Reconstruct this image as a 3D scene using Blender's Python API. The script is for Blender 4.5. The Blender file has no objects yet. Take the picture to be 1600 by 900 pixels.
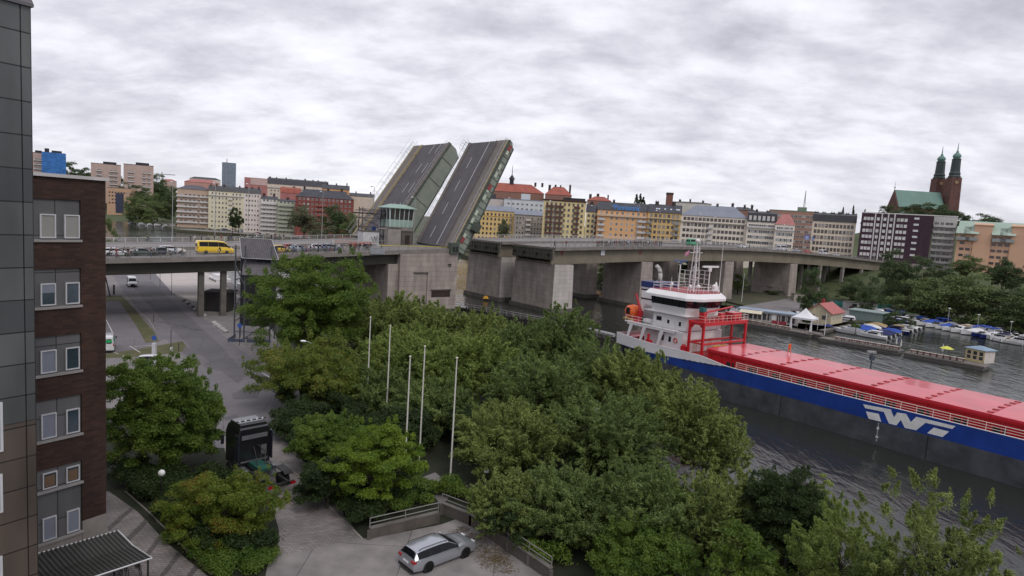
import bpy, bmesh, math, random
import numpy as np
from mathutils import Vector, Matrix, geometry as mgeo
R_ = math.radians
random.seed(7)
scn = bpy.context.scene
COL = scn.collection
# ---------------------------------------------------------------- camera, sky, sun, exposure
CH = 25.0
PITCH = math.atan(108/1020.0); ROLL = 0.064; FPX = 1020.0
_f = Vector((0, math.cos(PITCH), -math.sin(PITCH))); _r = Vector((1, 0, 0)); _u = _r.cross(_f)
CR = math.cos(ROLL)*_r + math.sin(ROLL)*_u
CU = -math.sin(ROLL)*_r + math.cos(ROLL)*_u
cam_d = bpy.data.cameras.new('camera'); cam = bpy.data.objects.new('camera', cam_d); COL.objects.link(cam)
cam.matrix_world = Matrix(((CR.x, CU.x, -_f.x, 0), (CR.y, CU.y, -_f.y, 0), (CR.z, CU.z, -_f.z, CH), (0, 0, 0, 1)))
cam_d.sensor_width = 36; cam_d.lens = FPX*36/1600; cam_d.clip_start = 0.3; cam_d.clip_end = 12000
scn.camera = cam
SUN_EL, SUN_AZ = R_(50), R_(150)          # azimuth of the sun from +Y, clockwise
world = bpy.data.worlds.new('World'); scn.world = world; world.use_nodes = True
wn = world.node_tree; wn.nodes.clear()
def WN(t, **k):
 n = wn.nodes.new(t)
 for a, b in k.items(): setattr(n, a, b)
 return n
w_out = WN('ShaderNodeOutputWorld'); w_bg = WN('ShaderNodeBackground'); w_bg.inputs['Strength'].default_value = 0.1
w_sky = WN('ShaderNodeTexSky', sky_type='NISHITA', sun_disc=False, sun_elevation=SUN_EL, sun_rotation=SUN_AZ)
w_tc = WN('ShaderNodeTexCoord'); w_sep = WN('ShaderNodeSeparateXYZ')
wn.links.new(w_tc.outputs['Generated'], w_sep.inputs[0])
# cloud layer seen from below: direction / (z + small) gives a flat ceiling that narrows to the horizon
w_add = WN('ShaderNodeMath', operation='ADD'); w_add.inputs[1].default_value = 0.27
w_ab = WN('ShaderNodeMath', operation='ABSOLUTE'); wn.links.new(w_sep.outputs['Z'], w_ab.inputs[0]); wn.links.new(w_ab.outputs[0], w_add.inputs[0])
w_dx = WN('ShaderNodeMath', operation='DIVIDE'); w_dy = WN('ShaderNodeMath', operation='DIVIDE')
wn.links.new(w_sep.outputs['X'], w_dx.inputs[0]); wn.links.new(w_add.outputs[0], w_dx.inputs[1])
wn.links.new(w_sep.outputs['Y'], w_dy.inputs[0]); wn.links.new(w_add.outputs[0], w_dy.inputs[1])
w_cmb = WN('ShaderNodeCombineXYZ'); wn.links.new(w_dx.outputs[0], w_cmb.inputs[0]); wn.links.new(w_dy.outputs[0], w_cmb.inputs[1])
w_map = WN('ShaderNodeMapping'); w_map.inputs['Scale'].default_value = (1.5, 2.1, 1); w_map.inputs['Rotation'].default_value = (0, 0, 0.25)
wn.links.new(w_cmb.outputs[0], w_map.inputs[0])
def wnoise(sc, det, dist, rough):
 n = WN('ShaderNodeTexNoise'); n.inputs['Scale'].default_value = sc; n.inputs['Detail'].default_value = det
 n.inputs['Distortion'].default_value = dist; n.inputs['Roughness'].default_value = rough
 wn.links.new(w_map.outputs[0], n.inputs['Vector']); return n
n1 = wnoise(2.3, 11, 0.12, 0.6); n2 = wnoise(0.6, 3, 0.2, 0.5)
w_mx = WN('ShaderNodeMix', data_type='FLOAT'); w_mx.inputs[0].default_value = 0.42
wn.links.new(n1.outputs[0], w_mx.inputs[2]); wn.links.new(n2.outputs[0], w_mx.inputs[3])
w_cr = WN('ShaderNodeValToRGB'); cr = w_cr.color_ramp
cr.elements[0].position = 0.34; cr.elements[0].color = (4.4, 4.4, 5.0, 1)
cr.elements[1].position = 0.66; cr.elements[1].color = (8.8, 8.75, 9.2, 1)
e = cr.elements.new(0.46); e.color = (6.1, 6.05, 6.7, 1)
e = cr.elements.new(0.55); e.color = (7.6, 7.55, 8.15, 1)
wn.links.new(w_mx.outputs[0], w_cr.inputs[0])
# cloud colour x; nearer the horizon the ceiling is seen edge-on and evens out
w_hz = WN('ShaderNodeMapRange'); w_hz.inputs['From Min'].default_value = 0.0; w_hz.inputs['From Max'].default_value = 0.13
w_hz.inputs['To Min'].default_value = 0.35; w_hz.inputs['To Max'].default_value = 0.0
wn.links.new(w_ab.outputs[0], w_hz.inputs[0])
w_m1 = WN('ShaderNodeMix', data_type='RGBA'); w_m1.inputs[7].default_value = (7.9, 7.9, 8.6, 1)
wn.links.new(w_hz.outputs[0], w_m1.inputs[0]); wn.links.new(w_cr.outputs[0], w_m1.inputs[6])
w_m2 = WN('ShaderNodeMix', data_type='RGBA'); w_m2.inputs[0].default_value = 0.94
wn.links.new(w_sky.outputs[0], w_m2.inputs[6]); wn.links.new(w_m1.outputs[2], w_m2.inputs[7])
wn.links.new(w_m2.outputs[2], w_bg.inputs['Color']); wn.links.new(w_bg.outputs[0], w_out.inputs[0])
sun_d = bpy.data.lights.new('sun', 'SUN'); sun = bpy.data.objects.new('sun', sun_d); COL.objects.link(sun)
sun_d.energy = 0.9; sun_d.angle = R_(18); sun_d.color = (1.0, 0.96, 0.9)
_sd = Vector((math.sin(SUN_AZ)*math.cos(SUN_EL), math.cos(SUN_AZ)*math.cos(SUN_EL), math.sin(SUN_EL)))
sun.rotation_euler = (-_sd).to_track_quat('-Z', 'Y').to_euler(); sun.location = _sd*300
scn.view_settings.view_transform = 'Standard'; scn.view_settings.look = 'None'
scn.view_settings.exposure = 0.3; scn.view_settings.gamma = 1.0; scn.view_settings.use_curve_mapping = False
scn.render.engine = 'CYCLES'
# ---------------------------------------------------------------- survey helpers: where a sight line meets a level or a plane
def _ray(px, py): return _f + CR*((px-800)/FPX) - CU*((py-450)/FPX)
def W(px, py, z=0.0):
 d = _ray(px, py); t = (z-CH)/d.z; return Vector((d.x*t, d.y*t, z))
def WY(px, py, Y):
 d = _ray(px, py); t = Y/d.y; return Vector((d.x*t, Y, CH+d.z*t))
BO = Vector((11.0, 177.0)); BTH = R_(38.5); BD = Vector((math.cos(BTH), math.sin(BTH))); BN = Vector((-BD.y, BD.x))
def frame_hit(px, py, O, D, N, t):
 d = _ray(px, py); d2 = Vector((d.x, d.y)); k = (t+O.dot(N))/d2.dot(N); p = Vector((d.x*k, d.y*k))
 return (p-O).dot(D), CH+d.z*k
def BS(px, py, t=0): return frame_hit(px, py, BO, BD, BN, t)          # -> (s, z) in the bridge's own frame
def Bw(s, t, z): q = BO+BD*s+BN*t; return Vector((q.x, q.y, z))
SO = Vector((42.7, 83.6)); SE = Vector((20.8, -27.0)).normalized(); SN = Vector((-SE.y, SE.x)); STH = math.atan2(SE.y, SE.x)
def SS(px, py, t=0): return frame_hit(px, py, SO, SE, SN, t)          # -> (s, z) in the ship's own frame
# ---------------------------------------------------------------- materials
MATS = {}
def mat(name, col, rough=0.7, metal=0.0, noise=0.12, scale=1.0, spec=0.5, bump=0.0, coat=0.0, col2=None, nscale=None):
 """plain surface with a little procedural variation in tone and roughness"""
 if name in MATS: return MATS[name]
 m = bpy.data.materials.new(name); m.use_nodes = True; nt = m.node_tree; b = nt.nodes['Principled BSDF']
 b.inputs['Roughness'].default_value = rough; b.inputs['Metallic'].default_value = metal
 b.inputs['Specular IOR Level'].default_value = spec
 if coat: b.inputs['Coat Weight'].default_value = coat; b.inputs['Coat Roughness'].default_value = 0.08
 tc = nt.nodes.new('ShaderNodeTexCoord'); n = nt.nodes.new('ShaderNodeTexNoise')
 n.inputs['Scale'].default_value = scale; n.inputs['Detail'].default_value = 6; n.inputs['Roughness'].default_value = 0.62
 nt.links.new(tc.outputs['Object'], n.inputs['Vector'])
 mr = nt.nodes.new('ShaderNodeMapRange'); mr.inputs['From Min'].default_value = 0.3; mr.inputs['From Max'].default_value = 0.7
 nt.links.new(n.outputs[0], mr.inputs[0])
 mx = nt.nodes.new('ShaderNodeMix'); mx.data_type = 'RGBA'
 c = tuple(col)+(1,)
 mx.inputs[6].default_value = tuple(x*(1-noise) for x in col)+(1,) if col2 is None else c
 mx.inputs[7].default_value = tuple(min(1, x*(1+noise)) for x in col)+(1,) if col2 is None else tuple(col2)+(1,)
 nt.links.new(mr.outputs[0], mx.inputs[0]); nt.links.new(mx.outputs[2], b.inputs['Base Color'])
 if bump:
  bp = nt.nodes.new('ShaderNodeBump'); bp.inputs['Strength'].default_value = bump; bp.inputs['Distance'].default_value = 0.05
  nt.links.new(n.outputs[0], bp.inputs['Height']); nt.links.new(bp.outputs[0], b.inputs['Normal'])
 MATS[name] = m; return m
def brickmat(name, c1, c2, mortar, bw, bh, ms=0.02, rough=0.85, axis='xz', offset=0.5, bump=0.3, noise=0.25):
 """blocks, bricks, panels or pavers laid out in object space; axis picks the two object axes of the face"""
 if name in MATS: return MATS[name]
 m = bpy.data.materials.new(name); m.use_nodes = True; nt = m.node_tree; b = nt.nodes['Principled BSDF']; L = nt.links.new
 b.inputs['Roughness'].default_value = rough
 tc = nt.nodes.new('ShaderNodeTexCoord'); sp = nt.nodes.new('ShaderNodeSeparateXYZ'); L(tc.outputs['Object'], sp.inputs[0])
 cb = nt.nodes.new('ShaderNodeCombineXYZ')
 if axis == 'box':                       # any vertical wall: run along x+y
  ad = nt.nodes.new('ShaderNodeMath'); ad.operation = 'ADD'; L(sp.outputs[0], ad.inputs[0]); L(sp.outputs[1], ad.inputs[1])
  L(ad.outputs[0], cb.inputs[0]); L(sp.outputs[2], cb.inputs[1])
 else:
  ix = 'xyz'.index(axis[0]); iy = 'xyz'.index(axis[1]); L(sp.outputs[ix], cb.inputs[0]); L(sp.outputs[iy], cb.inputs[1])
 br = nt.nodes.new('ShaderNodeTexBrick'); br.offset = offset; br.inputs['Scale'].default_value = 1.0
 br.inputs['Color1'].default_value = c1+(1,); br.inputs['Color2'].default_value = c2+(1,); br.inputs['Mortar'].default_value = mortar+(1,)
 br.inputs['Brick Width'].default_value = bw; br.inputs['Row Height'].default_value = bh
 br.inputs['Mortar Size'].default_value = ms; br.inputs['Mortar Smooth'].default_value = 0.2
 L(cb.outputs[0], br.inputs['Vector'])
 n = nt.nodes.new('ShaderNodeTexNoise'); n.inputs['Scale'].default_value = 0.6; n.inputs['Detail'].default_value = 8; mp = nt.nodes.new('ShaderNodeMapping'); mp.inputs['Scale'].default_value = (1,1,1) if 'z' not in axis and axis != 'box' else (1,1,0.22); L(tc.outputs['Object'], mp.inputs[0]); L(mp.outputs[0], n.inputs['Vector'])
 mr = nt.nodes.new('ShaderNodeMapRange'); mr.inputs['From Min'].default_value = 0.3; mr.inputs['From Max'].default_value = 0.7
 mr.inputs['To Min'].default_value = 1-noise; mr.inputs['To Max'].default_value = 1+noise; L(n.outputs[0], mr.inputs[0])
 mu = nt.nodes.new('ShaderNodeMix'); mu.data_type = 'RGBA'; mu.blend_type = 'MULTIPLY'; mu.inputs[0].default_value = 1
 L(br.outputs['Color'], mu.inputs[6]); L(mr.outputs[0], mu.inputs[7]); L(mu.outputs[2], b.inputs['Base Color'])
 if bump:
  bp = nt.nodes.new('ShaderNodeBump'); bp.inputs['Strength'].default_value = bump; bp.inputs['Distance'].default_value = 0.03; bp.invert = True
  L(br.outputs['Fac'], bp.inputs['Height']); L(bp.outputs[0], b.inputs['Normal'])
 MATS[name] = m; return m
def leafmat(name, c1, c2, c3=None, trans=0.35):
 if name in MATS: return MATS[name]
 m = bpy.data.materials.new(name); m.use_nodes = True; nt = m.node_tree; nt.nodes.clear(); L = nt.links.new
 out = nt.nodes.new('ShaderNodeOutputMaterial'); g = nt.nodes.new('ShaderNodeNewGeometry'); r = nt.nodes.new('ShaderNodeValToRGB')
 r.color_ramp.elements[0].color = tuple(c1)+(1,); r.color_ramp.elements[1].color = tuple(c2)+(1,)
 tc = nt.nodes.new('ShaderNodeTexCoord'); n = nt.nodes.new('ShaderNodeTexNoise'); n.inputs['Scale'].default_value = 0.45; n.inputs['Detail'].default_value = 4
 L(tc.outputs['Object'], n.inputs['Vector'])
 mr = nt.nodes.new('ShaderNodeMapRange'); mr.inputs['From Min'].default_value = 0.35; mr.inputs['From Max'].default_value = 0.65; L(n.outputs[0], mr.inputs[0])
 mxv = nt.nodes.new('ShaderNodeMix'); mxv.data_type = 'FLOAT'; mxv.inputs[0].default_value = 0.5
 L(g.outputs['Random Per Island'], mxv.inputs[2]); L(mr.outputs[0], mxv.inputs[3]); L(mxv.outputs[0], r.inputs[0])
 if c3:
  r.color_ramp.elements[1].position = 0.7; e = r.color_ramp.elements.new(0.92); e.color = tuple(c3)+(1,)
 d = nt.nodes.new('ShaderNodeBsdfPrincipled'); d.inputs['Roughness'].default_value = 0.55; d.inputs['Specular IOR Level'].default_value = 0.3
 t = nt.nodes.new('ShaderNodeBsdfTranslucent'); mx = nt.nodes.new('ShaderNodeMixShader'); mx.inputs[0].default_value = trans
 L(r.outputs[0], d.inputs['Base Color']); L(r.outputs[0], t.inputs['Color']); L(d.outputs[0], mx.inputs[1]); L(t.outputs[0], mx.inputs[2]); L(mx.outputs[0], out.inputs[0])
 MATS[name] = m; return m
def glassmat(name, col=(0.03, 0.035, 0.04), rough=0.06, spec=0.9):
 return mat(name, col, rough, 0.0, 0.3, 0.8, spec)
# ---------------------------------------------------------------- mesh builder
KID = {}
class MB:
 def __init__(s): s.v = []; s.f = []; s.m = []; s.T = None
 def add(s, vs, fs, m=0):
  o = len(s.v)
  if s.T is not None: vs = [s.T @ Vector(p) for p in vs]
  s.v.extend([tuple(p) for p in vs]); s.f.extend([tuple(i+o for i in f) for f in fs]); s.m.extend([m]*len(fs)); return s
 def box(s, x0, x1, y0, y1, z0, z1, m=0):
  return s.add([(x0,y0,z0),(x1,y0,z0),(x1,y1,z0),(x0,y1,z0),(x0,y0,z1),(x1,y0,z1),(x1,y1,z1),(x0,y1,z1)],
      [(0,3,2,1),(4,5,6,7),(0,1,5,4),(1,2,6,5),(2,3,7,6),(3,0,4,7)], m)
 def prism(s, pts, z0, z1, m=0, cap=True):
  a = sum(pts[i][0]*pts[(i+1)%len(pts)][1]-pts[(i+1)%len(pts)][0]*pts[i][1] for i in range(len(pts)))
  if a < 0: pts = pts[::-1]
  n = len(pts); vs = [(p[0],p[1],z0) for p in pts]+[(p[0],p[1],z1) for p in pts]
  fs = [(i,(i+1)%n,(i+1)%n+n,i+n) for i in range(n)]
  if cap: fs += [tuple(range(n,2*n)), tuple(range(n-1,-1,-1))]
  return s.add(vs, fs, m)
 def extr(s, prof, x0, x1, m=0):             # profile of (y,z) swept along x
  n = len(prof); a = sum(prof[i][0]*prof[(i+1)%n][1]-prof[(i+1)%n][0]*prof[i][1] for i in range(n))
  if a < 0: prof = prof[::-1]
  vs = [(x0,p[0],p[1]) for p in prof]+[(x1,p[0],p[1]) for p in prof]
  return s.add(vs, [(i,(i+1)%n,(i+1)%n+n,i+n) for i in range(n)]+[tuple(range(n,2*n)), tuple(range(n-1,-1,-1))], m)
 def extry(s, prof, y0, y1, m=0):            # profile of (x,z) swept along y
  n = len(prof); vs = [(p[0],y0,p[1]) for p in prof]+[(p[0],y1,p[1]) for p in prof]
  return s.add(vs, [(i,i+n,(i+1)%n+n,(i+1)%n) for i in range(n)]+[tuple(range(2*n-1,n-1,-1)), tuple(range(n))], m)
 def tube(s, p, q, r, r2=None, n=6, m=0):
  p = Vector(p); q = Vector(q); r2 = r if r2 is None else r2; d = q-p
  if d.length < 1e-6: return s
  d.normalize(); a = d.orthogonal().normalized(); b = d.cross(a); vs = []
  for c, rr in ((p, r), (q, r2)):
   for i in range(n):
    t = 2*math.pi*i/n; vs.append(c+a*(rr*math.cos(t))+b*(rr*math.sin(t)))
  return s.add(vs, [(i,(i+1)%n,(i+1)%n+n,i+n) for i in range(n)]+[tuple(range(n-1,-1,-1)), tuple(range(n,2*n))], m)
 def path(s, pts, r, n=6, m=0):
  for i in range(len(pts)-1):
   ra = r[i] if isinstance(r, (list, tuple)) else r; rb = r[i+1] if isinstance(r, (list, tuple)) else r
   s.tube(pts[i], pts[i+1], ra, rb, n, m)
  return s
 def lathe(s, prof, n=12, c=(0,0,0), m=0, M=None):
  vs = []; k = len(prof)
  for r, z in prof:
   for i in range(n):
    t = 2*math.pi*i/n; p = Vector((r*math.cos(t), r*math.sin(t), z))
    if M is not None: p = M @ p
    vs.append((p.x+c[0], p.y+c[1], p.z+c[2]))
  fs = [(j*n+i, j*n+(i+1)%n, (j+1)*n+(i+1)%n, (j+1)*n+i) for j in range(k-1) for i in range(n)]
  fs += [tuple(range(n-1,-1,-1)), tuple((k-1)*n+i for i in range(n))]
  return s.add(vs, fs, m)
 def ball(s, c, r, n=10, m=0, sc=(1,1,1)):
  k = max(4, n//2); pr = [(max(1e-3, r*math.sin(math.pi*j/k)), -r*math.cos(math.pi*j/k)) for j in range(k+1)]
  return s.lathe(pr, n, c, m, Matrix.Diagonal((sc[0], sc[1], sc[2])))
 def loft(s, rings, m=0, cap=True, closed=True):
  n = len(rings[0]); vs = [p for r in rings for p in r]; rg = range(n) if closed else range(n-1)
  fs = [(j*n+i, j*n+(i+1)%n, (j+1)*n+(i+1)%n, (j+1)*n+i) for j in range(len(rings)-1) for i in rg]
  if cap: fs += [tuple(range(n-1,-1,-1)), tuple((len(rings)-1)*n+i for i in range(n))]
  return s.add(vs, fs, m)
 def poly(s, pts, m=0): return s.add(pts, [tuple(range(len(pts)))], m)
 def mesh(s, name, mats, smooth=False):
  me = bpy.data.meshes.new(name); me.from_pydata(s.v, [], s.f)
  if not isinstance(mats, (list, tuple)): mats = [mats]
  for x in mats: me.materials.append(x)
  if len(mats) > 1: me.polygons.foreach_set('material_index', s.m)
  if smooth: me.polygons.foreach_set('use_smooth', [True]*len(me.polygons))
  me.validate(); me.update(); return me
 def build(s, name, mats, parent=None, smooth=False, bevel=0, loc=None, sharp=None):
  o = bpy.data.objects.new(name, s.mesh(name, mats, smooth)); COL.objects.link(o)
  if parent is not None: o.parent = parent; KID.setdefault(parent.name, []).append(o)
  if loc is not None: o.location = loc
  if bevel:
   b = o.modifiers.new('bevel', 'BEVEL'); b.width = bevel; b.segments = 2; b.limit_method = 'ANGLE'; b.angle_limit = R_(35)
  if sharp is not None:
   o.data.set_sharp_from_angle(angle=R_(sharp))
  return o
def tag(o, label, cat, group=None):
 o['label'] = label; o['category'] = cat
 if group: o['group'] = group
 return o
def thing(name, label, cat, loc=(0,0,0), rz=0.0, group=None):
 o = bpy.data.objects.new(name, None); o.empty_display_size = 0.3; COL.objects.link(o)
 o.location = loc; o.rotation_euler = (0, 0, rz); return tag(o, label, cat, group)
def struct(o): o['kind'] = 'structure'; return o
def dup(root, loc, rz, label, group=None, scale=None, swap=None):
 """copy of a thing with its parts and sub-parts; swap maps a material name to another material"""
 def cp(o, par):
  c = o.copy(); COL.objects.link(c)
  if par is not None: c.parent = par; KID.setdefault(par.name, []).append(c)
  if swap and o.type == 'MESH':
   for i, sl in enumerate(c.material_slots):
    if sl.material and sl.material.name in swap:
     sl.link = 'OBJECT'; sl.material = swap[sl.material.name]
  for ch in KIDS(o): cp(ch, c)
  return c
 r = cp(root, None); r.location = loc; r.rotation_euler = (0, 0, rz); r['label'] = label
 if group: r['group'] = group
 if scale is not None: r.scale = (scale,)*3 if not isinstance(scale, (tuple, list)) else scale
 return r
def KIDS(o): return list(KID.get(o.name, []))
# ================================================================ SETTING: water, banks, roads
GZ = 2.5
def water_mat():
 m = bpy.data.materials.new('river_water'); m.use_nodes = True; nt = m.node_tree; b = nt.nodes['Principled BSDF']; L = nt.links.new
 b.inputs['Base Color'].default_value = (0.022, 0.025, 0.022, 1); b.inputs['Roughness'].default_value = 0.09; b.inputs['IOR'].default_value = 1.33
 tc = nt.nodes.new('ShaderNodeTexCoord')
 hs = []
 for sc, st, rot in (((0.9, 0.35, 1), 0.09, 0.5), ((0.28, 0.1, 1), 0.22, 0.9), ((2.6, 1.4, 1), 0.02, 0.2)):
  mp = nt.nodes.new('ShaderNodeMapping'); mp.inputs['Scale'].default_value = sc; mp.inputs['Rotation'].default_value = (0, 0, rot); L(tc.outputs['Object'], mp.inputs[0])
  n = nt.nodes.new('ShaderNodeTexNoise'); n.inputs['Scale'].default_value = 1.6; n.inputs['Detail'].default_value = 3; n.inputs['Distortion'].default_value = 0.4
  L(mp.outputs[0], n.inputs['Vector']); mu = nt.nodes.new('ShaderNodeMath'); mu.operation = 'MULTIPLY'; mu.inputs[1].default_value = st; L(n.outputs[0], mu.inputs[0]); hs.append(mu)
 a1 = nt.nodes.new('ShaderNodeMath'); L(hs[0].outputs[0], a1.inputs[0]); L(hs[1].outputs[0], a1.inputs[1])
 a2 = nt.nodes.new('ShaderNodeMath'); L(a1.outputs[0], a2.inputs[0]); L(hs[2].outputs[0], a2.inputs[1])
 # gusts: patches of ruffled and of calmer water
 gn = nt.nodes.new('ShaderNodeTexNoise'); gn.inputs['Scale'].default_value = 0.035; gn.inputs['Detail'].default_value = 3; L(tc.outputs['Object'], gn.inputs['Vector'])
 gr = nt.nodes.new('ShaderNodeMapRange'); gr.inputs['From Min'].default_value = 0.4; gr.inputs['From Max'].default_value = 0.6; gr.inputs['To Min'].default_value = 0.5; gr.inputs['To Max'].default_value = 1.0
 L(gn.outputs[0], gr.inputs[0])
 bp = nt.nodes.new('ShaderNodeBump'); bp.inputs['Distance'].default_value = 1.0; L(gr.outputs[0], bp.inputs['Strength']); L(a2.outputs[0], bp.inputs['Height']); L(bp.outputs[0], b.inputs['Normal'])
 return m
water = struct(MB().poly([(-6000,-600,0),(6000,-600,0),(6000,9000,0),(-6000,9000,0)]).build('water', water_mat()))
M_soil = mat('soil_and_ivy', (0.014, 0.022, 0.009), 0.95, noise=0.5, scale=0.6, bump=0.6, col2=(0.026, 0.026, 0.014))
M_quay = brickmat('quay_stone', (0.2,0.18,0.165), (0.16,0.145,0.135), (0.07,0.065,0.06), 1.6, 0.6, 0.03, axis='box')
M_grass = mat('dry_grass', (0.055, 0.07, 0.022), 0.95, noise=0.4, scale=0.5, bump=0.5, col2=(0.12, 0.1, 0.05))
M_lawn = mat('lawn', (0.04, 0.065, 0.02), 0.95, noise=0.3, scale=0.2, bump=0.4, col2=(0.075, 0.085, 0.03))
def asphalt(name, base, dark):
 m = mat(name, base, 0.9, noise=0.2, scale=0.22, bump=0.15, col2=dark); nt = m.node_tree; b = nt.nodes['Principled BSDF']
 # seams and patches: stretched large noise multiplied in
 tc = [n for n in nt.nodes if n.type == 'TEX_COORD'][0]; mix = [n for n in nt.nodes if n.type == 'MIX'][0]
 v = nt.nodes.new('ShaderNodeTexVoronoi'); v.feature = 'DISTANCE_TO_EDGE'; v.inputs['Scale'].default_value = 0.09
 n2 = nt.nodes.new('ShaderNodeTexNoise'); n2.inputs['Scale'].default_value = 0.5; n2.inputs['Detail'].default_value = 5
 ad = nt.nodes.new('ShaderNodeMixRGB'); ad.blend_type = 'ADD'; ad.inputs[0].default_value = 0.6
 nt.links.new(tc.outputs['Object'], n2.inputs['Vector']); nt.links.new(tc.outputs['Object'], ad.inputs[1]); nt.links.new(n2.outputs['Color'], ad.inputs[2]); nt.links.new(ad.outputs[0], v.inputs['Vector'])
 mr = nt.nodes.new('ShaderNodeMapRange'); mr.inputs['From Max'].default_value = 0.006; mr.inputs['To Min'].default_value = 0.55; nt.links.new(v.outputs['Distance'], mr.inputs[0])
 n3 = nt.nodes.new('ShaderNodeTexNoise'); n3.inputs['Scale'].default_value = 6; n3.inputs['Detail'].default_value = 4; nt.links.new(tc.outputs['Object'], n3.inputs['Vector'])
 m3 = nt.nodes.new('ShaderNodeMapRange'); m3.inputs['To Min'].default_value = 0.75; m3.inputs['To Max'].default_value = 1.25; nt.links.new(n3.outputs[0], m3.inputs[0])
 mm = nt.nodes.new('ShaderNodeMath'); mm.operation = 'MULTIPLY'; nt.links.new(mr.outputs[0], mm.inputs[0]); nt.links.new(m3.outputs[0], mm.inputs[1])
 mu = nt.nodes.new('ShaderNodeMix'); mu.data_type = 'RGBA'; mu.blend_type = 'MULTIPLY'; mu.inputs[0].default_value = 1
 nt.links.new(mix.outputs[2], mu.inputs[6]); nt.links.new(mm.outputs[0], mu.inputs[7]); nt.links.new(mu.outputs[2], b.inputs['Base Color'])
 return m
M_asph = asphalt('road_asphalt', (0.125,0.115,0.128), (0.175,0.163,0.172))
M_asphdark = asphalt('patched_asphalt', (0.095,0.088,0.098), (0.13,0.122,0.132))
M_pave = asphalt('pavement_asphalt', (0.17,0.155,0.155), (0.22,0.2,0.195))
M_plaza = asphalt('gravel_plaza', (0.4,0.36,0.345), (0.52,0.47,0.44))
M_deck = asphalt('bridge_asphalt', (0.17,0.155,0.15), (0.23,0.21,0.2))
M_paver = brickmat('concrete_pavers', (0.26,0.23,0.222), (0.2,0.178,0.173), (0.12,0.105,0.1), 0.42, 0.21, 0.02, axis='xy')
M_slab = brickmat('concrete_slabs', (0.24,0.218,0.21), (0.21,0.192,0.186), (0.1,0.09,0.085), 6.0, 6.0, 0.03, axis='xy', offset=0)
M_white = mat('white_road_paint', (0.6,0.6,0.6), 0.7, noise=0.15, scale=3)
M_yellowp = mat('yellow_road_paint', (0.5,0.38,0.14), 0.7, noise=0.2, scale=3)
M_conc = mat('concrete', (0.27,0.245,0.225), 0.9, noise=0.25, scale=0.5, bump=0.3)
M_concd = mat('dark_concrete', (0.1,0.09,0.078), 0.9, noise=0.3, scale=0.4, bump=0.3)
land = [(-700,-80),(120,-80),(75,-10),(44,24),(29,36),(20,44),(16,56),(14,68),(9,83),(4,100),(-4,125),(-10,146),(-12.8,156.8),(-22,168),(-30,163)]
qp = [W(395,474,GZ), W(362,456,GZ), W(320,428,GZ)]
land += [(p.x,p.y) for p in qp]+[(-120,222),(-160,245),(-400,330),(-900,420)]
struct(MB().prism(land, -4, GZ, 0).build('ground', M_soil))
def pixpoly(name, pix, m, lvl, z=GZ, thick=None):
 pts = [tuple(W(a,b,z).xy) for a,b in pix]
 return struct(MB().prism(pts, z-0.02, z+0.004*lvl).build(name, m))
def xypoly(name, pts, m, lvl, z=GZ): return struct(MB().prism(pts, z-0.02, z+0.004*lvl).build(name, m))
# paved yard west of the road, the road itself, the sidewalk and the light plaza beyond the bridge
pixpoly('plaza', [(60,560),(60,420),(250,408),(345,426),(400,474),(452,560),(470,620),(455,700),(300,640),(180,640),(90,640)], M_pave, 1)
pixpoly('forecourt', [(228,424),(300,421),(330,428),(362,456),(388,470),(352,477),(300,470),(262,455)], M_plaza, 3)
pixpoly('car_park', [(60,470),(185,462),(240,505),(262,528),(215,548),(60,560)], M_asph, 3)
pixpoly('road', [(168,418),(236,420),(270,458),(310,492),(375,545),(450,600),(470,650),(440,700),(330,700),(345,640),(300,570),(255,525),(215,480),(192,455)], M_asph, 4)
pixpoly('road_patch', [(200,440),(238,440),(290,490),(345,540),(385,585),(372,600),(330,568),(282,528),(240,485)], M_asphdark, 5)
for i, q in enumerate([[(287,543),(325,542),(328,549),(300,556),(286,552)], [(320,567),(352,566),(362,575),(340,580),(318,573)],
        [(362,615),(385,607),(405,612),(402,622),(365,624)], [(388,585),(410,583),(414,589),(394,591)], [(350,652),(368,648),(372,652),(352,658)]]):
 pixpoly('road_patch', q, M_asphdark, 7)
pixpoly('driveway', [(348,690),(448,690),(500,752),(562,838),(640,905),(690,960),(380,960),(430,890),(436,830),(420,770),(360,740)], M_paver, 6)
pixpoly('yard', [(420,873),(560,843),(600,838),(690,820),(745,800),(860,905),(800,980),(400,980)], M_slab, 8)
pixpoly('path', [(100,770),(170,768),(215,800),(262,850),(330,905),(380,960),(60,960),(60,800)], M_paver, 6)
M_strip = brickmat('dark_pavers', (0.13,0.115,0.11), (0.1,0.09,0.088), (0.06,0.055,0.05), 0.42, 0.21, 0.02, axis='xy')
for a, b, c, d in [((168,824),(204,793),(209,796),(170,831)), ((190,848),(226,812),(232,816),(196,853)), ((222,872),(251,834),(256,838),(228,876)), ((246,905),(278,862),(284,866),(252,908)), ((288,905),(304,884),(310,888),(295,908))]:
 pixpoly('paving_stripe', [a,b,c,d], M_strip, 8)
pixpoly('footpath', [(655,748),(680,738),(712,765),(690,790)], M_pave, 2)
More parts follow.
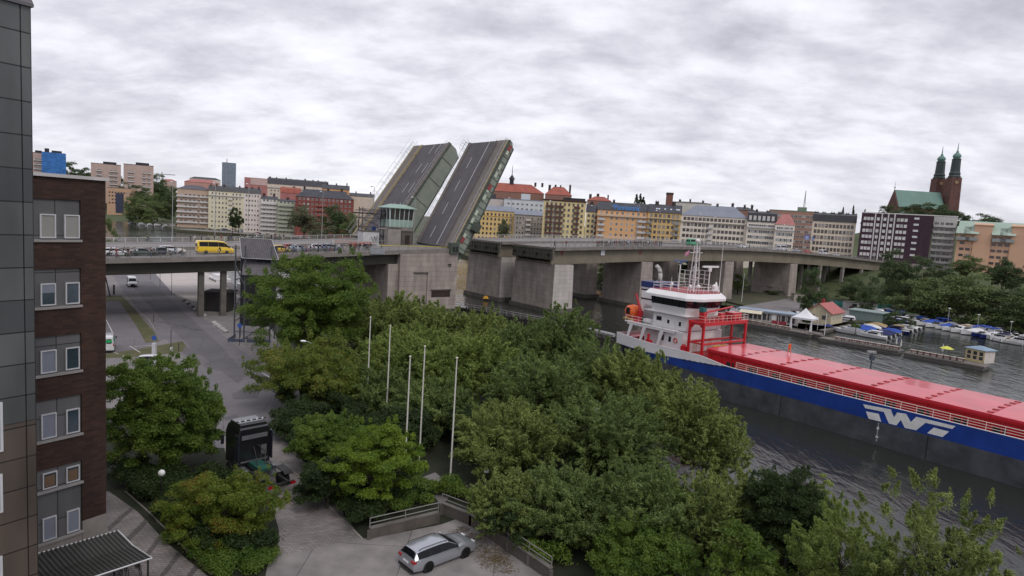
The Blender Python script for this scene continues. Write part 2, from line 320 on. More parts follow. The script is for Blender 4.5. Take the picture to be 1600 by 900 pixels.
# grass edge beside the car park, with a kerb
pixpoly('verge', [(60,462),(190,462),(198,470),(242,520),(248,533),(228,536),(212,508),(186,470),(60,474)], M_grass, 5)
pixpoly('verge', [(165,553),(215,546),(285,533),(296,548),(240,556),(165,560)], M_grass, 6)
def pixline(name, pts, w, m, lvl, z=GZ):
 b = MB()
 for i in range(len(pts)-1):
  p = W(*pts[i], z); q = W(*pts[i+1], z); d = (q-p).normalized(); n = Vector((-d.y, d.x, 0))*w/2
  zz = Vector((0,0,0.004*lvl)); b.add([p+n+zz, p-n+zz, q-n+zz, q+n+zz], [(0,1,2,3)])
 return struct(b.build(name, m))
for pts in [[(166,500),(178,524)], [(203,541),(219,551)], [(200,543),(240,539)], [(192,556),(201,563)], [(168,548),(185,553)]]:
 pixline('parking_line', pts, 0.12, M_white, 9)
pixline('road_line', [(405,580),(438,600)], 0.1, M_white, 9)
def kerb(pts, w=0.16, h=0.12, m=None, z=GZ):
 b = MB()
 for i in range(len(pts)-1):
  p = W(*pts[i], z); q = W(*pts[i+1], z); d = (q-p).normalized(); n = Vector((-d.y, d.x, 0))*w/2
  b.prism([(p+n).xy, (p-n).xy, (q-n).xy, (q+n).xy], z, z+h-0.001*i)
 return struct(b.build('kerb', m or M_conc))
kerb([(196,464),(216,488),(232,500),(242,516)]); kerb([(272,458),(285,470),(352,520),(440,590)], 0.15, 0.06)
kerb([(196,768),(232,800),(300,868),(330,898)], 0.1, 0.05); kerb([(440,720),(500,778),(566,843)], 0.14, 0.08)
# ---- far banks
M_bank = mat('far_bank_grass', (0.035,0.05,0.02), 0.95, noise=0.35, scale=0.03, col2=(0.09,0.08,0.05))
far_left = [(-3000,1500),(-900,900),(-416,702),(-360,640),(-305,560),(-247,477),(-167,470),(-110,480),(-40,420),(-8,330),(20,285),(35,258),(52,262),(72,232),(76,216),
   (84,204),(92,196),(100,188),(112,196),(128,222),(150,250),(160,246),(142,226),(150,212),(172,204),(200,200),(300,190),(900,120),(3000,200),(4000,5000),(-4000,5000)]
struct(MB().prism(far_left, -4, 1.6).build('far_bank', M_bank))
def sstep(a, b, x): t = np.clip((x-a)/(b-a), 0, 1); return t*t*(3-2*t)
def hill(name, x0, x1, y0, y1, n, fn, m):
 xs = np.linspace(x0, x1, n); ys = np.linspace(y0, y1, n); X, Y = np.meshgrid(xs, ys); Z = fn(X, Y)
 rs = np.random.RandomState(3); Z = Z + (rs.rand(*Z.shape)-0.5)*1.2*(Z > 4)
 b = MB(); b.v = [(float(X[j,i]), float(Y[j,i]), float(Z[j,i])) for j in range(n) for i in range(n)]
 b.f = [(j*n+i, j*n+i+1, (j+1)*n+i+1, (j+1)*n+i) for j in range(n-1) for i in range(n-1)]; b.m = [0]*len(b.f)
 return struct(b.build(name, m, smooth=True))
def right_z(X, Y):        # street level behind the marina climbs to 14 m, church hill to 52 m
 e = sstep(215, 285, Y-np.clip((300-X)*0.1, -10, 30))*sstep(110, 190, X+(Y-250)*0.25)
 c = np.exp(-(((X-470)/120)**2+((Y-690)/120)**2))
 return 1.0+12.5*e*np.ones_like(X)+40*c
hill('terrain', 60, 1500, 215, 1400, 60, right_z, M_lawn)
def left_z(X, Y):
 return -1+30*np.exp(-(((X+560)/260)**2+((Y-960)/170)**2))+26*np.exp(-(((X+290)/110)**2+((Y-820)/130)**2))
hill('terrain', -1400, 100, 560, 1600, 50, left_z, M_lawn)
xypoly('promenade', [(-250,482),(-167,474),(-112,484),(-112,500),(-165,492),(-250,500)], M_pave, 2, 1.6)
pix = [(1180,496),(1160,478),(1235,466),(1300,470),(1385,482),(1404,486),(1290,509),(1230,503)]
xypoly('boat_yard', [tuple(W(a,b,1.6).xy) for a,b in pix], M_pave, 2, 1.6)
xypoly('service_road', [tuple(W(a,b,1.6).xy) for a,b in [(1300,466),(1345,470),(1400,462),(1352,440),(1300,440)]], M_pave, 3, 1.6)
# ================================================================ THE TWIN BRIDGE
_zs = [-400,-200,-140,-103.6,-79,-46,-31,0,34,66,95,129,165,199,240,330,500]; _zz = [9.5,11.4,12.6,13.5,14.4,16.2,16.9,17.8,19.0,19.6,19.7,19.2,18.0,16.5,15.2,14.2,14]
_co = None
def zd(s):
 return float(np.interp(s, _zs, _zz))
def zdsm(s): return sum(zd(s+d) for d in (-12,-6,0,6,12))/5
BRLOC = (BO.x, BO.y, 0)
M_girdL = mat('olive_girder_paint', (0.026,0.024,0.015), 0.6, noise=0.3, scale=0.3)
M_girdR = mat('weathered_beige_girder', (0.18,0.155,0.115), 0.8, noise=0.2, scale=0.25)
M_block = brickmat('granite_pier_blocks', (0.34,0.29,0.26), (0.28,0.24,0.215), (0.17,0.145,0.13), 2.6, 1.15, 0.025, axis='box', bump=0.5, noise=0.22)
M_blocklt = brickmat('pale_granite_blocks', (0.47,0.43,0.4), (0.41,0.375,0.35), (0.22,0.2,0.19), 2.6, 1.15, 0.025, axis='box', bump=0.5, noise=0.15)
M_rail = mat('galvanised_rail', (0.42,0.42,0.42), 0.5, 0.3, noise=0.1)
M_railw = mat('white_rail_paint', (0.62,0.62,0.63), 0.5, noise=0.1)
M_beam = mat('weathered_edge_beam', (0.19,0.17,0.155), 0.9, noise=0.25, scale=0.5)
M_rust = mat('rusted_end_plate', (0.11,0.105,0.09), 0.8, noise=0.4, scale=0.8, col2=(0.16,0.12,0.08))
M_green = mat('pale_green_girder', (0.21,0.235,0.195), 0.6, noise=0.15, scale=0.5)
M_greend = mat('dark_green_steel', (0.06,0.075,0.06), 0.6, noise=0.3, scale=0.5)
def sweep(b, prof, s0, s1, step=6, m=0, zf=zdsm):
 n = max(1, int(math.ceil((s1-s0)/step))); k = len(prof)
 a = sum(prof[i][0]*prof[(i+1)%k][1]-prof[(i+1)%k][0]*prof[i][1] for i in range(k))
 if a < 0: prof = prof[::-1]
 rings = []
 for j in range(n+1):
  s = s0+(s1-s0)*j/n; z = zf(s); rings.append([(s, t, z+dz) for t, dz in prof])
 return b.loft(rings, m)
def rectp(t0, t1, z0, z1): return [(t0,z0),(t1,z0),(t1,z1),(t0,z1)]
def railing(parent, t, s0, s1, m, h=1.1, step=2.4, mesh=True, base=0.0):
 b = MB(); sweep(b, rectp(t-0.045, t+0.045, base+h-0.06, base+h), s0, s1)
 for zz in (0.25, 0.55, 0.82): sweep(b, rectp(t-0.015, t+0.015, base+h*zz-0.015, base+h*zz+0.015), s0, s1)
 s = s0+0.2
 while s < s1-0.1:
  z = zdsm(s)+base; b.box(s-0.035, s+0.035, t-0.035, t+0.035, z, z+h-0.062); s += step
 return b.build('railing', m, parent)
def carriageway(t0, name, label, walk_near, rails, gird_in):
 T = thing(name, label, 'bridge', BRLOC, BTH, 'twin carriageways of the lifting bridge'); t1 = t0+18
 w0, w1 = (t0+0.35, t0+4.2) if walk_near else (t1-4.2, t1-0.35)
 r0, r1 = (t0+4.2, t1-0.8) if walk_near else (t0+0.8, t1-4.2)
 for a, c, gm, gd0, gd1 in ((-320, -31.5, M_girdL, 2.9, 2.9), (0.0, 260, M_girdR, 4.2, 4.6)):
  b = MB(); sweep(b, rectp(t0, t1, -0.55, -0.01), a, c); b.build('deck', M_beam, T)
  b = MB(); sweep(b, [(r0,-0.005),(r1,-0.005),(r1,0.02),(r0,0.02)], a, c); b.build('roadway', M_deck, T)
  b = MB(); sweep(b, rectp(w0, w1, -0.004, 0.14), a, c); b.build('sidewalk', M_pave, T)
  b = MB()
  for e in (t0, t1): sweep(b, rectp(e-0.12 if e == t0 else e-0.3, e+0.3 if e == t0 else e+0.12, -0.7, 0.2), a, c)
  b.build('edge_beam', M_beam, T)
  b = MB(); xs = [t0+1.3, t0+16.7]
  for gx in ((t0+1.3, t0+1.9), (t0+16.1, t0+16.7)): sweep(b, rectp(gx[0], gx[1], -gd1, -0.56), a, c)
  sweep(b, rectp(t0+1.92, t0+16.08, -gd1+0.3, -gd1+0.6), a, c)
  o = b.build('girder', gm, T)
  mk = MB(); s = a+3; lane = (r0+r1)/2
  for off in (-1.6, 1.9):
   s = max(a+3, -150)
   while s < c-4:
    zz = [zdsm(s), zdsm(s+3)]; u = lane+off
    mk.add([(s,u-0.07,zz[0]+0.026),(s+3,u-0.07,zz[1]+0.026),(s+3,u+0.07,zz[1]+0.026),(s,u+0.07,zz[0]+0.026)], [(0,1,2,3)]); s += 9
  for u in (r0+0.35, r1-0.35): sweep(mk, [(u-0.06,0.0255),(u+0.06,0.0255),(u+0.06,0.027),(u-0.06,0.027)], max(a,-150), c)
  mk.build('lane_marking', M_white, T)
  for t, m_ in rails: railing(T, t, max(a, -170), c, m_, base=0.14)
 return T
near_br = carriageway(0.0, 'road_bridge', 'near carriageway of the long bridge on block piers, crowded with stranded cars and cyclists', True, [(0.1, mat('dark_rail', (0.16,0.155,0.15), 0.6)), (17.7, M_rail)], 1.5)
far_br = carriageway(24.0, 'road_bridge', 'far carriageway of the bridge, behind the near one, with white railing on its outer walkway', False, [(24.3, M_rail), (41.8, M_railw)], 1.5)
far_br.location.x += 0; far_br['group'] = near_br['group']
# end faces of the fixed spans across the gap
for T, t0 in ((near_br, 0), (far_br, 24)):
 z = zdsm(0); b = MB(); b.box(-0.5, -0.01, t0+0.2, t0+17.8, z-3.4, z-0.3)
 b.build('end_plate', M_rust, T)
 b = MB()
 for k in range(13): b.box(-0.72, -0.5, t0+0.4+k*1.42, t0+0.55+k*1.42, z-3.3, z-0.4)
 for zz in (-3.1, -1.9, -0.7): b.box(-0.68, -0.5, t0+0.3, t0+17.7, z+zz, z+zz+0.16)
 b.build('end_rib', M_greend, T)
 for k in (1.5, 6.2, 12.0, 16.2): MB().box(-0.8, -0.5, t0+k, t0+k+0.7, z-2.4, z-1.6).build('lock_socket', mat('black_opening', (0.01,0.01,0.01), 0.9), T)
# piers: long block-faced walls, one under each carriageway
def pier(T, s, t0, w, zb=-3, top=None, ln=15.6, matb=None, endm=None):
 ztop = (zdsm(s)-4.75) if top is None else top
 tt = t0+(18-ln)/2
 b = MB(); bw = 0.35
 ring0 = [(s-w/2-bw, tt-bw, zb), (s+w/2+bw, tt-bw, zb), (s+w/2+bw, tt+ln+bw, zb), (s-w/2-bw, tt+ln+bw, zb)]
 ring1 = [(s-w/2, tt, ztop), (s+w/2, tt, ztop), (s+w/2, tt+ln, ztop), (s-w/2, tt+ln, ztop)]
 b.loft([ring0, ring1]); b.f = b.f[::1]
 p = b.build('pier', matb or M_block, T)
 b = MB()
 for k in range(6): b.box(s-w/2+0.3, s+w/2-0.3, tt+0.6+k*(ln-2)/5, tt+1.4+k*(ln-2)/5, ztop, ztop+0.16)
 b.build('bearing', M_concd, p)
 return p
for T, t0 in ((near_br, 0.0), (far_br, 24.0)):
 # the gap pier (stands taller, its seaward end faced in a paler block colour)
 for s, w in ((4.0, 7.0), (40.0, 5.2), (84.0, 5.2), (128.0, 5.2)):
  top = zdsm(s)-3.42 if s < 5 else None
  p = pier(T, s, t0, w, top=zdsm(s)-4.62 if s < 5 else None, zb=-3, ln=17.4 if s < 5 else 15.6)
  if s < 5:
   b = MB(); z = zdsm(0); b.box(0.5, 7.5, t0+0.3, t0+17.7, z-4.6, z-3.3) ;
   tt = t0+0.3; bw = 0.35
   b2 = MB(); b2.loft([[(s-w/2-bw, tt-bw-0.12, -3),(s+w/2+bw, tt-bw-0.12, -3),(s+w/2+bw, tt-bw-0.01, -3),(s-w/2-bw, tt-bw-0.01, -3)],
        [(s-w/2, tt-0.12, z-4.7),(s+w/2, tt-0.12, z-4.7),(s+w/2, tt-0.01, z-4.7),(s-w/2, tt-0.01, z-4.7)]])
   b2.build('pale_end_facing', M_blocklt, p)
  # plinth at the waterline
  b = MB(); b.box(s-w/2-0.9, s+w/2+0.9, t0+(0.0 if s > 5 else -0.7), t0+18.2, -3, 1.1); b.build('footing', M_concd, p)
# land-side concrete frame at the right end
for T, t0 in ((near_br, 0.0), (far_br, 24.0)):
 for s in (150, 170, 188, 206, 225):
  b = MB()
  for tt in (1.2, 9, 16.0): b.box(s-0.6, s+0.6, t0+tt, t0+tt+1.2, 0, zdsm(s)-4.62)
  b.build('column', M_conc, T)
# the slender columns on the left bank, the dark inner hall at the tower pier
for s in [BS(315,440,2.0)[0], BS(350,440,2.0)[0]]+[-138]:
 for tt in (2.0,):
  for T, t0 in ((near_br, 0.0),):
   b = MB(); b.box(s-0.5, s+0.5, t0+tt, t0+tt+1.0, GZ-0.5, zdsm(s)-2.92); b.build('column', M_concd, T)
# tower pier: the great block abutment that holds the machinery
def tower_pier(T, t0, label=None):
 z0, z1 = zdsm(-46)-0.75, zdsm(-31)-0.75
 b = MB(); s0, s1 = -47.0, -31.5
 # front wall with a recessed panel and a dark slot
 ta, tb = t0-0.25, t0+18.2
 def wall(sa, sb, za, zb, th=0.8):
  b.add([(sa,ta,za),(sb,ta,za),(sb,ta+th,za),(sa,ta+th,za)]+[(sa,ta,zb if zb is not None else zt(sa)),(sb,ta,zb if zb is not None else zt(sb)),(sb,ta+th,zb if zb is not None else zt(sb)),(sa,ta+th,zb if zb is not None else zt(sa))],
     [(0,3,2,1),(4,5,6,7),(0,1,5,4),(1,2,6,5),(2,3,7,6),(3,0,4,7)])
 zt = lambda s: z0+(z1-z0)*(s-s0)/(s1-s0)
 wall(s0, -43.4, -3, None); wall(-39.6, s1, -3, None); wall(-43.4, -39.6, 11.2, None); b.box(-43.4, -39.6, ta+0.35, ta+0.8, -3, 11.2)
 # body behind
 b.add([(s0,ta+0.8,-3),(s1,ta+0.8,-3),(s1,tb,-3),(s0,tb,-3),(s0,ta+0.8,z0),(s1,ta+0.8,z1),(s1,tb,z1),(s0,tb,z0)], [(0,3,2,1),(4,5,6,7),(0,1,5,4),(1,2,6,5),(2,3,7,6),(3,0,4,7)])
 p = b.build('tower_pier', M_block, T)
 b = MB(); b.box(-38.4, -33.2, ta-0.06, ta+0.1, 5.4, 7.0); b.build('dark_slot', mat('rusty_slot', (0.03,0.018,0.014), 0.8, noise=0.5), p)
 b = MB(); b.box(-38.6, -33.0, ta-0.22, ta-0.0, 7.0, 7.25); MB().box(-43.6,-39.4,ta-0.1,ta+0.05,11.2,11.35).build('lintel', M_concd, p); b.build('lintel', M_concd, p)
 b = MB(); b.box(-34.2, -33.4, ta-0.5, ta, 13.2, 13.35); b.tube((-33.8,ta-0.5,13.3),(-33.8,ta-0.5,12.7),0.12); b.build('navigation_lamp', mat('black_steel', (0.02,0.02,0.02), 0.5), p)
 return p
tower_pier(near_br, 0.0); tower_pier(far_br, 24.0)
# side wings of abutment on the left bank beneath the near carriageway
b = MB(); b.box(-49.5, -47.02, 0.6, 17.4, -1, zdsm(-48)-3.0); b.build('abutment_wall', M_block, near_br)
# red warning triangles and a blue-white sign on the girder
for s_px in (878, 1000):
 s, z = BS(s_px, 396, 1.3); b = MB(); b.add([(s-0.7,1.22,z+0.6),(s+0.7,1.22,z+0.6),(s,1.22,z-0.6)], [(0,2,1)]); b.add([(s-0.7,1.24,z+0.6),(s+0.7,1.24,z+0.6),(s,1.24,z-0.6)], [(0,1,2)])
 b.build('navigation_mark', mat('red_mark', (0.25,0.03,0.03), 0.6), near_br)
def sign(name, label, px, py, t, w, h, m, marks=None, group=None):
 s, z = BS(px, py, t); q = Bw(s, t, z); T = thing(name, label, 'sign', q, BTH, group)
 MB().box(-w/2, w/2, -0.03, 0.03, -h/2, h/2).build('plate', m, T)
 if marks:
  b = MB()
  for x0, x1, z0, z1 in marks: b.box(x0*w, x1*w, -0.045, -0.032, z0*h, z1*h)
  b.build('symbol', mat('sign_white', (0.7,0.7,0.7), 0.5), T)
 return T
M_blue = mat('sign_blue', (0.03,0.09,0.35), 0.5, noise=0.05)
sign('channel_sign', 'white and blue rectangular channel sign fixed to the right-hand bridge girder', 942, 393, 1.1, 1.6, 2.2, mat('sign_white', (0.7,0.7,0.7), 0.5), None)
# ---- bascule leaves
HZ = 17.2; HS = -32.5; LL = 31.1; LA = R_(61.6)
def leaf(t0, label, near):
 HS, LL, LA = (-32.5, 31.1, R_(61.6)) if near else (-38.3, 33.6, R_(55.5))
 T = thing('bascule_leaf', label, 'bridge leaf', Bw(HS, t0, HZ), BTH, 'raised bascule leaves')
 X = Matrix.Rotation(-LA, 4, 'Y')      # leaf built lying flat, then raised about its hinge
 def nb(): q = MB(); q.T = X; return q
 w = 18.0 if near else 20.5
 nb().box(0, LL, 0.0, w, -0.5, -0.01).build('deck_plate', M_greend, T)
 r0, r1 = (4.4, 17.0) if near else (1.0, 14.4)
 nb().box(0.1, LL-0.05, r0, r1, -0.008, 0.03).build('roadway', asphalt('leaf_asphalt', (0.08,0.074,0.084), (0.115,0.106,0.114)), T)
 M_walk = mat('leaf_walkway', (0.17,0.15,0.135), 0.9, noise=0.15, scale=0.7)
 wk = (0.3, 4.4) if near else (14.4, 20.2)
 nb().box(0.1, LL-0.05, wk[0], wk[1], -0.008, 0.16).build('walkway', M_walk, T)
 k = nb()
 if near: k.box(0.1, LL, 17.0, 17.9, -0.008, 0.3)
 else: k.box(0.1, LL, 0.1, 1.0, -0.008, 0.3)
 k.build('kerb', M_walk, T)
 mk = nb()
 for u in ((r0+4.0, r0+8.6) if near else (r0+3.6, r0+7.0)):
  x = 2.0
  if near and u == r0+4.0: mk.box(0.3, LL-0.2, u-0.09, u+0.09, 0.031, 0.036); continue
  while x < LL-3: mk.box(x, x+3.4, u-0.08, u+0.08, 0.031, 0.036); x += 7.0
 mk.build('lane_marking', M_white, T)
 yk = nb(); ys = [r0+1.2, wk[0]+0.25] if near else [wk[0]+0.6, wk[0]+1.4, wk[1]-0.5]
 for u in ys: yk.box(0.3, LL-0.2, u-0.11, u+0.11, 0.031 if r0 < u < r1 else 0.162, 0.05 if r0 < u < r1 else 0.19)
 yk.build('yellow_line', M_yellowp, T)
 # tyre-darkened guard rail between road and walkway
 gr = nb(); u = r0+0.1 if near else r1-0.1
 gr.box(0.3, LL-0.3, u-0.05, u+0.05, 0.55, 0.72)
 for i in range(13): gr.box(0.5+i*2.4, 0.6+i*2.4, u-0.04, u+0.04, 0.03, 0.56)
 gr.build('guard_rail', mat('brown_guard_rail', (0.14,0.11,0.08), 0.7), T)
 # side girders with ribs and pale panels
 for v in (0.25, w-0.65):
  dg = 0.0 if near else 2.3; g = nb(); g.extry([(0.0,-3.2-dg*1.3),(LL-1.2,-2.1-dg),(LL,-1.2-dg*0.6),(LL,-0.51),(0.0,-0.51)], v, v+0.4); go = g.build('side_girder', M_green, T)
  rb = nb()
  for i in range(19 if near else 5):
   x = 0.8+i*(1.62 if near else 7.0); d = -3.15+1.05*x/LL-dg; rb.box(x, x+0.12, v-0.1, v+0.5, d, -0.52)
  rb.build('stiffener', M_greend, go)
  ch = nb(); ch.extry([(0,-3.5-dg*1.3),(LL-1.2,-2.4-dg),(LL-1.2,-2.12-dg),(0,-3.22-dg*1.3)], v-0.15, v+0.55); ch.build('lower_chord', M_greend, go)
 cg = nb()
 for i in range(8):
  x = 1.5+i*4; cg.box(x, x+0.3, 0.8, w-0.8, -2.0, -0.52)
 cg.build('cross_girder', M_greend, T)
 if near:
  for x in (2.0, 17.0, 28.5): nb().box(x, x+1.6, 0.08, 0.24, -1.6, -0.7).build('red_panel', mat('red_panel', (0.25,0.05,0.05), 0.5), T)
  cr_ = nb(); cr_.box(6.0, 8.2, -1.3, 0.2, -3.4, -1.6); cr_.build('locking_bracket', M_greend, T)
  pl = nb()
  for i in range(12):
   if i % 3 != 1: pl.box(3.2+i*2.2, 4.6+i*2.2, 0.1, 0.24, -1.5, -0.75)
  pl.build('pale_panel', mat('pale_panel', (0.45,0.5,0.4), 0.5), T)
 # railings along both edges, a taller mesh guard at the tip
 for v in (0.12, w-0.12):
  r = nb(); r.box(0.2, LL-0.2, v-0.035, v+0.035, 1.2, 1.27); r.box(0.2, LL-0.2, v-0.02, v+0.02, 0.7, 0.73)
  for i in range(16): r.box(0.3+i*2.02, 0.36+i*2.02, v-0.03, v+0.03, 0.0, 1.2)
  r.build('railing', M_rail, T)
 tp = nb(); u = 17.6
 for i in range(4): tp.tube((LL-0.4-i*0.9, u, 0.2), (LL-0.4-i*0.9, u, 2.3), 0.04)
 tp.tube((LL-0.4, u, 2.3), (LL-3.1, u, 2.3), 0.04); tp.tube((LL-0.4, u, 1.3), (LL-3.1, u, 1.3), 0.04); tp.tube((LL-0.2, u, 0.2), (LL+0.6, u, 1.4), 0.04)
 tp.build('tip_guard', M_rail, T)
 if not near:
  r = nb()
  for i in range(9): r.tube((1+i*3.6, w+1.2, -0.3), (1+i*3.6, w+1.6, 1.7), 0.035); r.tube((1+i*3.6, w, -0.3), (1+i*3.6, w+1.2, -0.3), 0.04)
  r.box(0.5, LL+1.5, w+1.5, w+1.56, 1.65, 1.7); r.box(0.5, LL+1.5, w+1.2, w+1.26, 0.4, 0.45)
  r.build('maintenance_gangway', M_rail, T)
 # tail behind the hinge
 tl = nb(); tl.extry([(-4.2,-3.2),(0,-3.4),(0,-0.5),(-1.2,-0.5)], 1.0, w-1.0); tl.build('counterweight', M_greend, T)
 return T
leaf(0.0, 'nearer raised bridge leaf with steep lane-marked roadway and pale green panels along its edge', True)
leaf(25.0, 'rear raised bridge leaf with plain green side girder, partly hidden by the control cabin', False)
# machinery pit rim and pier-top trim around hinge
b = MB(); z = zdsm(-31.5); b.box(-33.5, -31.2, 0.0, 18.0, z-1.6, z-0.78); b.build('hinge_beam', M_concd, near_br)
b = MB(); b.box(-33.5, -31.2, 24.0, 42.0, z-1.6, z-0.78); b.build('hinge_beam', M_concd, far_br)
b = MB(); b.box(-34.0,-31.6,-0.9,0.7,z-1.0,z+1.6); b.box(-33.6,-32.0,-1.1,-0.9,z-0.4,z+1.0); b.build('hinge_housing', M_greend, near_br, bevel=0.08)
b = MB()
for t in (-1.12,):
 b.box(-33.5,-33.0,t-0.02,t,z-0.3,z+0.7); b.box(-32.7,-32.2,t-0.02,t,z-0.3,z+0.7)
b.build('housing_opening', mat('black_opening', (0.01,0.01,0.01), 0.9), near_br)
# ---- control cabin between the carriageways
s, _ = BS(625, 372, 19.0); s_c = s
zc = zdsm(s_c)
z1_ = BS(625, 355, 19)[1]; z2_ = BS(625, 343.5, 19)[1]; z3_ = BS(625, 326, 19)[1]
sl, _ = BS(606, 340, 19); sr, _ = BS(646, 340, 19); hw = (sr-sl)/2*0.86
T = thing('control_cabin', 'small control cabin with green hipped roof and window band on a concrete pedestal', 'control cabin', Bw(s_c, 21.0, zc), BTH)
h0, h1, h2 = z1_-zc, z2_-zc, z3_-zc
b = MB(); b.loft([[(-hw*1.0,-2.0,-3),(hw*1.0,-2.0,-3),(hw*1.0,2.2,-3),(-hw*1.0,2.2,-3)],[(-hw,-2.1,h0),(hw,-2.1,h0),(hw,2.3,h0),(-hw,2.3,h0)]]); b.build('pedestal', M_conc, T)
b = MB(); b.loft([[(-hw,-2.2,h0),(hw,-2.2,h0),(hw,2.4,h0),(-hw,2.4,h0)],[(-hw-0.15,-2.35,h1),(hw+0.15,-2.35,h1),(hw+0.15,2.55,h1),(-hw-0.15,2.55,h1)]]); b.build('parapet', mat('mint_panel', (0.33,0.44,0.39), 0.5, noise=0.08), T)
b = MB(); b.loft([[(-hw-0.05,-2.25,h1),(hw+0.05,-2.25,h1),(hw+0.05,2.45,h1),(-hw-0.05,2.45,h1)],[(-hw-0.25,-2.5,h2-0.02),(hw+0.25,-2.5,h2-0.02),(hw+0.25,2.7,h2-0.02),(-hw-0.25,2.7,h2-0.02)]]); b.build('window_band', glassmat('cabin_glass', (0.05,0.045,0.045)), T)
b = MB()
for i in range(6):
 x = -hw+(2*hw)*i/5
 for y0, y1 in ((-2.28,-2.56), (2.5,2.76)): b.tube((x, y0, h0), (x*1.07, y1, h2), 0.09, n=4)
for y in (-2.2,-0.7,0.8,2.4):
 for sx in (-1, 1): b.tube((sx*(hw+0.06), y, h0), (sx*(hw+0.3), y*1.05, h2), 0.09, n=4)
b.build('mullion', mat('cabin_frame', (0.55,0.65,0.6), 0.5), T)
b = MB(); e = 0.9; b.loft([[(-hw-e,-2.2-e,h2),(hw+e,-2.2-e,h2),(hw+e,2.4+e,h2),(-hw-e,2.4+e,h2)],[(-hw-e,-2.2-e,h2+0.15),(hw+e,-2.2-e,h2+0.15),(hw+e,2.4+e,h2+0.15),(-hw-e,2.4+e,h2+0.15)],[(-hw*0.6,-0.4,h2+1.1),(hw*0.6,-0.4,h2+1.1),(hw*0.6,0.6,h2+1.1),(-hw*0.6,0.6,h2+1.1)]])
b.build('roof', mat('copper_green_roof', (0.28,0.4,0.34), 0.6, noise=0.1), T)
# service sheds and gantry boxes beside the cabin
def shed(name, label, cat, px0, px1, pyt, pyb, t, dep, m, extra=None):
 s0, zb = BS(px0, pyb, t); s1, _ = BS(px1, pyb, t); zt = BS((px0+px1)/2, pyt, t)[1]; zb = zdsm((s0+s1)/2)
 T = thing(name, label, cat, Bw((s0+s1)/2, t, zb), BTH); w = (s1-s0)/2
 b = MB(); b.box(-w, w, 0, dep, -0.05, zt-zb-0.2); b.build('wall', m, T); b = MB(); b.box(-w-0.12, w+0.12, -0.12, dep+0.12, zt-zb-0.2, zt-zb); b.build('roof', M_concd, T)
 return T, w, zt-zb
T, w, h = shed('machine_hut', 'low white machine hut with graffiti on its wall left of the control cabin', 'hut', 567, 592, 361, 379, 19.5, 3.2, mat('white_sheet', (0.5,0.5,0.5), 0.6, noise=0.2))
b = MB(); b.path([(w*0.0,-0.03,h*0.6),(w*0.3,-0.03,h*0.2),(w*0.4,-0.03,h*0.65),(w*0.6,-0.03,h*0.25),(w*0.75,-0.03,h*0.7)], 0.06, 4); b.build('graffiti', mat('black_paint', (0.02,0.02,0.02), 0.6), T)
T, w, h = shed('concrete_kiosk', 'bare concrete gate post hut in front of the control cabin pedestal', 'hut', 606, 626, 356, 379, 16.4, 2.2, M_conc)
b = MB(); b.box(-w-2.6, w, 0.2, 0.5, h-0.4, h-0.1); b.build('arm', M_conc, T)
T, w, h = shed('concrete_kiosk', 'weathered block hut with dark door opening right of the control cabin pedestal', 'hut', 627, 645, 361, 379, 16.4, 2.2, M_concd)
b = MB(); b.box(-w*0.4, w*0.4, -0.03, 0.02, 0.1, h*0.7); b.build('door', mat('rusty_slot', (0.03,0.018,0.014), 0.8), T)
# yellow closed-road strip along the near edge by the gap (barrier boom)
def boom(label, px0, px1, py, t, m):
 s0, z0 = BS(px0, py, t); s1, z1 = BS(px1, py, t); q = Bw(s0, t, z0); T = thing('barrier_boom', label, 'barrier', q, BTH)
 b = MB(); b.box(0, s1-s0, -0.06, 0.06, -0.09, 0.09); b.T = Matrix.Translation((0,0,0)); b.build('boom', m, T)
 b = MB(); b.box(-0.3, 0.3, -0.25, 0.25, -1.1, 0.35); b.build('housing', M_rail, T)
boom('long yellow barrier boom lowered in front of the bridge leaves', 590, 716, 383, 1.0, mat('boom_yellow', (0.5,0.42,0.08), 0.5))
boom('red and white barrier boom lowered across the far left lanes', 520, 585, 377, 17.0, mat('boom_red', (0.45,0.2,0.15), 0.5))
# ---- overhead gantry lattice left of the cabin
s0, _ = BS(562, 380, 22); s1, _ = BS(596, 380, 22)
T = thing('lattice_gantry', 'dark steel lattice gantry with cross bracing standing left of the control cabin', 'gantry', Bw((s0+s1)/2, 22, zdsm(s0)), BTH)
b = MB(); w = (s1-s0)/2; hh = BS(580, 327, 22)[1]-zdsm(s0)
for x in (-w, w):
 for y in (-1, 1): b.tube((x,y,0),(x,y,hh*1.05),0.12)
for k in range(4):
 z0 = hh*k/4; z1 = hh*(k+1)/4
 for y in (-1, 1): b.tube((-w,y,z0),(w,y,z1),0.06); b.tube((w,y,z0),(-w,y,z1),0.06); b.tube((-w,y,z1),(w,y,z1),0.07)
b.build('lattice', mat('dark_lattice', (0.05,0.045,0.05), 0.7), T)
b = MB(); b.box(-w*1.6, w*1.6, -0.9, 0.9, hh*0.86, hh*0.9); b.box(-w*1.6, w*1.6, -0.95, -0.9, hh*0.95, hh*0.97)
for i in range(9): b.box(-w*1.6+i*w*0.4, -w*1.6+i*w*0.4+0.06, -0.95, -0.9, hh*0.9, hh*0.97)
b.build('platform', mat('dark_lattice', (0.05,0.045,0.05), 0.7), T)
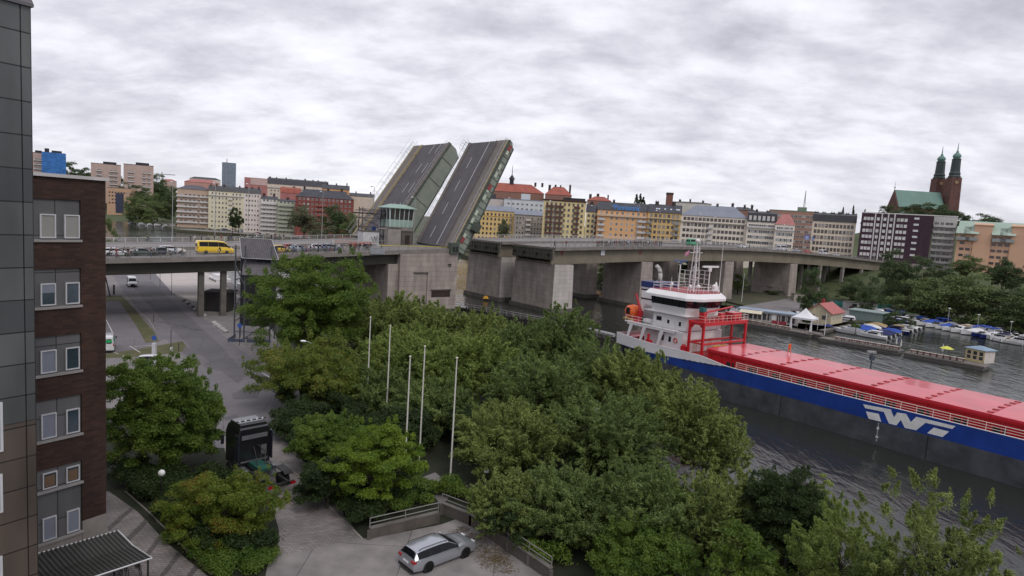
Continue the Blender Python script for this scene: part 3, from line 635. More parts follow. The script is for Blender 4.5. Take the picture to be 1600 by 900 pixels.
# ---- lamp posts
M_pole = mat('lamp_pole', (0.36,0.35,0.35), 0.5, 0.4, noise=0.1)
M_lampw = mat('lamp_glass', (0.75,0.75,0.75), 0.3, noise=0.02)
def bridge_lamp(px, pyt, t, label, arms=1, first=[None]):
 s, _ = BS(px, 378, t)
 for _i in range(6):
  z = zdsm(s);
  # base pixel unknown: keep s from the pole top's own sight line
  s2, ztop = BS(px, pyt, t); s = s2
 z = zdsm(s); h = min(14.5, max(7, ztop-z))
 T = thing('street_lamp', label, 'street lamp', Bw(s, t, z), BTH, 'lamp posts along the bridge')
 b = MB(); b.tube((0,0,0),(0,0,1.2),0.13,0.13,8); b.tube((0,0,1.2),(0,0,h),0.1,0.055,8);
 b.build('pole', M_pole, T)
 b = MB()
 for k in range(arms):
  sg = 1 if k == 0 else -1; b.path([(0,0,h-0.05),(0,sg*0.5,h+0.12),(0,sg*1.4,h+0.15)], 0.045, 5)
 b.build('arm', M_pole, T)
 for k in range(arms):
  sg = 1 if k == 0 else -1
  q = MB(); q.ball((0,sg*1.6,h+0.12),0.3,8,sc=(1,1,1)); q.v = [(x,y,(z_-h-0.12)*0.6+h+0.12) for x,y,z_ in q.v]; q.build('lamp_head', M_lampw, T, smooth=True)
 return T
lampspots = [(270,285,42.6,1,'leftmost tall lamp post, rising over the open water behind the far railing'),(337,287,42.6,1,'tall lamp post before the cream shoreline flats, second from the left'),(389,288,42.6,1,'tall lamp post in front of the white balcony flats'),
 (505,300,42.6,1,'tall lamp post in front of the red brick house'),(585,292,24,1,'lamp post between the lattice gantry and the rear leaf'),(649,309,16.5,1,'pale lamp post directly right of the control cabin'),
 (800,310,42.6,1,'thin lamp post before the grey and white flats right of the leaves'),(866,315,1.0,1,'pale lamp post on the near corner above the gap pier'),(930,322,24,1,'lamp post in front of the narrow yellow house'),
 (999,318,20.8,2,'double-armed lamp post in front of the orange flats'),(1032,330,1.0,1,'thin lamp post in front of the ochre flats'),(1123,340,20.8,1,'thin lamp post in front of the long white house'),(1101,335,1.0,1,'near-side lamp post before the white house with slate roof'),
 (1192,348,20.8,1,'thin lamp post before the white house with black attic'),(1232,352,1.0,1,'lamp post at the right end of the white house with the red hip roof'),(1296,352,20.8,1,'lamp post between the blue road signs and the cream house'),
 (1318,360,1.0,1,'near-side lamp post before the cream house with black attic roof'),(1372,352,1.0,1,'lamp post at the right end of the bridge before the dark brick flats')]
for a in lampspots: bridge_lamp(a[0], a[1], a[2], a[4], a[3])
# overhead blue direction signs on the right
T = thing('direction_sign', 'pair of blue overhead road signs on an arm at the bridge right end', 'road sign', Bw(*(lambda s: (s, 20.0, zdsm(s)))(BS(1262,378,20)[0])), BTH)
zz = BS(1262, 372, 20)[1]-T.location.z
MB().box(-3.6, 5.2, -0.1, 0.1, zz-0.15, zz+0.05).build('arm', M_pole, T)
b = MB(); b.tube((-3.4,0,0),(-3.4,0,zz+0.1),0.14); b.build('pole', M_pole, T)
for x0, x1, z0, z1 in ((-3.2,0.6,zz-0.9,zz+1.4), (3.2,4.8,zz-1.1,zz+0.9)):
 p = MB().box(x0, x1, -0.2, -0.12, z0, z1).build('sign_panel', M_blue, T)
 b = MB();
 for k in range(3): b.box(x0+0.3, x1-0.3-k*0.3, -0.215, -0.202, z0+0.35+k*0.6, z0+0.55+k*0.6)
 b.build('lettering', mat('sign_white', (0.7,0.7,0.7), 0.5), p)
s, z = BS(625,378,18)
# blue arrow sign by the cabin
T = sign('road_sign', 'small round blue road sign on the pole left of the control cabin', 584, 357, 23.8, 1.1, 1.1, M_blue)
# stacked stair tower with corrugated roof on the left bank
p0 = W(358, 530, GZ); p1 = W(383, 530, GZ)
Y0 = p0.y; zt = WY(370, 372, Y0).z
ax = W(437, 404, WY(437,404,Y0-1).z)
T = thing('stair_tower', 'steel stair tower with sloping corrugated roof standing on the left bank beside the bridge', 'stair tower', (WY(375,530,Y0).x, Y0, GZ), R_(8))
H1 = zt-GZ; wX = (WY(417,372,Y0).x-WY(370,372,Y0).x)
M_steel = mat('tower_steel', (0.1,0.105,0.115), 0.5, 0.5, noise=0.15)
b = MB()
for x, y in ((-0.6,2.2),(-0.6,-1.2),(1.0,-1.6),(4.9,2.2),(4.9,-1.2)): b.tube((x,y,0),(x,y,H1-1.0),0.13)
b.build('column', M_steel, T)
b = MB()
b.tube((-0.6,-1.2,H1*0.74),(1.0,-1.6,H1*0.55),0.12); b.tube((1.0,-1.6,H1*0.5),(-0.6,-1.2,H1*0.33),0.1); b2 = MB(); b2.tube((-0.6,-1.2,1.6),(4.9,-1.2,1.6),0.08); b2.build('guard_bar', M_steel, T)
for k in range(1,5): b.tube((-0.6,2.2,H1*k/5),(4.9,2.2,H1*k/5),0.08); b.tube((-0.6,-1.2,H1*k/5),(-0.6,2.2,H1*k/5),0.08)
b.build('brace', M_steel, T)
b = MB()
for k in range(5):
 z0 = 0.2+k*H1/5.6
 for i in range(10):
  x = 0.4+i*0.42 if k % 2 == 0 else 4.6-i*0.42; b.box(x, x+0.4, -0.9 if k%2 else 0.6, 0.5 if k%2 else 2.0, z0+i*H1/56, z0+i*H1/56+0.08)
b.build('stair_flight', M_steel, T)
b = MB(); b.box(-0.55, 4.85, 2.22, 2.3, H1*0.12, H1-1.2); b.box(4.9, 4.98, -1.1, 2.2, H1*0.12, H1-2.5); b.build('back_screen', mat('dark_screen', (0.035,0.033,0.038), 0.5), T)
def corrugated(b, A, B, C, D, n, d, m=0):
 """sheet from edge A-B to edge D-C with n ridges running from AB to DC"""
 A, B, C, D = map(Vector, (A, B, C, D)); nrm = (B-A).cross(D-A).normalized(); vs = []; N_ = n*4
 prof = [0, 1, 1, 0]
 for i in range(N_+1):
  u = i/N_; h = prof[i % 4]*d; vs.append(A.lerp(B, u)+nrm*h); vs.append(D.lerp(C, u)+nrm*h)
 b.add(vs, [(2*i, 2*i+2, 2*i+3, 2*i+1) for i in range(N_)], m)
b = MB(); x0 = -0.9; x1 = x0+wX+0.2
corrugated(b, (x0,2.0,H1), (x1,2.0,H1), (x1+2.0,-1.9,H1-3.0), (x0+1.4,-1.9,H1-3.0), 15, 0.13)
rf = b.build('corrugated_roof', mat('corrugated_zinc', (0.13,0.12,0.13), 0.5, 0.3, noise=0.15), T)
b = MB(); b.tube((x0,2.0,H1),(x1,2.0,H1),0.05); b.tube((x0,2.0,H1),(x0+1.4,-1.9,H1-3.0),0.05); b.tube((x0+1.4,-1.9,H1-3.0),(x1+2.0,-1.9,H1-3.0),0.05); b.tube((x1,2,H1),(x1+2.0,-1.9,H1-3.0),0.05); b.build('roof_edge', M_rail, rf)
b = MB(); corrugated(b, (x0+1.4,-1.0,H1-3.6), (x1+1.2,-1.0,H1-3.6), (x1+2.2,-2.4,H1-5.6), (x0+1.6,-2.4,H1-5.6), 14, 0.07); b.build('corrugated_roof', mat('corrugated_zinc', (0.2,0.19,0.2), 0.45, 0.6), T)
b = MB(); b.box(-1.4, 5.2, -1.8, -1.7, 0.0, 0.5); b.box(-1.4,-1.3,-1.8,2.4,0,0.5); b.build('base_frame', mat('tower_base_blue', (0.06,0.075,0.12), 0.5), T)
# ================================================================ THE CITY ACROSS THE WATER
M_slate = mat('slate_roof', (0.055,0.055,0.068), 0.7, noise=0.2, scale=0.3)
M_black = mat('black_tin_roof', (0.018,0.018,0.024), 0.5, noise=0.25, scale=0.4)
M_bluegrey = mat('blue_grey_tin_roof', (0.2,0.22,0.27), 0.5, noise=0.12, scale=0.2)
M_redroof = mat('red_tile_roof', (0.3,0.085,0.06), 0.8, noise=0.2, scale=0.3)
M_pinkroof = mat('faded_red_roof', (0.36,0.14,0.13), 0.7, noise=0.15, scale=0.3)
M_copper = mat('verdigris_roof', (0.27,0.37,0.3), 0.6, noise=0.2, scale=0.12, col2=(0.38,0.47,0.4))
M_pane = glassmat('window_pane', (0.05,0.05,0.055), 0.12, 0.8)
M_panel = mat('pale_blind', (0.35,0.34,0.34), 0.4, noise=0.15, scale=0.2)
M_frame = mat('window_frame_white', (0.6,0.58,0.55), 0.6)
M_frameb = mat('window_frame_brown', (0.12,0.07,0.05), 0.6)
M_chim = mat('soot_chimney', (0.05,0.035,0.033), 0.8)
_wm = {}
def winmesh(w, h, kind='two', frame=None, pane=None):
 k = (round(w,2), round(h,2), kind, (frame or M_frame).name, (pane or M_pane).name)
 if k in _wm: return _wm[k]
 b = MB(); f = 0.1
 b.box(-w/2, w/2, -0.02, 0.06, 0, h, 1)
 for x0, x1, z0, z1 in ((-w/2-f, w/2+f, -f, 0), (-w/2-f, w/2+f, h, h+f), (-w/2-f, -w/2, 0, h), (w/2, w/2+f, 0, h)): b.box(x0, x1, -0.09, 0.02, z0, z1, 0)
 n = {'one':1,'two':2,'three':3}[kind]
 for i in range(1, n): x = -w/2+w*i/n; b.box(x-0.05, x+0.05, -0.07, -0.015, 0, h, 0)
 me = b.mesh('window', [frame or M_frame, pane or M_pane]); _wm[k] = me; return me
def put(me, name, parent, loc, rz=0.0, label=None):
 o = bpy.data.objects.new(name, me); COL.objects.link(o); o.parent = parent; o.location = loc; o.rotation_euler = (0,0,rz)
 KID.setdefault(parent.name, []).append(o)
 return o
def grid_windows(T, L, h, rows, xs, z0, fh, w, wh, kind='two', frame=None, pane=None, skip=None, alt=0.18, cnt=[0], y=0.0, rz=0.0, limit=96):
 """windows row by row, each one a part; beyond the limit the rest are one part"""
 w *= 0.84; wh *= 0.94
 me = winmesh(w, wh, kind, frame, pane); me2 = winmesh(w, wh, kind, frame, M_panel) if alt else None
 n = 0; extra = MB(); rnd = random.Random(int(L*100+h*10))
 for r in range(rows-1, -1, -1):
  for i, x in enumerate(xs):
   if skip and skip(r, i): continue
   m = me2 if (alt and rnd.random() < alt) else me
   if n < limit: put(m, 'window', T, (x, y, z0+r*fh))
   else: extra.box(x-w/2, x+w/2, y-0.07, y+0.06, z0+r*fh, z0+r*fh+wh)
   n += 1
 if extra.v: o = extra.build('window_rows', M_pane, T); o['kind'] = 'stuff'
 return n
BLD = []
def bld(name, label, pL, pR, Y, zb, depth, wallm, roof='flat', roofm=None, rh=3.0, group=None, k=1.0, cat='apartment block', chim=0, over=0.35):
 P0 = WY(pL[0], pL[1], Y); r0 = P0.xy.length; q = _ray(*pR); P1 = Vector((0,0,CH))+q*(r0*k/q.xy.length); zt = (P0.z+P1.z)/2
 d = P1-P0; L = math.hypot(d.x, d.y); a = math.atan2(d.y, d.x); h = zt-zb
 T = thing(name, label, cat, (P0.x, P0.y, zb), a, group)
 b = MB(); b.box(0, L, 0, depth, -3, h); b.build('wall', wallm, T)
 rm = roofm or M_slate
 if roof == 'flat':
  b = MB(); b.box(-0.15, L+0.15, -0.15, depth+0.15, h, h+0.5); ro = b.build('roof', rm, T)
 elif roof == 'gable':
  b = MB(); b.extr([(-over,h-0.1),(depth+over,h-0.1),(depth+over,h+0.1),(depth/2,h+rh),(-over,h+0.1)], -0.2, L+0.2); ro = b.build('roof', rm, T)
 elif roof == 'hip':
  b = MB(); q = depth/2; b.loft([[(-over,-over,h),(L+over,-over,h),(L+over,depth+over,h),(-over,depth+over,h)],[(min(q,L*0.3),q*0.95,h+rh),(L-min(q,L*0.3),q*0.95,h+rh),(L-min(q,L*0.3),q*1.05,h+rh),(min(q,L*0.3),q*1.05,h+rh)]]); ro = b.build('roof', rm, T)
 elif roof == 'mansard':
  b = MB(); b.extr([(-over,h),(depth+over,h),(depth,h+rh),(depth/2,h+rh+1.2),(1.1,h+rh),(-over+0.1,h+0.2)], -0.15, L+0.15); ro = b.build('roof', rm, T)
 rnd = random.Random(int(L*37))
 for i in range(chim):
  x = L*(i+0.5+rnd.uniform(-0.25,0.25))/chim; w = rnd.uniform(0.5,1.1); zc_ = h+(rh if roof != 'flat' else 0)-0.6; hh = rnd.uniform(1.4,2.6)
  b = MB(); b.box(x-w, x+w, depth*0.45, depth*0.45+0.9, h+0.3, zc_+hh); b.box(x-w-0.12, x+w+0.12, depth*0.45-0.12, depth*0.45+1.02, zc_+hh, zc_+hh+0.2)
  for k in range(2): b.tube((x-w/2+k*w, depth*0.45+0.45, zc_+hh+0.2), (x-w/2+k*w, depth*0.45+0.45, zc_+hh+0.75), 0.17)
  b.build('chimney', M_chim, ro)
 BLD.append((name, round(L,1), round(h,1), round(math.degrees(a)), round(P0.x), round(P0.y), label[:30]))
 return T, L, h
def xsn(L, n, m=2.0, off=0): return [m+(L-2*m)*(i+0.5)/n+off for i in range(n)]
def balcony(T, x0, x1, z, m, dep=1.3, h=1.05, slab=None, name='balcony'):
 b = MB(); b.box(x0, x1, -dep, -0.01, z-0.18, z, 1); b.box(x0, x1, -dep, -dep+0.07, z, z+h); b.box(x0, x0+0.07, -dep+0.07, -0.01, z, z+h); b.box(x1-0.07, x1, -dep+0.07, -0.01, z, z+h)
 return b.build(name, [m, slab or m], T)
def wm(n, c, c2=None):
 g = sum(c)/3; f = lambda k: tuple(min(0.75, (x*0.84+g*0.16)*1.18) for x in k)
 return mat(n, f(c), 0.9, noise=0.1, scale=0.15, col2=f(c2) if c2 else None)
def string(T, L, z, m, d=0.18, h=0.25):
 return MB().box(-0.05, L+0.05, -d, 0.02, z, z+h).build('cornice', m, T)
M_balw = mat('white_balcony', (0.55,0.53,0.52), 0.7); M_balb = mat('brown_balcony', (0.1,0.045,0.04), 0.7); M_balg = mat('grey_balcony', (0.27,0.28,0.28), 0.7)
# --- far left: hill towers
def tower(label, pL, pR, Y, zb, wallm, cols, balc=True, extra=None, dep=16, rows=9):
 T, L, h = bld('tower_block', label, pL, pR, Y, zb, dep, wallm, 'flat', M_black, group='hilltop tower blocks', cat='tower block')
 fh = h/rows
 for c0, c1 in cols:
  for r in range(rows-1):
   z = 1.2+r*fh
   if balc:
    balcony(T, L*c0, L*c1, z+0.2, M_balw, 1.6, 1.0)
    put(winmesh(L*(c1-c0)*0.7, 1.3, 'two', M_frame), 'window', T, (L*(c0+c1)/2, 0, z+0.9))
 MB().box(L*0.4, L*0.85, 3, 10, h+0.5, h+3.0).build('lift_house', M_black, T)
 return T, L, h
M_pinkb = wm('pink_brick', (0.4,0.28,0.24)); M_creamt = wm('cream_render', (0.52,0.47,0.4))
tower('high-rise with white balconies at the far left edge, next to the blue-netted tower', (45,238), (69,239), 800, 20, M_pinkb, [(0.3,0.9)])
T, L, h = tower('high-rise wrapped in bright blue scaffold netting on the far left hill', (66,238.5), (102,239.5), 795, 20, wm('netted_wall', (0.1,0.2,0.4)), [], False)
b = MB()
for k in range(14): b.box(-0.6+L*k/14, -0.5+L*k/14, -1.0, -0.9, 0, h)
for k in range(10): b.box(-0.6, L+0.6, -1.05, -0.95, h*k/10, h*k/10+0.12)
b.build('scaffold', M_rail, T)
MB().box(-0.7, L+0.7, -1.25, -1.1, 1, h+0.2).build('blue_netting', mat('blue_netting', (0.035,0.15,0.42), 0.8, noise=0.35, scale=0.25), T)
MB().box(L+0.5, L+0.62, -1.1, 15, 1, h+0.2).build('blue_netting', MATS['blue_netting'], T)
MB().box(L*0.1, L*0.3, 3, 8, h+0.5, h+5).build('lift_house', M_black, T);
tower('pale pink high-rise with stacked balconies on the hill, left of its twin', (142,255), (189,258), 760, 14, M_pinkb, [(0.18,0.36),(0.6,0.75),(0.76,0.88)])
tower('pale pink high-rise right of its twin, above the orange brick house', (193,257), (240,259), 730, 12, M_pinkb, [(0.14,0.24),(0.25,0.35),(0.62,0.74),(0.78,0.9)])
T, L, h = bld('office_house', 'stepped orange brick house with a dark entrance panel below the hilltop towers', (167,293), (212,296), 680, 4, 14, wm('orange_brick', (0.42,0.25,0.15)), 'flat', M_beam)
grid_windows(T, L, h, 4, xsn(L,9,1), h-16, 3.6, 1.6, 1.5, 'one', M_frameb, skip=lambda r,i: 3 <= i <= 5 and r < 3)
MB().box(L*0.3, L*0.58, -0.4, 0.02, 1, h-5).build('dark_panel', mat('dark_blue_panel', (0.03,0.035,0.07), 0.4, noise=0.4), T)
# --- shoreline flats
T, L, h = bld('apartment_block', 'pinkish shoreline flats with six long white balcony bands, leftmost on the quay', (277,293), (330,299.5), 520, 2.2, 14, wm('peach_render', (0.42,0.29,0.21)), 'hip', mat('slate_and_red', (0.1,0.09,0.11), 0.7), 3.5)
fh = (h-3)/6.5
for r in range(6):
 balcony(T, -0.6, L*0.62, 3.2+r*fh, M_balw, 1.5, 1.1); balcony(T, L*0.66, L*0.97, 3.2+r*fh, M_balw, 1.5, 1.1)
grid_windows(T, L, h, 6, xsn(L,7,1.5), 4.0, fh, 2.0, 1.5, 'two')
T, L, h = bld('apartment_block', 'long pale yellow shoreline flats with dark roof and dense chimneys', (326,297), (381,302), 525, 2.2, 13, wm('pale_yellow_render', (0.55,0.5,0.34)), 'mansard', M_black, 3.2, chim=6)
fh = h/8; string(T, L, h-fh, M_balw, 0.8, 0.9)
grid_windows(T, L, h, 8, xsn(L,9,1.5), 1.2, fh, 1.2, 1.5, 'one', M_frame, M_pane, skip=lambda r,i: i == 5)
for r in range(1,7): balcony(T, L*0.56, L*0.68, 1.0+r*fh, M_balw, 1.1)
T, L, h = bld('apartment_block', 'pinkish white shoreline flats between the yellow flats and the white balcony stack', (381,301), (408,304), 500, 2.2, 13, wm('pinkish_render', (0.56,0.49,0.44)), 'mansard', M_black, 3.0, chim=3)
fh = h/8; grid_windows(T, L, h, 8, xsn(L,5,1.0), 1.2, fh, 1.1, 1.4, 'one')
T, L, h = bld('apartment_block', 'shoreline flats with tall stack of white balconies beside the willow', (408,310), (434,312), 500, 2.2, 13, wm('cream_white_render', (0.55,0.51,0.46)), 'gable', M_slate, 2.2, chim=2)
fh = h/8
for r in range(7): balcony(T, -0.3, L*0.96, 2.5+r*fh, M_balw, 1.5, 1.1)
grid_windows(T, L, h, 8, xsn(L,4,1), 1.4, fh, 1.6, 1.5, 'two')
T, L, h = bld('apartment_block', 'sage green shoreline flats with long balconies left of the red brick house', (434,313), (462,316), 498, 2.2, 13, wm('sage_render', (0.4,0.41,0.31)), 'gable', M_slate, 1.5, chim=1)
for r in range(7): balcony(T, 0.2, L*0.97, 2.5+r*h/8, mat('sage_balcony', (0.36,0.4,0.3), 0.7), 1.5, 1.1)
grid_windows(T, L, h, 8, xsn(L,4,1), 1.4, h/8, 1.6, 1.5, 'two')
T, L, h = bld('apartment_block', 'dark red brick house with slate roof and red dormer gable behind the round willows', (462,307), (553,312), 490, 2.2, 14, brickmat('dark_red_render', (0.22,0.065,0.05), (0.18,0.055,0.045), (0.15,0.05,0.04), 3, 1.0, 0.03, axis='xz', bump=0), 'hip', M_slate, 6.0, chim=3)
fh = h/8; grid_windows(T, L, h, 8, xsn(L,13,1.5), 1.4, fh, 1.5, 1.5, 'two', M_frame, skip=lambda r,i: r < 2)
for r in range(2,7): balcony(T, L*0.36, L*0.56, 1.0+r*fh, mat('red_balcony', (0.3,0.08,0.06), 0.7), 1.2); balcony(T, L*0.05, L*0.14, 1.0+r*fh, MATS['red_balcony'], 1.2)
string(T, L, h-fh*1.1, MATS['red_balcony'], 0.3)
# --- second row behind
T, L, h = bld('apartment_block', 'long pale upper terrace with chimney-crowded dark roof behind the shoreline flats', (418,286), (512,294), 640, 2, 16, wm('pale_mix_render', (0.5,0.41,0.33)), 'mansard', M_slate, 5.0, chim=9)
grid_windows(T, L, h, 3, xsn(L,16,2), h-10.5, 3.4, 1.5, 1.6, 'two'); string(T, L, h-3.6, M_balw, 0.9, 1.0)
T, L, h = bld('apartment_block', 'orange stepped house end with dark balconies on the slope above the red brick house', (503,291), (546,300), 600, 2, 16, wm('orange_render', (0.5,0.25,0.09)), 'gable', M_slate, 4.0, chim=3)
grid_windows(T, L, h, 3, xsn(L,7,1.5), h-10, 3.3, 1.4, 1.5, 'two', M_frameb)
T, L, h = bld('apartment_block', 'cream house stepping down the slope behind the lattice gantry', (546,302), (585,312), 620, 2, 16, wm('pale_mix_render', (0.5,0.41,0.33)), 'gable', M_slate, 3.0, chim=2)
T, L, h = bld('apartment_block', 'house with bright red dormered roof between the upper terrace and the sage green flats', (438,300), (470,303), 540, 2, 12, M_pinkroof, 'mansard', M_redroof, 3.5, chim=2)
T, L, h = bld('office_block', 'pinkish red office block with flat roof on the skyline right of the glass tower', (382,277), (419,280), 900, 2, 18, wm('rose_brick', (0.36,0.13,0.12)), 'flat', M_pinkb)
MB().box(L*0.25, L+0.1, -0.4, 0.0, h-9, h-0.5).build('pale_band', wm('rose_pale', (0.45,0.3,0.28)), T)
T, L, h = bld('office_tower', 'slim bluish glass office tower standing alone on the skyline', (347,253), (369,256), 1500, 2, 26, brickmat('glass_tower_skin', (0.16,0.2,0.26), (0.13,0.17,0.22), (0.28,0.3,0.33), 2.6, 3.4, 0.12, 0.35, axis='xz', offset=0, bump=0), 'flat', M_bluegrey, cat='office tower')
MB().box(L*0.28, L*0.38, -0.6, 0.0, 2, h+2).build('stair_fin', M_bluegrey, T); b = MB(); b.tube((L*0.35,10,h),(L*0.35,10,h+9),0.8); b.build('mast', M_bluegrey, T)
for (label, pL, pR, Y, wmn, rfm) in [('low reddish roofs on the far hill left of the crane', (252,281), (276,284), 1100, M_pinkb, M_pinkroof), ('house with faded roof left of the shoreline flats with balcony bands', (288,284), (342,286), 620, wm('rose_brick2', (0.4,0.2,0.16)), M_pinkroof),
          ('pale low blocks on the far skyline behind the yellow flats', (296,279), (345,281), 1000, M_creamt, M_slate)]:
 bld('apartment_block', label, pL, pR, Y, 2, 14, wmn, 'hip', rfm, 3.0)
# tower crane far away
T = thing('tower_crane', 'thin pale tower crane far off on the skyline left of the shoreline flats', 'crane', WY(253,283,1300)); T.location.z = 20
b = MB(); z = WY(253,272,1300).z-20; b.tube((0,0,0),(0,0,z+4),1.0); b.build('mast', M_rail, T); MB().box(-8, 26, -0.7, 0.7, z-1, z+0.6).build('jib', M_rail, T)
# --- right of the leaves
ochre = wm('ochre_yellow_render', (0.62,0.42,0.13), (0.55,0.37,0.12))
T, L, h = bld('apartment_block', 'bright yellow five-storey house with small dark windows directly right of the raised leaf', (703,326), (745,328.5), 420, 8, 13, ochre, 'gable', M_bluegrey, 3.0)
grid_windows(T, L, h, 6, xsn(L,6,1), h-18.0, 3.0, 1.1, 1.4, 'one', M_frameb, limit=60)
T, L, h = bld('apartment_block', 'long yellow house with blue-grey roof, just left of the grey-brown house', (745,327), (804,332), 416, 8, 13, ochre, 'gable', M_bluegrey, 3.2)
grid_windows(T, L, h, 6, xsn(L,9,1), h-18.2, 3.05, 1.1, 1.5, 'one', M_frameb, limit=70); string(T, L, h-3.4, ochre, 0.35)
T, L, h = bld('apartment_block', 'grey-brown plastered house with white balcony column', (804,334), (851,338), 405, 8, 13, wm('grey_brown_render', (0.26,0.22,0.19)), 'gable', M_bluegrey, 3.0)
grid_windows(T, L, h, 6, xsn(L,9,1), h-17.8, 3.0, 1.2, 1.4, 'one', M_frame, alt=0.2, skip=lambda r,i: i in (3,4))
for r in range(5): balcony(T, L*0.4, L*0.56, h-15.5+r*3.0, M_balw, 1.3)
T, L, h = bld('apartment_block', 'pale blue-grey attic storeys rising behind the grey-brown house', (788,309), (853,317), 450, 8, 13, wm('pale_blue_render', (0.45,0.48,0.52)), 'flat', M_bluegrey)
grid_windows(T, L, h, 2, xsn(L,8,1.5), h-6.6, 3.2, 1.6, 1.2, 'two', M_frame); MB().box(L*0.4, L*0.62, 2, 8, h+0.4, h+4.4).build('attic_tower', MATS['pale_blue_render'], T)
T, L, h = bld('apartment_block', 'pale flat-roofed house with dark plant room just right of the raised leaf', (735,308), (788,312), 455, 8, 12, wm('pale_brown_render', (0.42,0.38,0.36)), 'flat', M_slate); MB().box(L*0.3,L*0.75,2,9,h+0.4,h+3.4).build('plant_room', M_slate, T)
T, L, h = bld('hall', 'long brick hall with bright red tile roof and small black spire on the skyline', (758,297), (850,303), 560, 20, 22, wm('brown_brick', (0.22,0.11,0.08)), 'hip', M_redroof, 7.5, cat='hall')
b = MB(); x = L*0.44; b.box(x-1.8,x+1.8,9,12.6,h+6.5,h+11); b.lathe([(2.6,h+11),(2.4,h+12),(0.9,h+14.2),(0.35,h+15),(0.12,h+23)],8,(x,10.8,0)); b.build('spire', M_black, T)
for x in (0.12,0.85,0.97): MB().box(L*x-0.9,L*x+0.9,9,11,h+6,h+9.6).build('chimney', M_chim, T)
T, L, h = bld('hall', 'brick hall end with curved red roof and four chimneys right of the spired hall', (852,301), (893,308), 540, 20, 22, MATS['brown_brick'], 'hip', M_redroof, 7.0, cat='hall', chim=4)
ycr = wm('cream_yellow_render', (0.6,0.48,0.22))
T, L, h = bld('apartment_block', 'tall yellow house with rows of dark brown balconies', (850,312), (916,318), 380, 8, 14, ycr, 'flat', M_balb)
fh = 3.1
for r in range(6):
 z = h-2.9-r*fh
 balcony(T, L*0.06, L*0.48, z-0.5, M_balb, 1.3, 1.0); balcony(T, L*0.72, L*0.86, z-0.5, M_balb, 1.3, 1.0)
grid_windows(T, L, h, 7, xsn(L,9,0.8), h-2.4-6*fh, fh, 1.2, 1.5, 'two', M_frameb)
MB().box(-0.6, L+0.6, -0.8, 14.5, h+0.5, h+0.9).build('roof_edge', M_balb, T); MB().box(L*0.45, L*0.98, 3, 9, h+0.9, h+2.4).build('roof_house', M_black, T)
T, L, h = bld('apartment_block', 'narrow yellow house with dark balconies squeezed before the orange flats', (916,330), (938,332.5), 378, 8, 13, ycr, 'gable', M_slate, 4.5, chim=1)
grid_windows(T, L, h, 5, xsn(L,3,0.5), h-14.9, 3.0, 1.4, 1.5, 'two', M_frameb)
for r in range(5): balcony(T, L*0.6, L*0.98, h-15.4+r*3.0, M_balb, 1.2)
orange = wm('warm_orange_render', (0.66,0.34,0.12), (0.6,0.32,0.13))
T, L, h = bld('apartment_block', 'warm orange house with set-back attic storey, slate roof and blue rooftop lettering', (934,327.5), (1013,331), 372, 8, 13, orange, 'gable', M_slate, 4.6, chim=1)
string(T, L, h-3.5, mat('orange_pale_band', (0.6,0.45,0.33), 0.8), 0.9, 1.0)
grid_windows(T, L, h, 5, xsn(L,9,0.8), h-14.4, 3.05, 1.3, 1.5, 'two', M_frame, alt=0.4, skip=lambda r,i: i in (1,) and r < 4)
for r in range(4): balcony(T, L*0.02, L*0.16, h-15.0+r*3.05, M_balw, 1.2); balcony(T, L*0.8, L*0.98, h-15.0+r*3.05, M_balw, 1.2)
# rooftop lettering
tx = bpy.data.curves.new('lettering', 'FONT'); tx.body = '*Pannasonic'; tx.size = 4.3; tx.extrude = 0.12; tx.space_character = 0.92
try:
 to = bpy.data.objects.new('tmp_text', tx); COL.objects.link(to); bpy.context.view_layer.update()
 me = bpy.data.meshes.new_from_object(to.evaluated_get(bpy.context.evaluated_depsgraph_get())); bpy.data.objects.remove(to); bpy.data.curves.remove(tx)
 xs_ = [v.co.x for v in me.vertices]; k = (L*0.56)/(max(xs_)-min(xs_))
 me.materials.clear(); me.materials.append(mat('blue_letters', (0.06,0.28,0.75), 0.4, noise=0.05))
 lo = bpy.data.objects.new('rooftop_lettering', me); COL.objects.link(lo); lo.parent = T; lo.rotation_euler = (R_(90),0,0); lo.scale = (k,0.95,1); lo.location = (L*0.28, 0.3, h+0.5)
 MB().box(L*0.27, L*0.86, 0.5, 0.6, h+0.2, h+0.5).build('lettering_rail', M_slate, T)
except Exception as ex: print('text', ex)
ochre2 = wm('golden_ochre_render', (0.56,0.36,0.12))
T, L, h = bld('apartment_block', 'golden ochre house with roof windows and grey balconies, left of the long white house', (1013,331), (1065,334.5), 366, 8, 13, ochre2, 'gable', M_slate, 4.8, chim=2)
string(T, L, h-3.5, M_balg, 0.7, 0.35)
grid_windows(T, L, h, 5, xsn(L,7,0.8), h-14.6, 3.05, 1.5, 1.6, 'two', M_frameb)
for r in range(4): balcony(T, L*0.0, L*0.13, h-15.2+r*3.05, M_balg, 1.2); balcony(T, L*0.8, L*0.96, h-15.2+r*3.05, M_balg, 1.2)
b = MB()
for x in (0.25,0.32,0.5,0.68,0.86,0.92): b.T = Matrix.Translation((L*x, 2.6, h+2.1))@Matrix.Rotation(R_(35),4,'X'); b.box(-0.5,0.5,-0.6,0.6,0,0.15)
b.T = None; b.build('roof_window', mat('skylight_glass', (0.5,0.55,0.6), 0.1), T)
whr = wm('cream_white_plaster', (0.66,0.58,0.48), (0.6,0.53,0.45))
T, L, h = bld('apartment_block', 'long white house with grey tin hip roof behind the middle of the bridge', (1065,335), (1168,342), 362, 8, 14, whr, 'hip', M_bluegrey, 6.0, chim=1)
string(T, L, h-3.7, mat('attic_band', (0.4,0.37,0.32), 0.8), 0.7, 0.4)
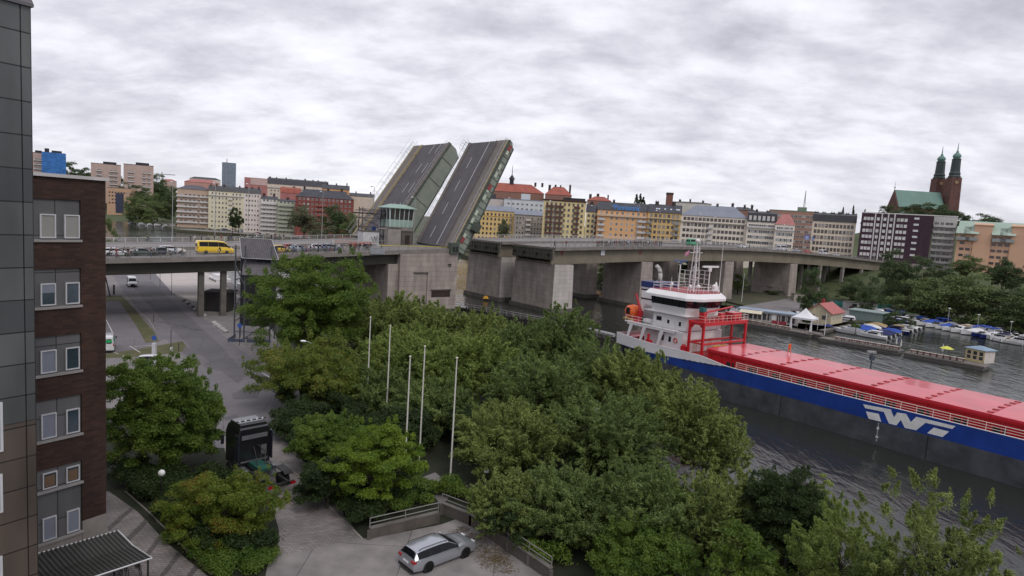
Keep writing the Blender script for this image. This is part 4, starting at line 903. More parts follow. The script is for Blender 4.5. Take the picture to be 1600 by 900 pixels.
grid_windows(T, L, h, 5, xsn(L,16,1), h-15.0, 3.1, 1.6, 1.6, 'three', M_frameb, alt=0.15, skip=lambda r,i: i == 7 and r < 4)
for r in range(4): balcony(T, L*0.42, L*0.5, h-15.8+r*3.1, M_balw, 1.2)
for k, (label, c0, c1, rfm) in enumerate([('white house with black attic roof and row of white dormers', 1168, 1213, M_black), ('white house with faded red hip roof at the end of the pale row', 1212, 1242, M_pinkroof)]):
 pL = (c0, 345+4*k); pR = (c1, 349+4*k)
 T, L, h = bld('apartment_block', label, pL, pR, 350-8*k, 8, 14, whr, 'mansard' if k == 0 else 'hip', rfm, 4.6 if k == 0 else 5.5, chim=2 if k == 0 else 0)
 string(T, L, h-3.2, M_balw, 0.9, 0.9)
 grid_windows(T, L, h, 5, xsn(L,12 if k==0 else 8,0.8), h-14.6, 2.95, 1.2, 1.5, 'one', M_frame, M_pane, alt=0.3)
 if k == 0:
  for i in range(6):
   x = L*(i+0.6)/6.4; d = MB(); d.box(x-0.7,x+0.7,-0.1,2.2,h+0.8,h+3.2); d.build('dormer', M_balw, T)
T, L, h = bld('apartment_block', 'brown-red brick block with green copper roof edge rising behind the pale row', (1203,327), (1275,333), 440, 12, 18, wm('brown_red_brick', (0.3,0.16,0.12)), 'flat', mat('green_fascia', (0.16,0.22,0.16), 0.7), cat='apartment block')
grid_windows(T, L, h, 8, xsn(L,11,1), h-27, 3.3, 2.2, 1.4, 'two', M_frame, M_pane, limit=90)
b = MB(); b.tube((L*0.72,6,h),(L*0.74,6,h+14),0.25); b.tube((L*0.76,6,h),(L*0.74,6,h+14),0.2); b.build('antenna_mast', M_rail, T); MB().box(L*0.6,L*0.8,3,9,h+0.5,h+3).build('plant_room', MATS['green_fascia'], T)
T, L, h = bld('apartment_block', 'cream house with black chimneyed attic roof, left of the dark brick flats', (1270,345), (1338,348.5), 352, 12, 14, wm('warm_cream_render', (0.55,0.47,0.36)), 'mansard', M_black, 3.6, chim=6)
grid_windows(T, L, h, 6, xsn(L,11,0.8), h-18.6, 3.1, 1.3, 1.8, 'two', M_frameb, limit=70)
# dark brick block
dk = brickmat('aubergine_brick', (0.05,0.02,0.035), (0.04,0.018,0.03), (0.03,0.015,0.025), 1.2, 0.4, 0.02, axis='xz', bump=0)
T, L, h = bld('apartment_block', 'dark aubergine brick flats with rows of white windows on the right', (1347,333), (1459,337), 338, 13.5, 14, dk, 'flat', M_balw)
DX, DL, DH = T, L, h
fh = 3.02
grid_windows(T, L, h, 7, [L*u for u in (0.055,0.105,0.155,0.245,0.34,0.43,0.53,0.58,0.635)], h-3.2-6*fh-0.2, fh, 1.3, 1.5, 'two', M_frame, mat('white_blind', (0.6,0.6,0.6), 0.5), skip=None)
for u in (0.2,0.295,0.385,0.475):
 MB().box(L*u-0.3, L*u+0.3, -0.3, 0.02, 0.5, h).build('white_strip', M_balw, T)
for r in range(7): put(winmesh(2.0, 0.8, 'one', M_frame, MATS['white_blind']), 'window', T, (L*0.78, 0, h-2.0-r*fh))
MB().box(0, L, -0.5, -0.01, -2.8, 2.0).build('ground_floor', M_conc, T)
T, L, h = bld('apartment_block', 'white balcony end of the dark brick flats with seven glazed loggias', (1460,337), (1497,340), 331, 13.5, 14, mat('loggia_white', (0.5,0.49,0.47), 0.8), 'flat', M_balw)
for r in range(7):
 z = h-5.2-r*3.0; balcony(T, 0.3, L-0.3, z, M_balw, 1.5, 1.0)
 for u, w in ((0.15,1.6),(0.38,1.4),(0.68,3.2)): put(winmesh(w, 1.9, 'two', M_frame), 'window', T, (L*u, 0, z+0.4))
# peach block with green roof
T, L, h = bld('apartment_block', 'peach-coloured flats with sloping pale green copper roof at the right edge of the view', (1497,361), (1660,371), 318, 11, 16, wm('peach_brick', (0.56,0.32,0.19), (0.5,0.28,0.17)), 'gable', M_copper, 5.5)
rr = lambda r,i: (i in (3,)) or (r > 4 and i in (1,9))
grid_windows(T, L, h, 7, xsn(L,15,1), h-20.5, 2.95, 1.9, 1.1, 'two', M_frameb, skip=rr, alt=0.15)
for u in (0.255,0.62):
 MB().box(L*u-3.4, L*u+3.4, -0.6, 6, 0, h+3.6).build('stair_bay', MATS['peach_brick'], T)
 q = MB(); q.extr([(-0.9,h+3.4),(6.4,h+3.4),(6.4,h+3.6),(2.5,h+4.6),(-0.9,h+3.8)], L*u-3.8, L*u+3.8); q.build('bay_roof', MATS['peach_brick'], T)
for u in (0.06,0.14,0.42,0.5):
 b = MB(); b.extr([(-1.8,h-0.8),(-1.7,h-0.6),(2.5,h+2.6),(2.5,h+1.4)], L*u-3, L*u+3); b.build('dormer_roof', M_copper, T); balcony(T, L*u-2.6, L*u+2.6, h-3.8, M_balg, 1.6, 1.4)
# background roofs above the right row
for label, pL, pR, Y, h_, rm_, wm_ in [('reddish roof with chimneys peeking over the narrow yellow house', (918,312), (955,315), 450, 3, M_redroof, MATS['brown_brick']), ('pale block with dark rooftop boxes behind the golden ochre house', (1048,316), (1112,318), 480, 1, M_slate, wm('pale_grey_render',(0.45,0.43,0.38))),
  ('dark roofed block behind the white house with dormers', (1140,327), (1180,329), 420, 2, M_black, MATS['brown_brick'])]:
 bld('apartment_block', label, pL, pR, Y, 8, 14, wm_, 'hip', rm_, h_, chim=3)
T = thing('brick_chimney', 'tall square red brick chimney above the golden ochre roof', 'chimney', (WY(1045,322,400).x, 400, 8))
z = WY(1045,301,400).z-8; b = MB(); b.box(-1.7,1.7,-1.7,1.7,0,z-1.2); b.build('shaft', wm('chimney_brick',(0.16,0.06,0.045)), T); MB().box(-1.9,1.9,-1.9,1.9,z-1.2,z).build('cap', M_chim, T)
# church on the hill
Yc = 690; bx = WY(1400,328,Yc)
T = thing('church', 'brick hilltop church with green copper roof and twin dark-capped spired towers', 'church', (WY(1404,310,Yc).x, Yc, 40))
M_chb = brickmat('church_brick', (0.125,0.058,0.048), (0.1,0.046,0.04), (0.08,0.045,0.04), 2, 0.8, 0.03, axis='box', bump=0)
Lc = WY(1488,330,Yc).x-WY(1400,328,Yc).x; zr = W(1412,297,0).z; zr = WY(1404,296.5,Yc).z-40; ze = WY(1410,323,Yc).z-40
M_cu = mat('church_copper', (0.12,0.22,0.185), 0.6, noise=0.15, scale=0.05)
b = MB(); b.box(0, Lc*0.86, 0, 20, -14, ze); b.build('nave', M_chb, T)
b = MB(); b.extr([(0,ze),(20,ze),(10,zr)], -0.01, 1.0); b.build('gable', M_chb, T)
b = MB(); b.extr([(-0.8,ze-0.3),(20.8,ze-0.3),(10,zr+0.6)], 1.0, Lc*0.84); b.build('roof', M_cu, T)
b = MB(); b.box(3, Lc*0.8, -7, -0.01, -14, ze-9); b.build('aisle', M_chb, T); b = MB(); b.extr([(-7.5,ze-9),(-0.01,ze-9),(-0.01,ze-5)], 2, Lc*0.8); b.build('aisle_roof', M_cu, T)
b = MB(); b.tube((0.5,10,zr),(0.5,10,zr+9),0.35,0.1); b.lathe([(0.1,zr+2),(0.9,zr+3),(0.1,zr+4)],8,(0.5,10,0)); b.build('ridge_cross', M_cu, T)
for (px, pyt, pyc, off, lab) in ((1466, 228, 279, 20.0, 'rear'), (1490, 222, 277, 0.0, 'front')):
 q = WY(px, pyc+30, Yc+off); zt = WY(px+5, pyt, Yc+off).z-40; zb_ = WY(px, pyc, Yc+off).z-40; x = q.x-T.location.x; y = off+3
 k = (Yc+off)/1020.0; r = 8.0*k
 b = MB(); b.loft([[(x-r*1.15,y-r*1.15,-16),(x+r*1.15,y-r*1.15,-16),(x+r*1.15,y+r*1.15,-16),(x-r*1.15,y+r*1.15,-16)],[(x-r*0.92,y-r*0.92,zb_),(x+r*0.92,y-r*0.92,zb_),(x+r*0.92,y+r*0.92,zb_),(x-r*0.92,y+r*0.92,zb_)]]); t_ = b.build('tower', M_chb, T)
 b = MB(); hcap = zt-zb_
 pr = [(1.05,0),(1.08,0.03),(0.92,0.07),(1.0,0.12),(0.85,0.16),(0.8,0.3),(0.76,0.5),(0.82,0.52),(0.62,0.55)]
 b.lathe([(r*a, zb_+c*hcap) for a, c in pr], 8, (x,y,0)); b.build('dark_cap', mat('dark_copper', (0.025,0.04,0.04), 0.5, noise=0.3, scale=0.1), t_)
 b = MB(); b.lathe([(r*a, zb_+c*hcap) for a, c in [(0.55,0.55),(0.72,0.6),(0.66,0.65),(0.35,0.7),(0.22,0.72),(0.24,0.74),(0.1,0.78),(0.06,0.9),(0.03,1.0)]], 10, (x,y,0)); b.build('green_cupola', M_cu, t_)
 b = MB(); b.box(x-r*0.35,x+r*0.2,y-r-0.3,y-r+0.4,zb_-r*1.2,zb_-r*0.7); b.build('clock', mat('clock_gold',(0.3,0.2,0.1),0.6), t_)
for x in BLD: print(x)
# ================================================================ THE SHIP
M_hb = mat('hull_blue', (0.012,0.045,0.25), 0.4, noise=0.22, scale=0.5, spec=0.5)
M_hk = mat('hull_boot_black', (0.03,0.033,0.04), 0.6, noise=0.5, scale=0.5, col2=(0.085,0.09,0.1))
M_sw = mat('ship_white', (0.72,0.7,0.7), 0.4, noise=0.06, scale=0.4)
M_sr = mat('ship_red', (0.5,0.012,0.02), 0.35, noise=0.15, scale=0.4, coat=0.3)
M_hatch = mat('hatch_red', (0.58,0.03,0.05), 0.3, noise=0.16, scale=0.35, coat=0.35, spec=0.5)
M_srd = mat('ship_red_dark', (0.3,0.01,0.015), 0.5, noise=0.3, scale=0.6)
M_sg = glassmat('ship_glass', (0.01,0.012,0.018), 0.1)
M_blk = mat('black_paint2', (0.015,0.015,0.017), 0.6)
M_oran = mat('safety_orange', (0.75,0.13,0.02), 0.45, noise=0.08)
SHIP = thing('cargo_ship', 'long cargo ship with blue and black hull, red hatches and white wheelhouse', 'cargo ship', (SO.x, SO.y, 0), STH)
BM = 13.2; S0, S1 = -40.0, 50.0
def half(s):      # half breadth at the rail
 if s < -30: u = (s+40)/10; return BM/2*(0.80+0.2*math.sin(u*math.pi/2))
 if s > 30: u = (s-30)/20; return BM/2*max(0.03, math.sqrt(max(0,1-u**2.2)))
 return BM/2
def halfb(s):     # at the water
 if s < -26: u = max(0,(s+38))/12; return BM/2*(0.35+0.65*math.sin(min(1,u)*math.pi/2)) if s > -38 else BM/2*0.35
 if s > 26: u = (s-26)/22; return BM/2*max(0.02, math.sqrt(max(0,1-min(1,u)**1.8)))
 return BM/2
def ztop(s):
 if s < -22: return 5.75+0.25*max(0,(-30-s))/10
 if s < -15: u = (s+22)/7; return 5.75-0.7*(u*u*(3-2*u))
 if s > 34: return 5.15+2.0*min(1,(s-34)/3)
 return 5.05+0.004*(s+15)
def zblue(s): return 2.95+0.25*max(0,(-20-s))/10
def zwhite(s):
 u = min(1,max(0,(-16-s)/17)); return 5.06-1.0*u**0.7 if s < -16 else ztop(s)
ss = [S0+i*1.0 for i in range(91)]
def hull_band(fa, fb, ha, hb_):
 rings = []
 vs = []; fs = []
 for side in (-1, 1):
  o = len(vs)
  for s in ss: vs += [(s, BM/2+side*ha(s), fa(s)), (s, BM/2+side*hb_(s), fb(s))]
  for i in range(len(ss)-1):
   q = (o+2*i, o+2*i+2, o+2*i+3, o+2*i+1); fs.append(q if side < 0 else q[::-1])
 a = len(vs); s = ss[0]
 vs += [(s,BM/2-ha(s),fa(s)),(s,BM/2+ha(s),fa(s)),(s,BM/2+hb_(s),fb(s)),(s,BM/2-hb_(s),fb(s))]; fs.append((a,a+3,a+2,a+1))
 return vs, fs
mixh = lambda f: (lambda s: halfb(s)+(half(s)-halfb(s))*f)
b = MB()
v, f = hull_band(lambda s: -1.5, lambda s: 0.2, halfb, halfb); b.add(v, f, 0)
v, f = hull_band(lambda s: 0.2, zblue, halfb, mixh(0.6)); b.add(v, f, 0)
v, f = hull_band(zblue, lambda s: min(zwhite(s), ztop(s)), mixh(0.6), mixh(0.97)); b.add(v, f, 1)
v, f = hull_band(lambda s: min(zwhite(s), ztop(s)), ztop, mixh(0.97), half); b.add(v, f, 2)
hull = b.build('hull', [M_hk, M_hb, M_sw], SHIP, smooth=True, sharp=30)
# plating stains on the boot, weld seams
b = MB()
for s in (-7.0, 11.5, 26.0): b.box(s-0.05, s+0.05, -0.02, 0.05, 0.1, 2.9)
b.build('fender_rib', M_blk, hull)
b = MB(); vs = []; fs = []
ring = [(s, BM/2-half(s)+0.12, ztop(s)-1.0) for s in ss]+[(s, BM/2+half(s)-0.12, ztop(s)-1.0) for s in reversed(ss)]
b.poly(ring); b.build('deck', M_srd, SHIP)
b = MB()
for i in range(len(ss)-1):
 for sd in (-1, 1):
  p = (ss[i], BM/2+sd*(half(ss[i])-0.04), ztop(ss[i])); q = (ss[i+1], BM/2+sd*(half(ss[i+1])-0.04), ztop(ss[i+1])); b.tube(p, q, 0.07, n=5)
b.build('gunwale', M_sw, SHIP)
# deck rail
b = MB(); RS = [s for s in ss if -15 <= s <= 33]
for sd in (-1, 1):
 y = BM/2+sd*(BM/2-0.12)
 for k, h in enumerate((0.35,0.68,1.02)):
  b.tube((-14.6,y,ztop(-14)+h*0.9), (33,y,ztop(33)+h*0.9), 0.035 if k < 2 else 0.045, n=5)
 s = -14.6
 while s < 33: b.tube((s,y,ztop(s)-0.05),(s,y,ztop(s)+0.93),0.04,n=5); s += 1.75
b.build('deck_railing', mat('rail_cream', (0.75,0.62,0.55), 0.5), SHIP)
# hatch coaming and covers
b = MB(); CZ = 6.9; b.box(-20.5, 34, 1.25, BM-1.25, 4.0, CZ-0.32); b.build('hatch_coaming', M_sr, SHIP)
b = MB()
s = -20
while s < 33.5:
 for y in (1.13, BM-1.25): b.box(s, s+0.14, y, y+0.12, 4.1, CZ-0.4)
 s += 1.9
b.box(-20.5,34,1.02,1.25,CZ-0.55,CZ-0.36); b.box(-20.5,34,BM-1.25,BM-1.02,CZ-0.55,CZ-0.36)
b.build('coaming_stay', M_sr, SHIP)
s = -17.0
while s < 33: MB().box(s, s+1.3, 1.235, 1.249, 4.75, 5.5).build('coaming_opening', M_blk, SHIP); s += 3.8
hs = [-20.6+6.25*i for i in range(10)]
for i in range(9):
 if hs[i] > 34: break
 b = MB(); x0, x1 = hs[i]+0.025, hs[i+1]-0.025; zz = CZ+0.02*(i % 2)
 b.extr([(1.0,CZ-0.34),(BM-1.0,CZ-0.34),(BM-1.0,zz),(BM/2,zz+0.14),(1.0,zz)], x0, x1); h = b.build('hatch_cover', M_hatch, SHIP, bevel=0.03)
 c = MB()
 for y in (1.9,3.6,5.4,7.4,9.4,11.2):
  zy = zz+0.14*(1-abs(y-BM/2)/(BM/2-1.0))
  c.box(x1-0.5, x1-0.12, y-0.32, y+0.25, zy-0.02, zy+0.07); c.box(x1+0.0-0.2, x1+0.02, y-0.1, y+0.42, zy-0.02, zy+0.05)
 c.build('hatch_cleat', M_srd, h)
# emblem on the blue side
def hp(x, y):
 px, py = 1330+x/8.889, 610+y/8.889; s, z = SS(px, py, 0.0); return s, z
emb = [[(165,190),(555,265),(560,290),(595,375),(640,305),(765,325),(830,440),(905,365),(1450,495),(1405,535),(1035,450),(905,553),(745,520),(690,410),(630,485),(525,460),(455,300),(195,245)],
    [(205,290),(385,325),(420,437),(245,392)], [(1150,515),(1360,572),(1270,648),(1055,593)]]
b = MB()
for P in emb:
 pts = [hp(*p) for p in P]
 def ylev(s, z):
  zb_ = zblue(s); zt_ = min(zwhite(s), ztop(s)); f = 0.6+0.37*(z-zb_)/max(0.1,(zt_-zb_)); return BM/2-(halfb(s)+(half(s)-halfb(s))*f)-0.02
 F = mgeo.tessellate_polygon([[Vector((s, z, 0)) for s, z in pts]])
 b.add([(s, -0.03, z) for s, z in pts], [tuple(f) for f in F])
b.build('emblem', mat('emblem_white', (0.72,0.72,0.7), 0.5), hull)
b = MB(); s0, _ = SS(1372, 668)
for i in range(12): b.box(s0-0.06, s0+0.06, -0.03, -0.015, 2.7-i*0.2, 2.78-i*0.2)
for z in (2.0, 0.9): b.box(s0-0.14, s0+0.14, -0.03, -0.015, z, z+0.28)
b.build('draught_mark', mat('sign_white', (0.7,0.7,0.7), 0.5), hull)
b = MB()
for i in range(16): b.box(-32+i*1.0, -32+i*1.0+0.55, BM/2-mixh(0.97)(-32+i)-0.04, BM/2-mixh(0.97)(-32+i)+0.05, zwhite(-32+i*1.0)-0.12, zwhite(-32+i*1.0)+0.06) if i > 7 else None
b.build('scupper', M_blk, hull)
# --- aft superstructure
DZ = 4.9
def hs_(name, x0, x1, y0, y1, z0, z1, m=M_sw, par=SHIP, bev=0.05): return MB().box(x0, x1, y0, y1, z0, z1).build(name, m, par, bevel=bev)
# poop deck level with open side arcade
b = MB();
b.box(-37.0,-22.0,0.9,BM-0.9,DZ,DZ+0.1); b.build('poop_deck', M_srd, SHIP)
arc = []
for y in (0.75, BM-0.9):
 b = MB(); b.box(-37.2,-27.0,y,y+0.15,8.05,8.35)
 for s in (-37.2,-34.2,-30.4):
  b.add([(s,y,5.7),(s+0.45,y,5.7),(s+1.3,y,8.06),(s+0.6,y,8.06),(s,y+0.15,5.7),(s+0.45,y+0.15,5.7),(s+1.3,y+0.15,8.06),(s+0.6,y+0.15,8.06)], [(0,1,2,3),(7,6,5,4),(0,4,5,1),(1,5,6,2),(2,6,7,3),(3,7,4,0)])
 b.build('arcade_frame', M_sw, SHIP)
hs_('deck_slab', -37.8, -27.0, 0.7, BM-0.7, 8.36, 8.52); hs_('inner_bulkhead', -35.0, -27.0, 3.0, BM-3.0, 5.0, 8.35)
tier1 = hs_('deckhouse', -30.6, -25.6, 1.3, BM-1.3, 5.0, 8.4)
tier2 = hs_('deckhouse', -32.5, -25.5, 1.9, BM-1.9, 8.53, 11.0)
hs_('deckhouse', -36.2, -32.5, 3.6, BM-3.6, 8.53, 11.6)
hs_('deck_slab', -34.0, -24.9, 1.0, BM-1.0, 11.02, 11.16)
BW = 11.4
b = MB()   # sloping apron under the wheelhouse windows
b.loft([[(-32.6,1.5,11.17),(-25.6,1.5,11.17),(-24.9,3.2,11.17),(-24.9,BW-3.2,11.17),(-25.6,BW-1.5,11.17),(-32.6,BW-1.5,11.17)],
  [(-32.6,1.1,12.45),(-25.3,1.1,12.45),(-24.3,3.0,12.45),(-24.3,BW-3.0,12.45),(-25.3,BW-1.1,12.45),(-32.6,BW-1.1,12.45)]]); b.build('wheelhouse_apron', M_sw, SHIP)
b = MB()
b.loft([[(-32.5,1.15,12.46),(-25.4,1.15,12.46),(-24.4,3.0,12.46),(-24.4,BW-3.0,12.46),(-25.4,BW-1.15,12.46),(-32.5,BW-1.15,12.46)],
  [(-32.5,0.95,13.7),(-25.1,0.95,13.7),(-23.9,3.0,13.7),(-23.9,BW-3.0,13.7),(-25.1,BW-0.95,13.7),(-32.5,BW-0.95,13.7)]]); wg = b.build('wheelhouse_window', M_sg, SHIP)
b = MB()
for (x, y) in [(-32.0,1.0),(-30.0,1.0),(-28.2,1.0),(-26.6,1.0),(-25.2,1.0),(-24.3,2.9),(-24.1,4.6),(-24.1,6.6),(-24.1,8.6),(-24.15,10.2),(-25.2,BW-1.0)]:
 b.tube((x-0.12,y+0.05,12.46),(x+0.12,y-0.1,13.7),0.07,n=4)
b.build('window_mullion', M_blk, wg)
b = MB(); c = [(-33.4,0.3),(-24.9,0.3),(-23.3,2.6),(-23.3,BW-2.6),(-24.9,BW-0.3),(-33.4,BW-0.3)]
ci = [(-33.0,1.2),(-25.4,1.2),(-24.3,3.0),(-24.3,BW-3.0),(-25.4,BW-1.2),(-33.0,BW-1.2)]
b.loft([[(x,y,13.71) for x,y in c],[(x,y,14.1) for x,y in c],[(x,y,14.85) for x,y in ci]]); b.build('flared_roof', M_sw, SHIP)
MB().prism([(x*0.999,y) for x,y in ci], 14.86, 14.9).build('monkey_deck', M_srd, SHIP)
b = MB(); q = [(-32.6,1.5),(-25.6,1.5),(-24.6,3.1),(-24.6,BW-3.1),(-25.6,BW-1.5),(-32.6,BW-1.5),(-32.6,1.5)]
for i in range(6):
 for h in (0.5,1.0): b.tube((q[i][0],q[i][1],14.9+h),(q[i+1][0],q[i+1][1],14.9+h),0.035,n=5)
 n = 4
 for k in range(n): x = q[i][0]+(q[i+1][0]-q[i][0])*k/n; y = q[i][1]+(q[i+1][1]-q[i][1])*k/n; b.tube((x,y,14.9),(x,y,15.9),0.035,n=5)
b.build('top_railing', M_sw, SHIP)
# portholes and doors
for (x, y, z, w, h) in [(-29.2,1.9,9.6,0.45,0.7),(-26.8,1.9,9.6,0.45,0.7),(-31.2,1.9,9.9,1.1,0.7)]: MB().box(x-w/2,x+w/2,y-0.03,y+0.02,z-h/2,z+h/2).build('porthole', M_sg, tier2)
for (x, z) in [(-29.6,6.9),(-28.1,6.9)]: MB().box(x-0.25,x+0.25,1.27,1.31,z-0.45,z+0.45).build('porthole', M_sg, tier1)
for y in (3.4,6.4,9.6): MB().box(-25.52,-25.47,y-0.25,y+0.25,9.3,10.1).build('porthole', M_sg, tier2)
MB().box(-25.62,-25.55,4.2,5.3,5.1,7.2).build('door', mat('door_cream',(0.55,0.5,0.45),0.5), tier1); MB().box(-25.62,-25.55,8.2,9.3,5.1,7.2).build('door', MATS['door_cream'], tier1)
def torus(b, c, R, r, n=14, k=6, ax='y'):
 rings = []
 for i in range(n+1):
  a = 2*math.pi*i/n; rings.append([(c[0]+(R+r*math.cos(2*math.pi*j/k))*math.cos(a), c[1]+r*math.sin(2*math.pi*j/k), c[2]+(R+r*math.cos(2*math.pi*j/k))*math.sin(a)) for j in range(k)])
 return b.loft(rings, cap=False)
b = MB(); torus(b, (-26.9,1.2,6.9), 0.36, 0.09); b.build('lifebuoy', mat('lifebuoy_red',(0.6,0.1,0.07),0.5), SHIP, smooth=True)
# funnel casing
fu = hs_('funnel', -37.0, -33.3, 3.6, 8.6, 8.53, 14.6)
MB().box(-37.15,-33.15,3.45,8.75,14.6,15.6).build('funnel_top', mat('funnel_blue',(0.01,0.025,0.12),0.5), fu)
b = MB(); b.box(-37.03,-33.27,3.56,8.64,14.0,14.25); b.box(-37.03,-33.27,3.56,8.64,12.4,12.65); b.build('funnel_stripe', M_blk, fu)
b = MB(); b.path([(-34.4,5.2,15.6),(-34.5,5.2,17.2),(-34.8,5.2,17.9),(-35.5,5.2,18.4)], 0.36, 8); b.build('exhaust_pipe', mat('exhaust_grey',(0.4,0.38,0.36),0.5), fu, smooth=True)
b = MB(); b.path([(-36.2,6.0,15.6),(-36.3,6.0,16.2),(-36.7,6.0,16.4)], 0.13, 6); b.build('exhaust_pipe', M_blk, fu)
# mast
b = MB(); mx, my = -28.2, 6.4
for dx, dy in ((-0.55,-0.55),(0.55,-0.55),(0.55,0.55),(-0.55,0.55)): b.tube((mx+dx,my+dy,14.9),(mx+dx*0.55,my+dy*0.55,22.4),0.08,n=5)
for k in range(9):
 z = 15.6+k*0.8; f = 1-0.45*(z-14.9)/7.5; w = 0.55*f
 for a, c_ in (((-w,-w),(w,-w)),((w,-w),(w,w)),((w,w),(-w,w)),((-w,w),(-w,-w))): b.tube((mx+a[0],my+a[1],z),(mx+c_[0],my+c_[1],z+(0.8 if k%2 else 0)),0.04,n=4)
b.tube((mx,my-1.8,21.3),(mx,my+1.6,21.3),0.06); b.tube((mx,my,22.3),(mx,my,23.0),0.08)
b.build('mast', mat('mast_grey_white',(0.6,0.57,0.56),0.5), SHIP)
b = MB()
for z in (16.9,17.6,18.3): b.box(mx-1.6,mx+1.6,my-2.0,my-1.92,z,z+0.07); b.box(mx-1.6,mx+1.6,my+1.92,my+2.0,z,z+0.07)
for y in (-1.96,1.96):
 for x in (-1.6,-0.5,0.6,1.6): b.box(mx+x-0.04,mx+x+0.04,my+y-0.04,my+y+0.04,16.2,18.3)
for x, y in ((-1.6,-1.9),(1.6,1.9),(1.6,-1.9),(-1.6,1.9)): b.tube((mx+x,my+y,14.9),(mx+x,my+y,19.0 if y > 0 else 19.6),0.1)
b.build('radar_platform', M_sw, SHIP)
b = MB(); b.box(mx-1.7,mx-1.5,my-3.6,my-0.3,19.65,19.9); b.tube((mx-1.6,my-1.9,19.2),(mx-1.6,my-1.9,19.7),0.15); b.build('radar_scanner', mat('scanner_blue',(0.08,0.12,0.25),0.5), SHIP)
b = MB(); b.box(mx+1.4,mx+1.7,my+0.0,my+4.2,18.95,19.25); b.tube((mx+1.6,my+1.9,18.3),(mx+1.6,my+1.9,19.0),0.3); b.build('radar_scanner', M_sw, SHIP)
b = MB(); b.ball((mx,my,23.3),0.38,10); b.build('radome', M_sw, SHIP, smooth=True)
b = MB()
for x,y,r in ((-26.0,9.0,0.35),(-26.4,3.2,0.25),(-30.0,3.0,0.25),(-26.2,5.0,0.4)): b.lathe([(0.1,14.9),(0.12,15.5),(r,15.7),(r*0.9,16.0),(0.05,16.2)],8,(x,y,0))
b.lathe([(0.75,14.9),(0.7,15.2),(0.25,16.0),(0.1,16.6)],8,(-25.9,9.4,0)); b.build('antenna_dome', M_sw, SHIP, smooth=True)
for x,y,h in ((-25.6,9.9,9.8),(-31.6,2.0,2.6),(-29.2,1.8,2.2)): MB().tube((x,y,14.9),(x,y,14.9+h),0.06,0.025,5).build('whip_antenna', M_sw, SHIP)
b = MB(); b.add([(mx-0.1,my-2.9,20.6),(mx-0.1,my-1.9,21.0),(mx-0.1,my-1.8,21.7),(mx-0.1,my-2.9,21.2)], [(0,1,2,3)]); b.add([(mx-0.13,my-2.9,20.6),(mx-0.13,my-1.9,21.0),(mx-0.13,my-1.8,21.7),(mx-0.13,my-2.9,21.2)], [(3,2,1,0)]); b.build('flag', mat('flag_cloth',(0.45,0.06,0.15),0.8,noise=0.5,scale=1.5,col2=(0.5,0.45,0.6)), SHIP)
# stern gear: enclosed lifeboat on its ramp, red davit, winches, railings
b = MB(); b.loft([[(-39.6+dx,3.0+w*math.cos(a),9.9+h*math.sin(a)) for a in [2*math.pi*i/10 for i in range(10)]] for dx,w,h in ((0,0.4,0.5),(0.4,0.95,1.05),(1.4,1.1,1.35),(2.4,1.0,1.2),(2.9,0.5,0.6))]); lb = b.build('lifeboat', M_oran, SHIP, smooth=True)
MB().box(-38.7,-37.9,1.84,1.96,9.6,10.7).build('lifeboat_window', M_sg, lb)
b = MB(); b.box(-39.6,-36.8,2.2,3.8,8.52,8.8); b.tube((-39.2,3,8.6),(-39.2,3,9.3),0.15); b.build('cradle', mat('cradle_yellow',(0.55,0.3,0.03),0.5), SHIP)
b = MB(); b.box(-36.2,-35.5,2.0,2.8,8.5,10.4); b.tube((-35.8,2.4,10.3),(-37.2,2.4,13.4),0.28,0.14); b.box(-36.6,-34.9,1.7,3.1,8.5,9.4); b.tube((-35.2,1.9,8.5),(-35.2,1.9,10.6),0.16); b.build('davit', M_sr, SHIP)
b = MB(); b.tube((-34.6,2.2,9.0),(-32.8,2.2,9.0),0.42,n=10); b.build('life_raft', M_sw, SHIP, smooth=True); MB().box(-35.0,-34.6,1.8,2.7,8.5,9.5).build('winch', mat('teal_gear',(0.02,0.12,0.12),0.5), SHIP)
b = MB()
for y in (0.8, BM-0.8):
 for h in (0.5,1.0): b.tube((-37.7,y,8.52+h),(-27.2,y,8.52+h),0.035,n=5)
 for i in range(8): b.tube((-37.7+i*1.5,y,8.5),(-37.7+i*1.5,y,9.52),0.035,n=5)
b.build('upper_railing', M_sw, SHIP)
b = MB(); b.box(-39.2,-37.4,2.0,BM-2.0,4.9,5.5); b.tube((-38.6,3,5.5),(-38.6,3,6.4),0.25); b.tube((-38.6,8,5.5),(-38.6,8,6.4),0.25); b.tube((-24.8,0.8,5.0),(-24.8,0.8,6.7),0.3); b.box(-25.2,-24.3,0.5,1.1,5.6,6.4); b.tube((-31.8,0.3,5.4),(-31.8,0.3,7.2),0.22); b.box(-32.2,-31.2,0.1,0.7,5.4,6.2); b.build('mooring_gear', M_sr, SHIP)
# hatch gantry crane
G = MB();
xs2 = (-24.0, -21.4);
for x in xs2:
 for y in (0.9, BM-0.9): G.box(x-0.18,x+0.18,y-0.18,y+0.18,5.2,10.2)
 G.box(x-0.22,x+0.22,0.7,BM-0.7,10.2,10.8)
 G.box(x-0.12,x+0.12,1.1,BM-1.1,7.1,7.45)
for y in (0.9, BM-0.9):
 G.box(-24.0,-21.4,y-0.16,y+0.16,10.25,10.7); G.box(-24.4,-21.0,y-0.26,y+0.26,4.75,5.3); G.box(-24,-21.4,y-0.08,y+0.08,7.2,7.45)
 for x in xs2: G.add([(x-0.15,y,9.4),(x+0.15,y,9.4),(x+0.9*(1 if x<-22 else -1),y,10.22),(x,y,10.22)], [(0,1,2,3)])
G.build('gantry_frame', M_sr, SHIP, bevel=0.04)
b = MB()
for y in (0.9, BM-0.9):
 for h in (0.45,0.9): b.tube((-24.0,y,10.8+h),(-21.4,y,10.8+h),0.03,n=4)
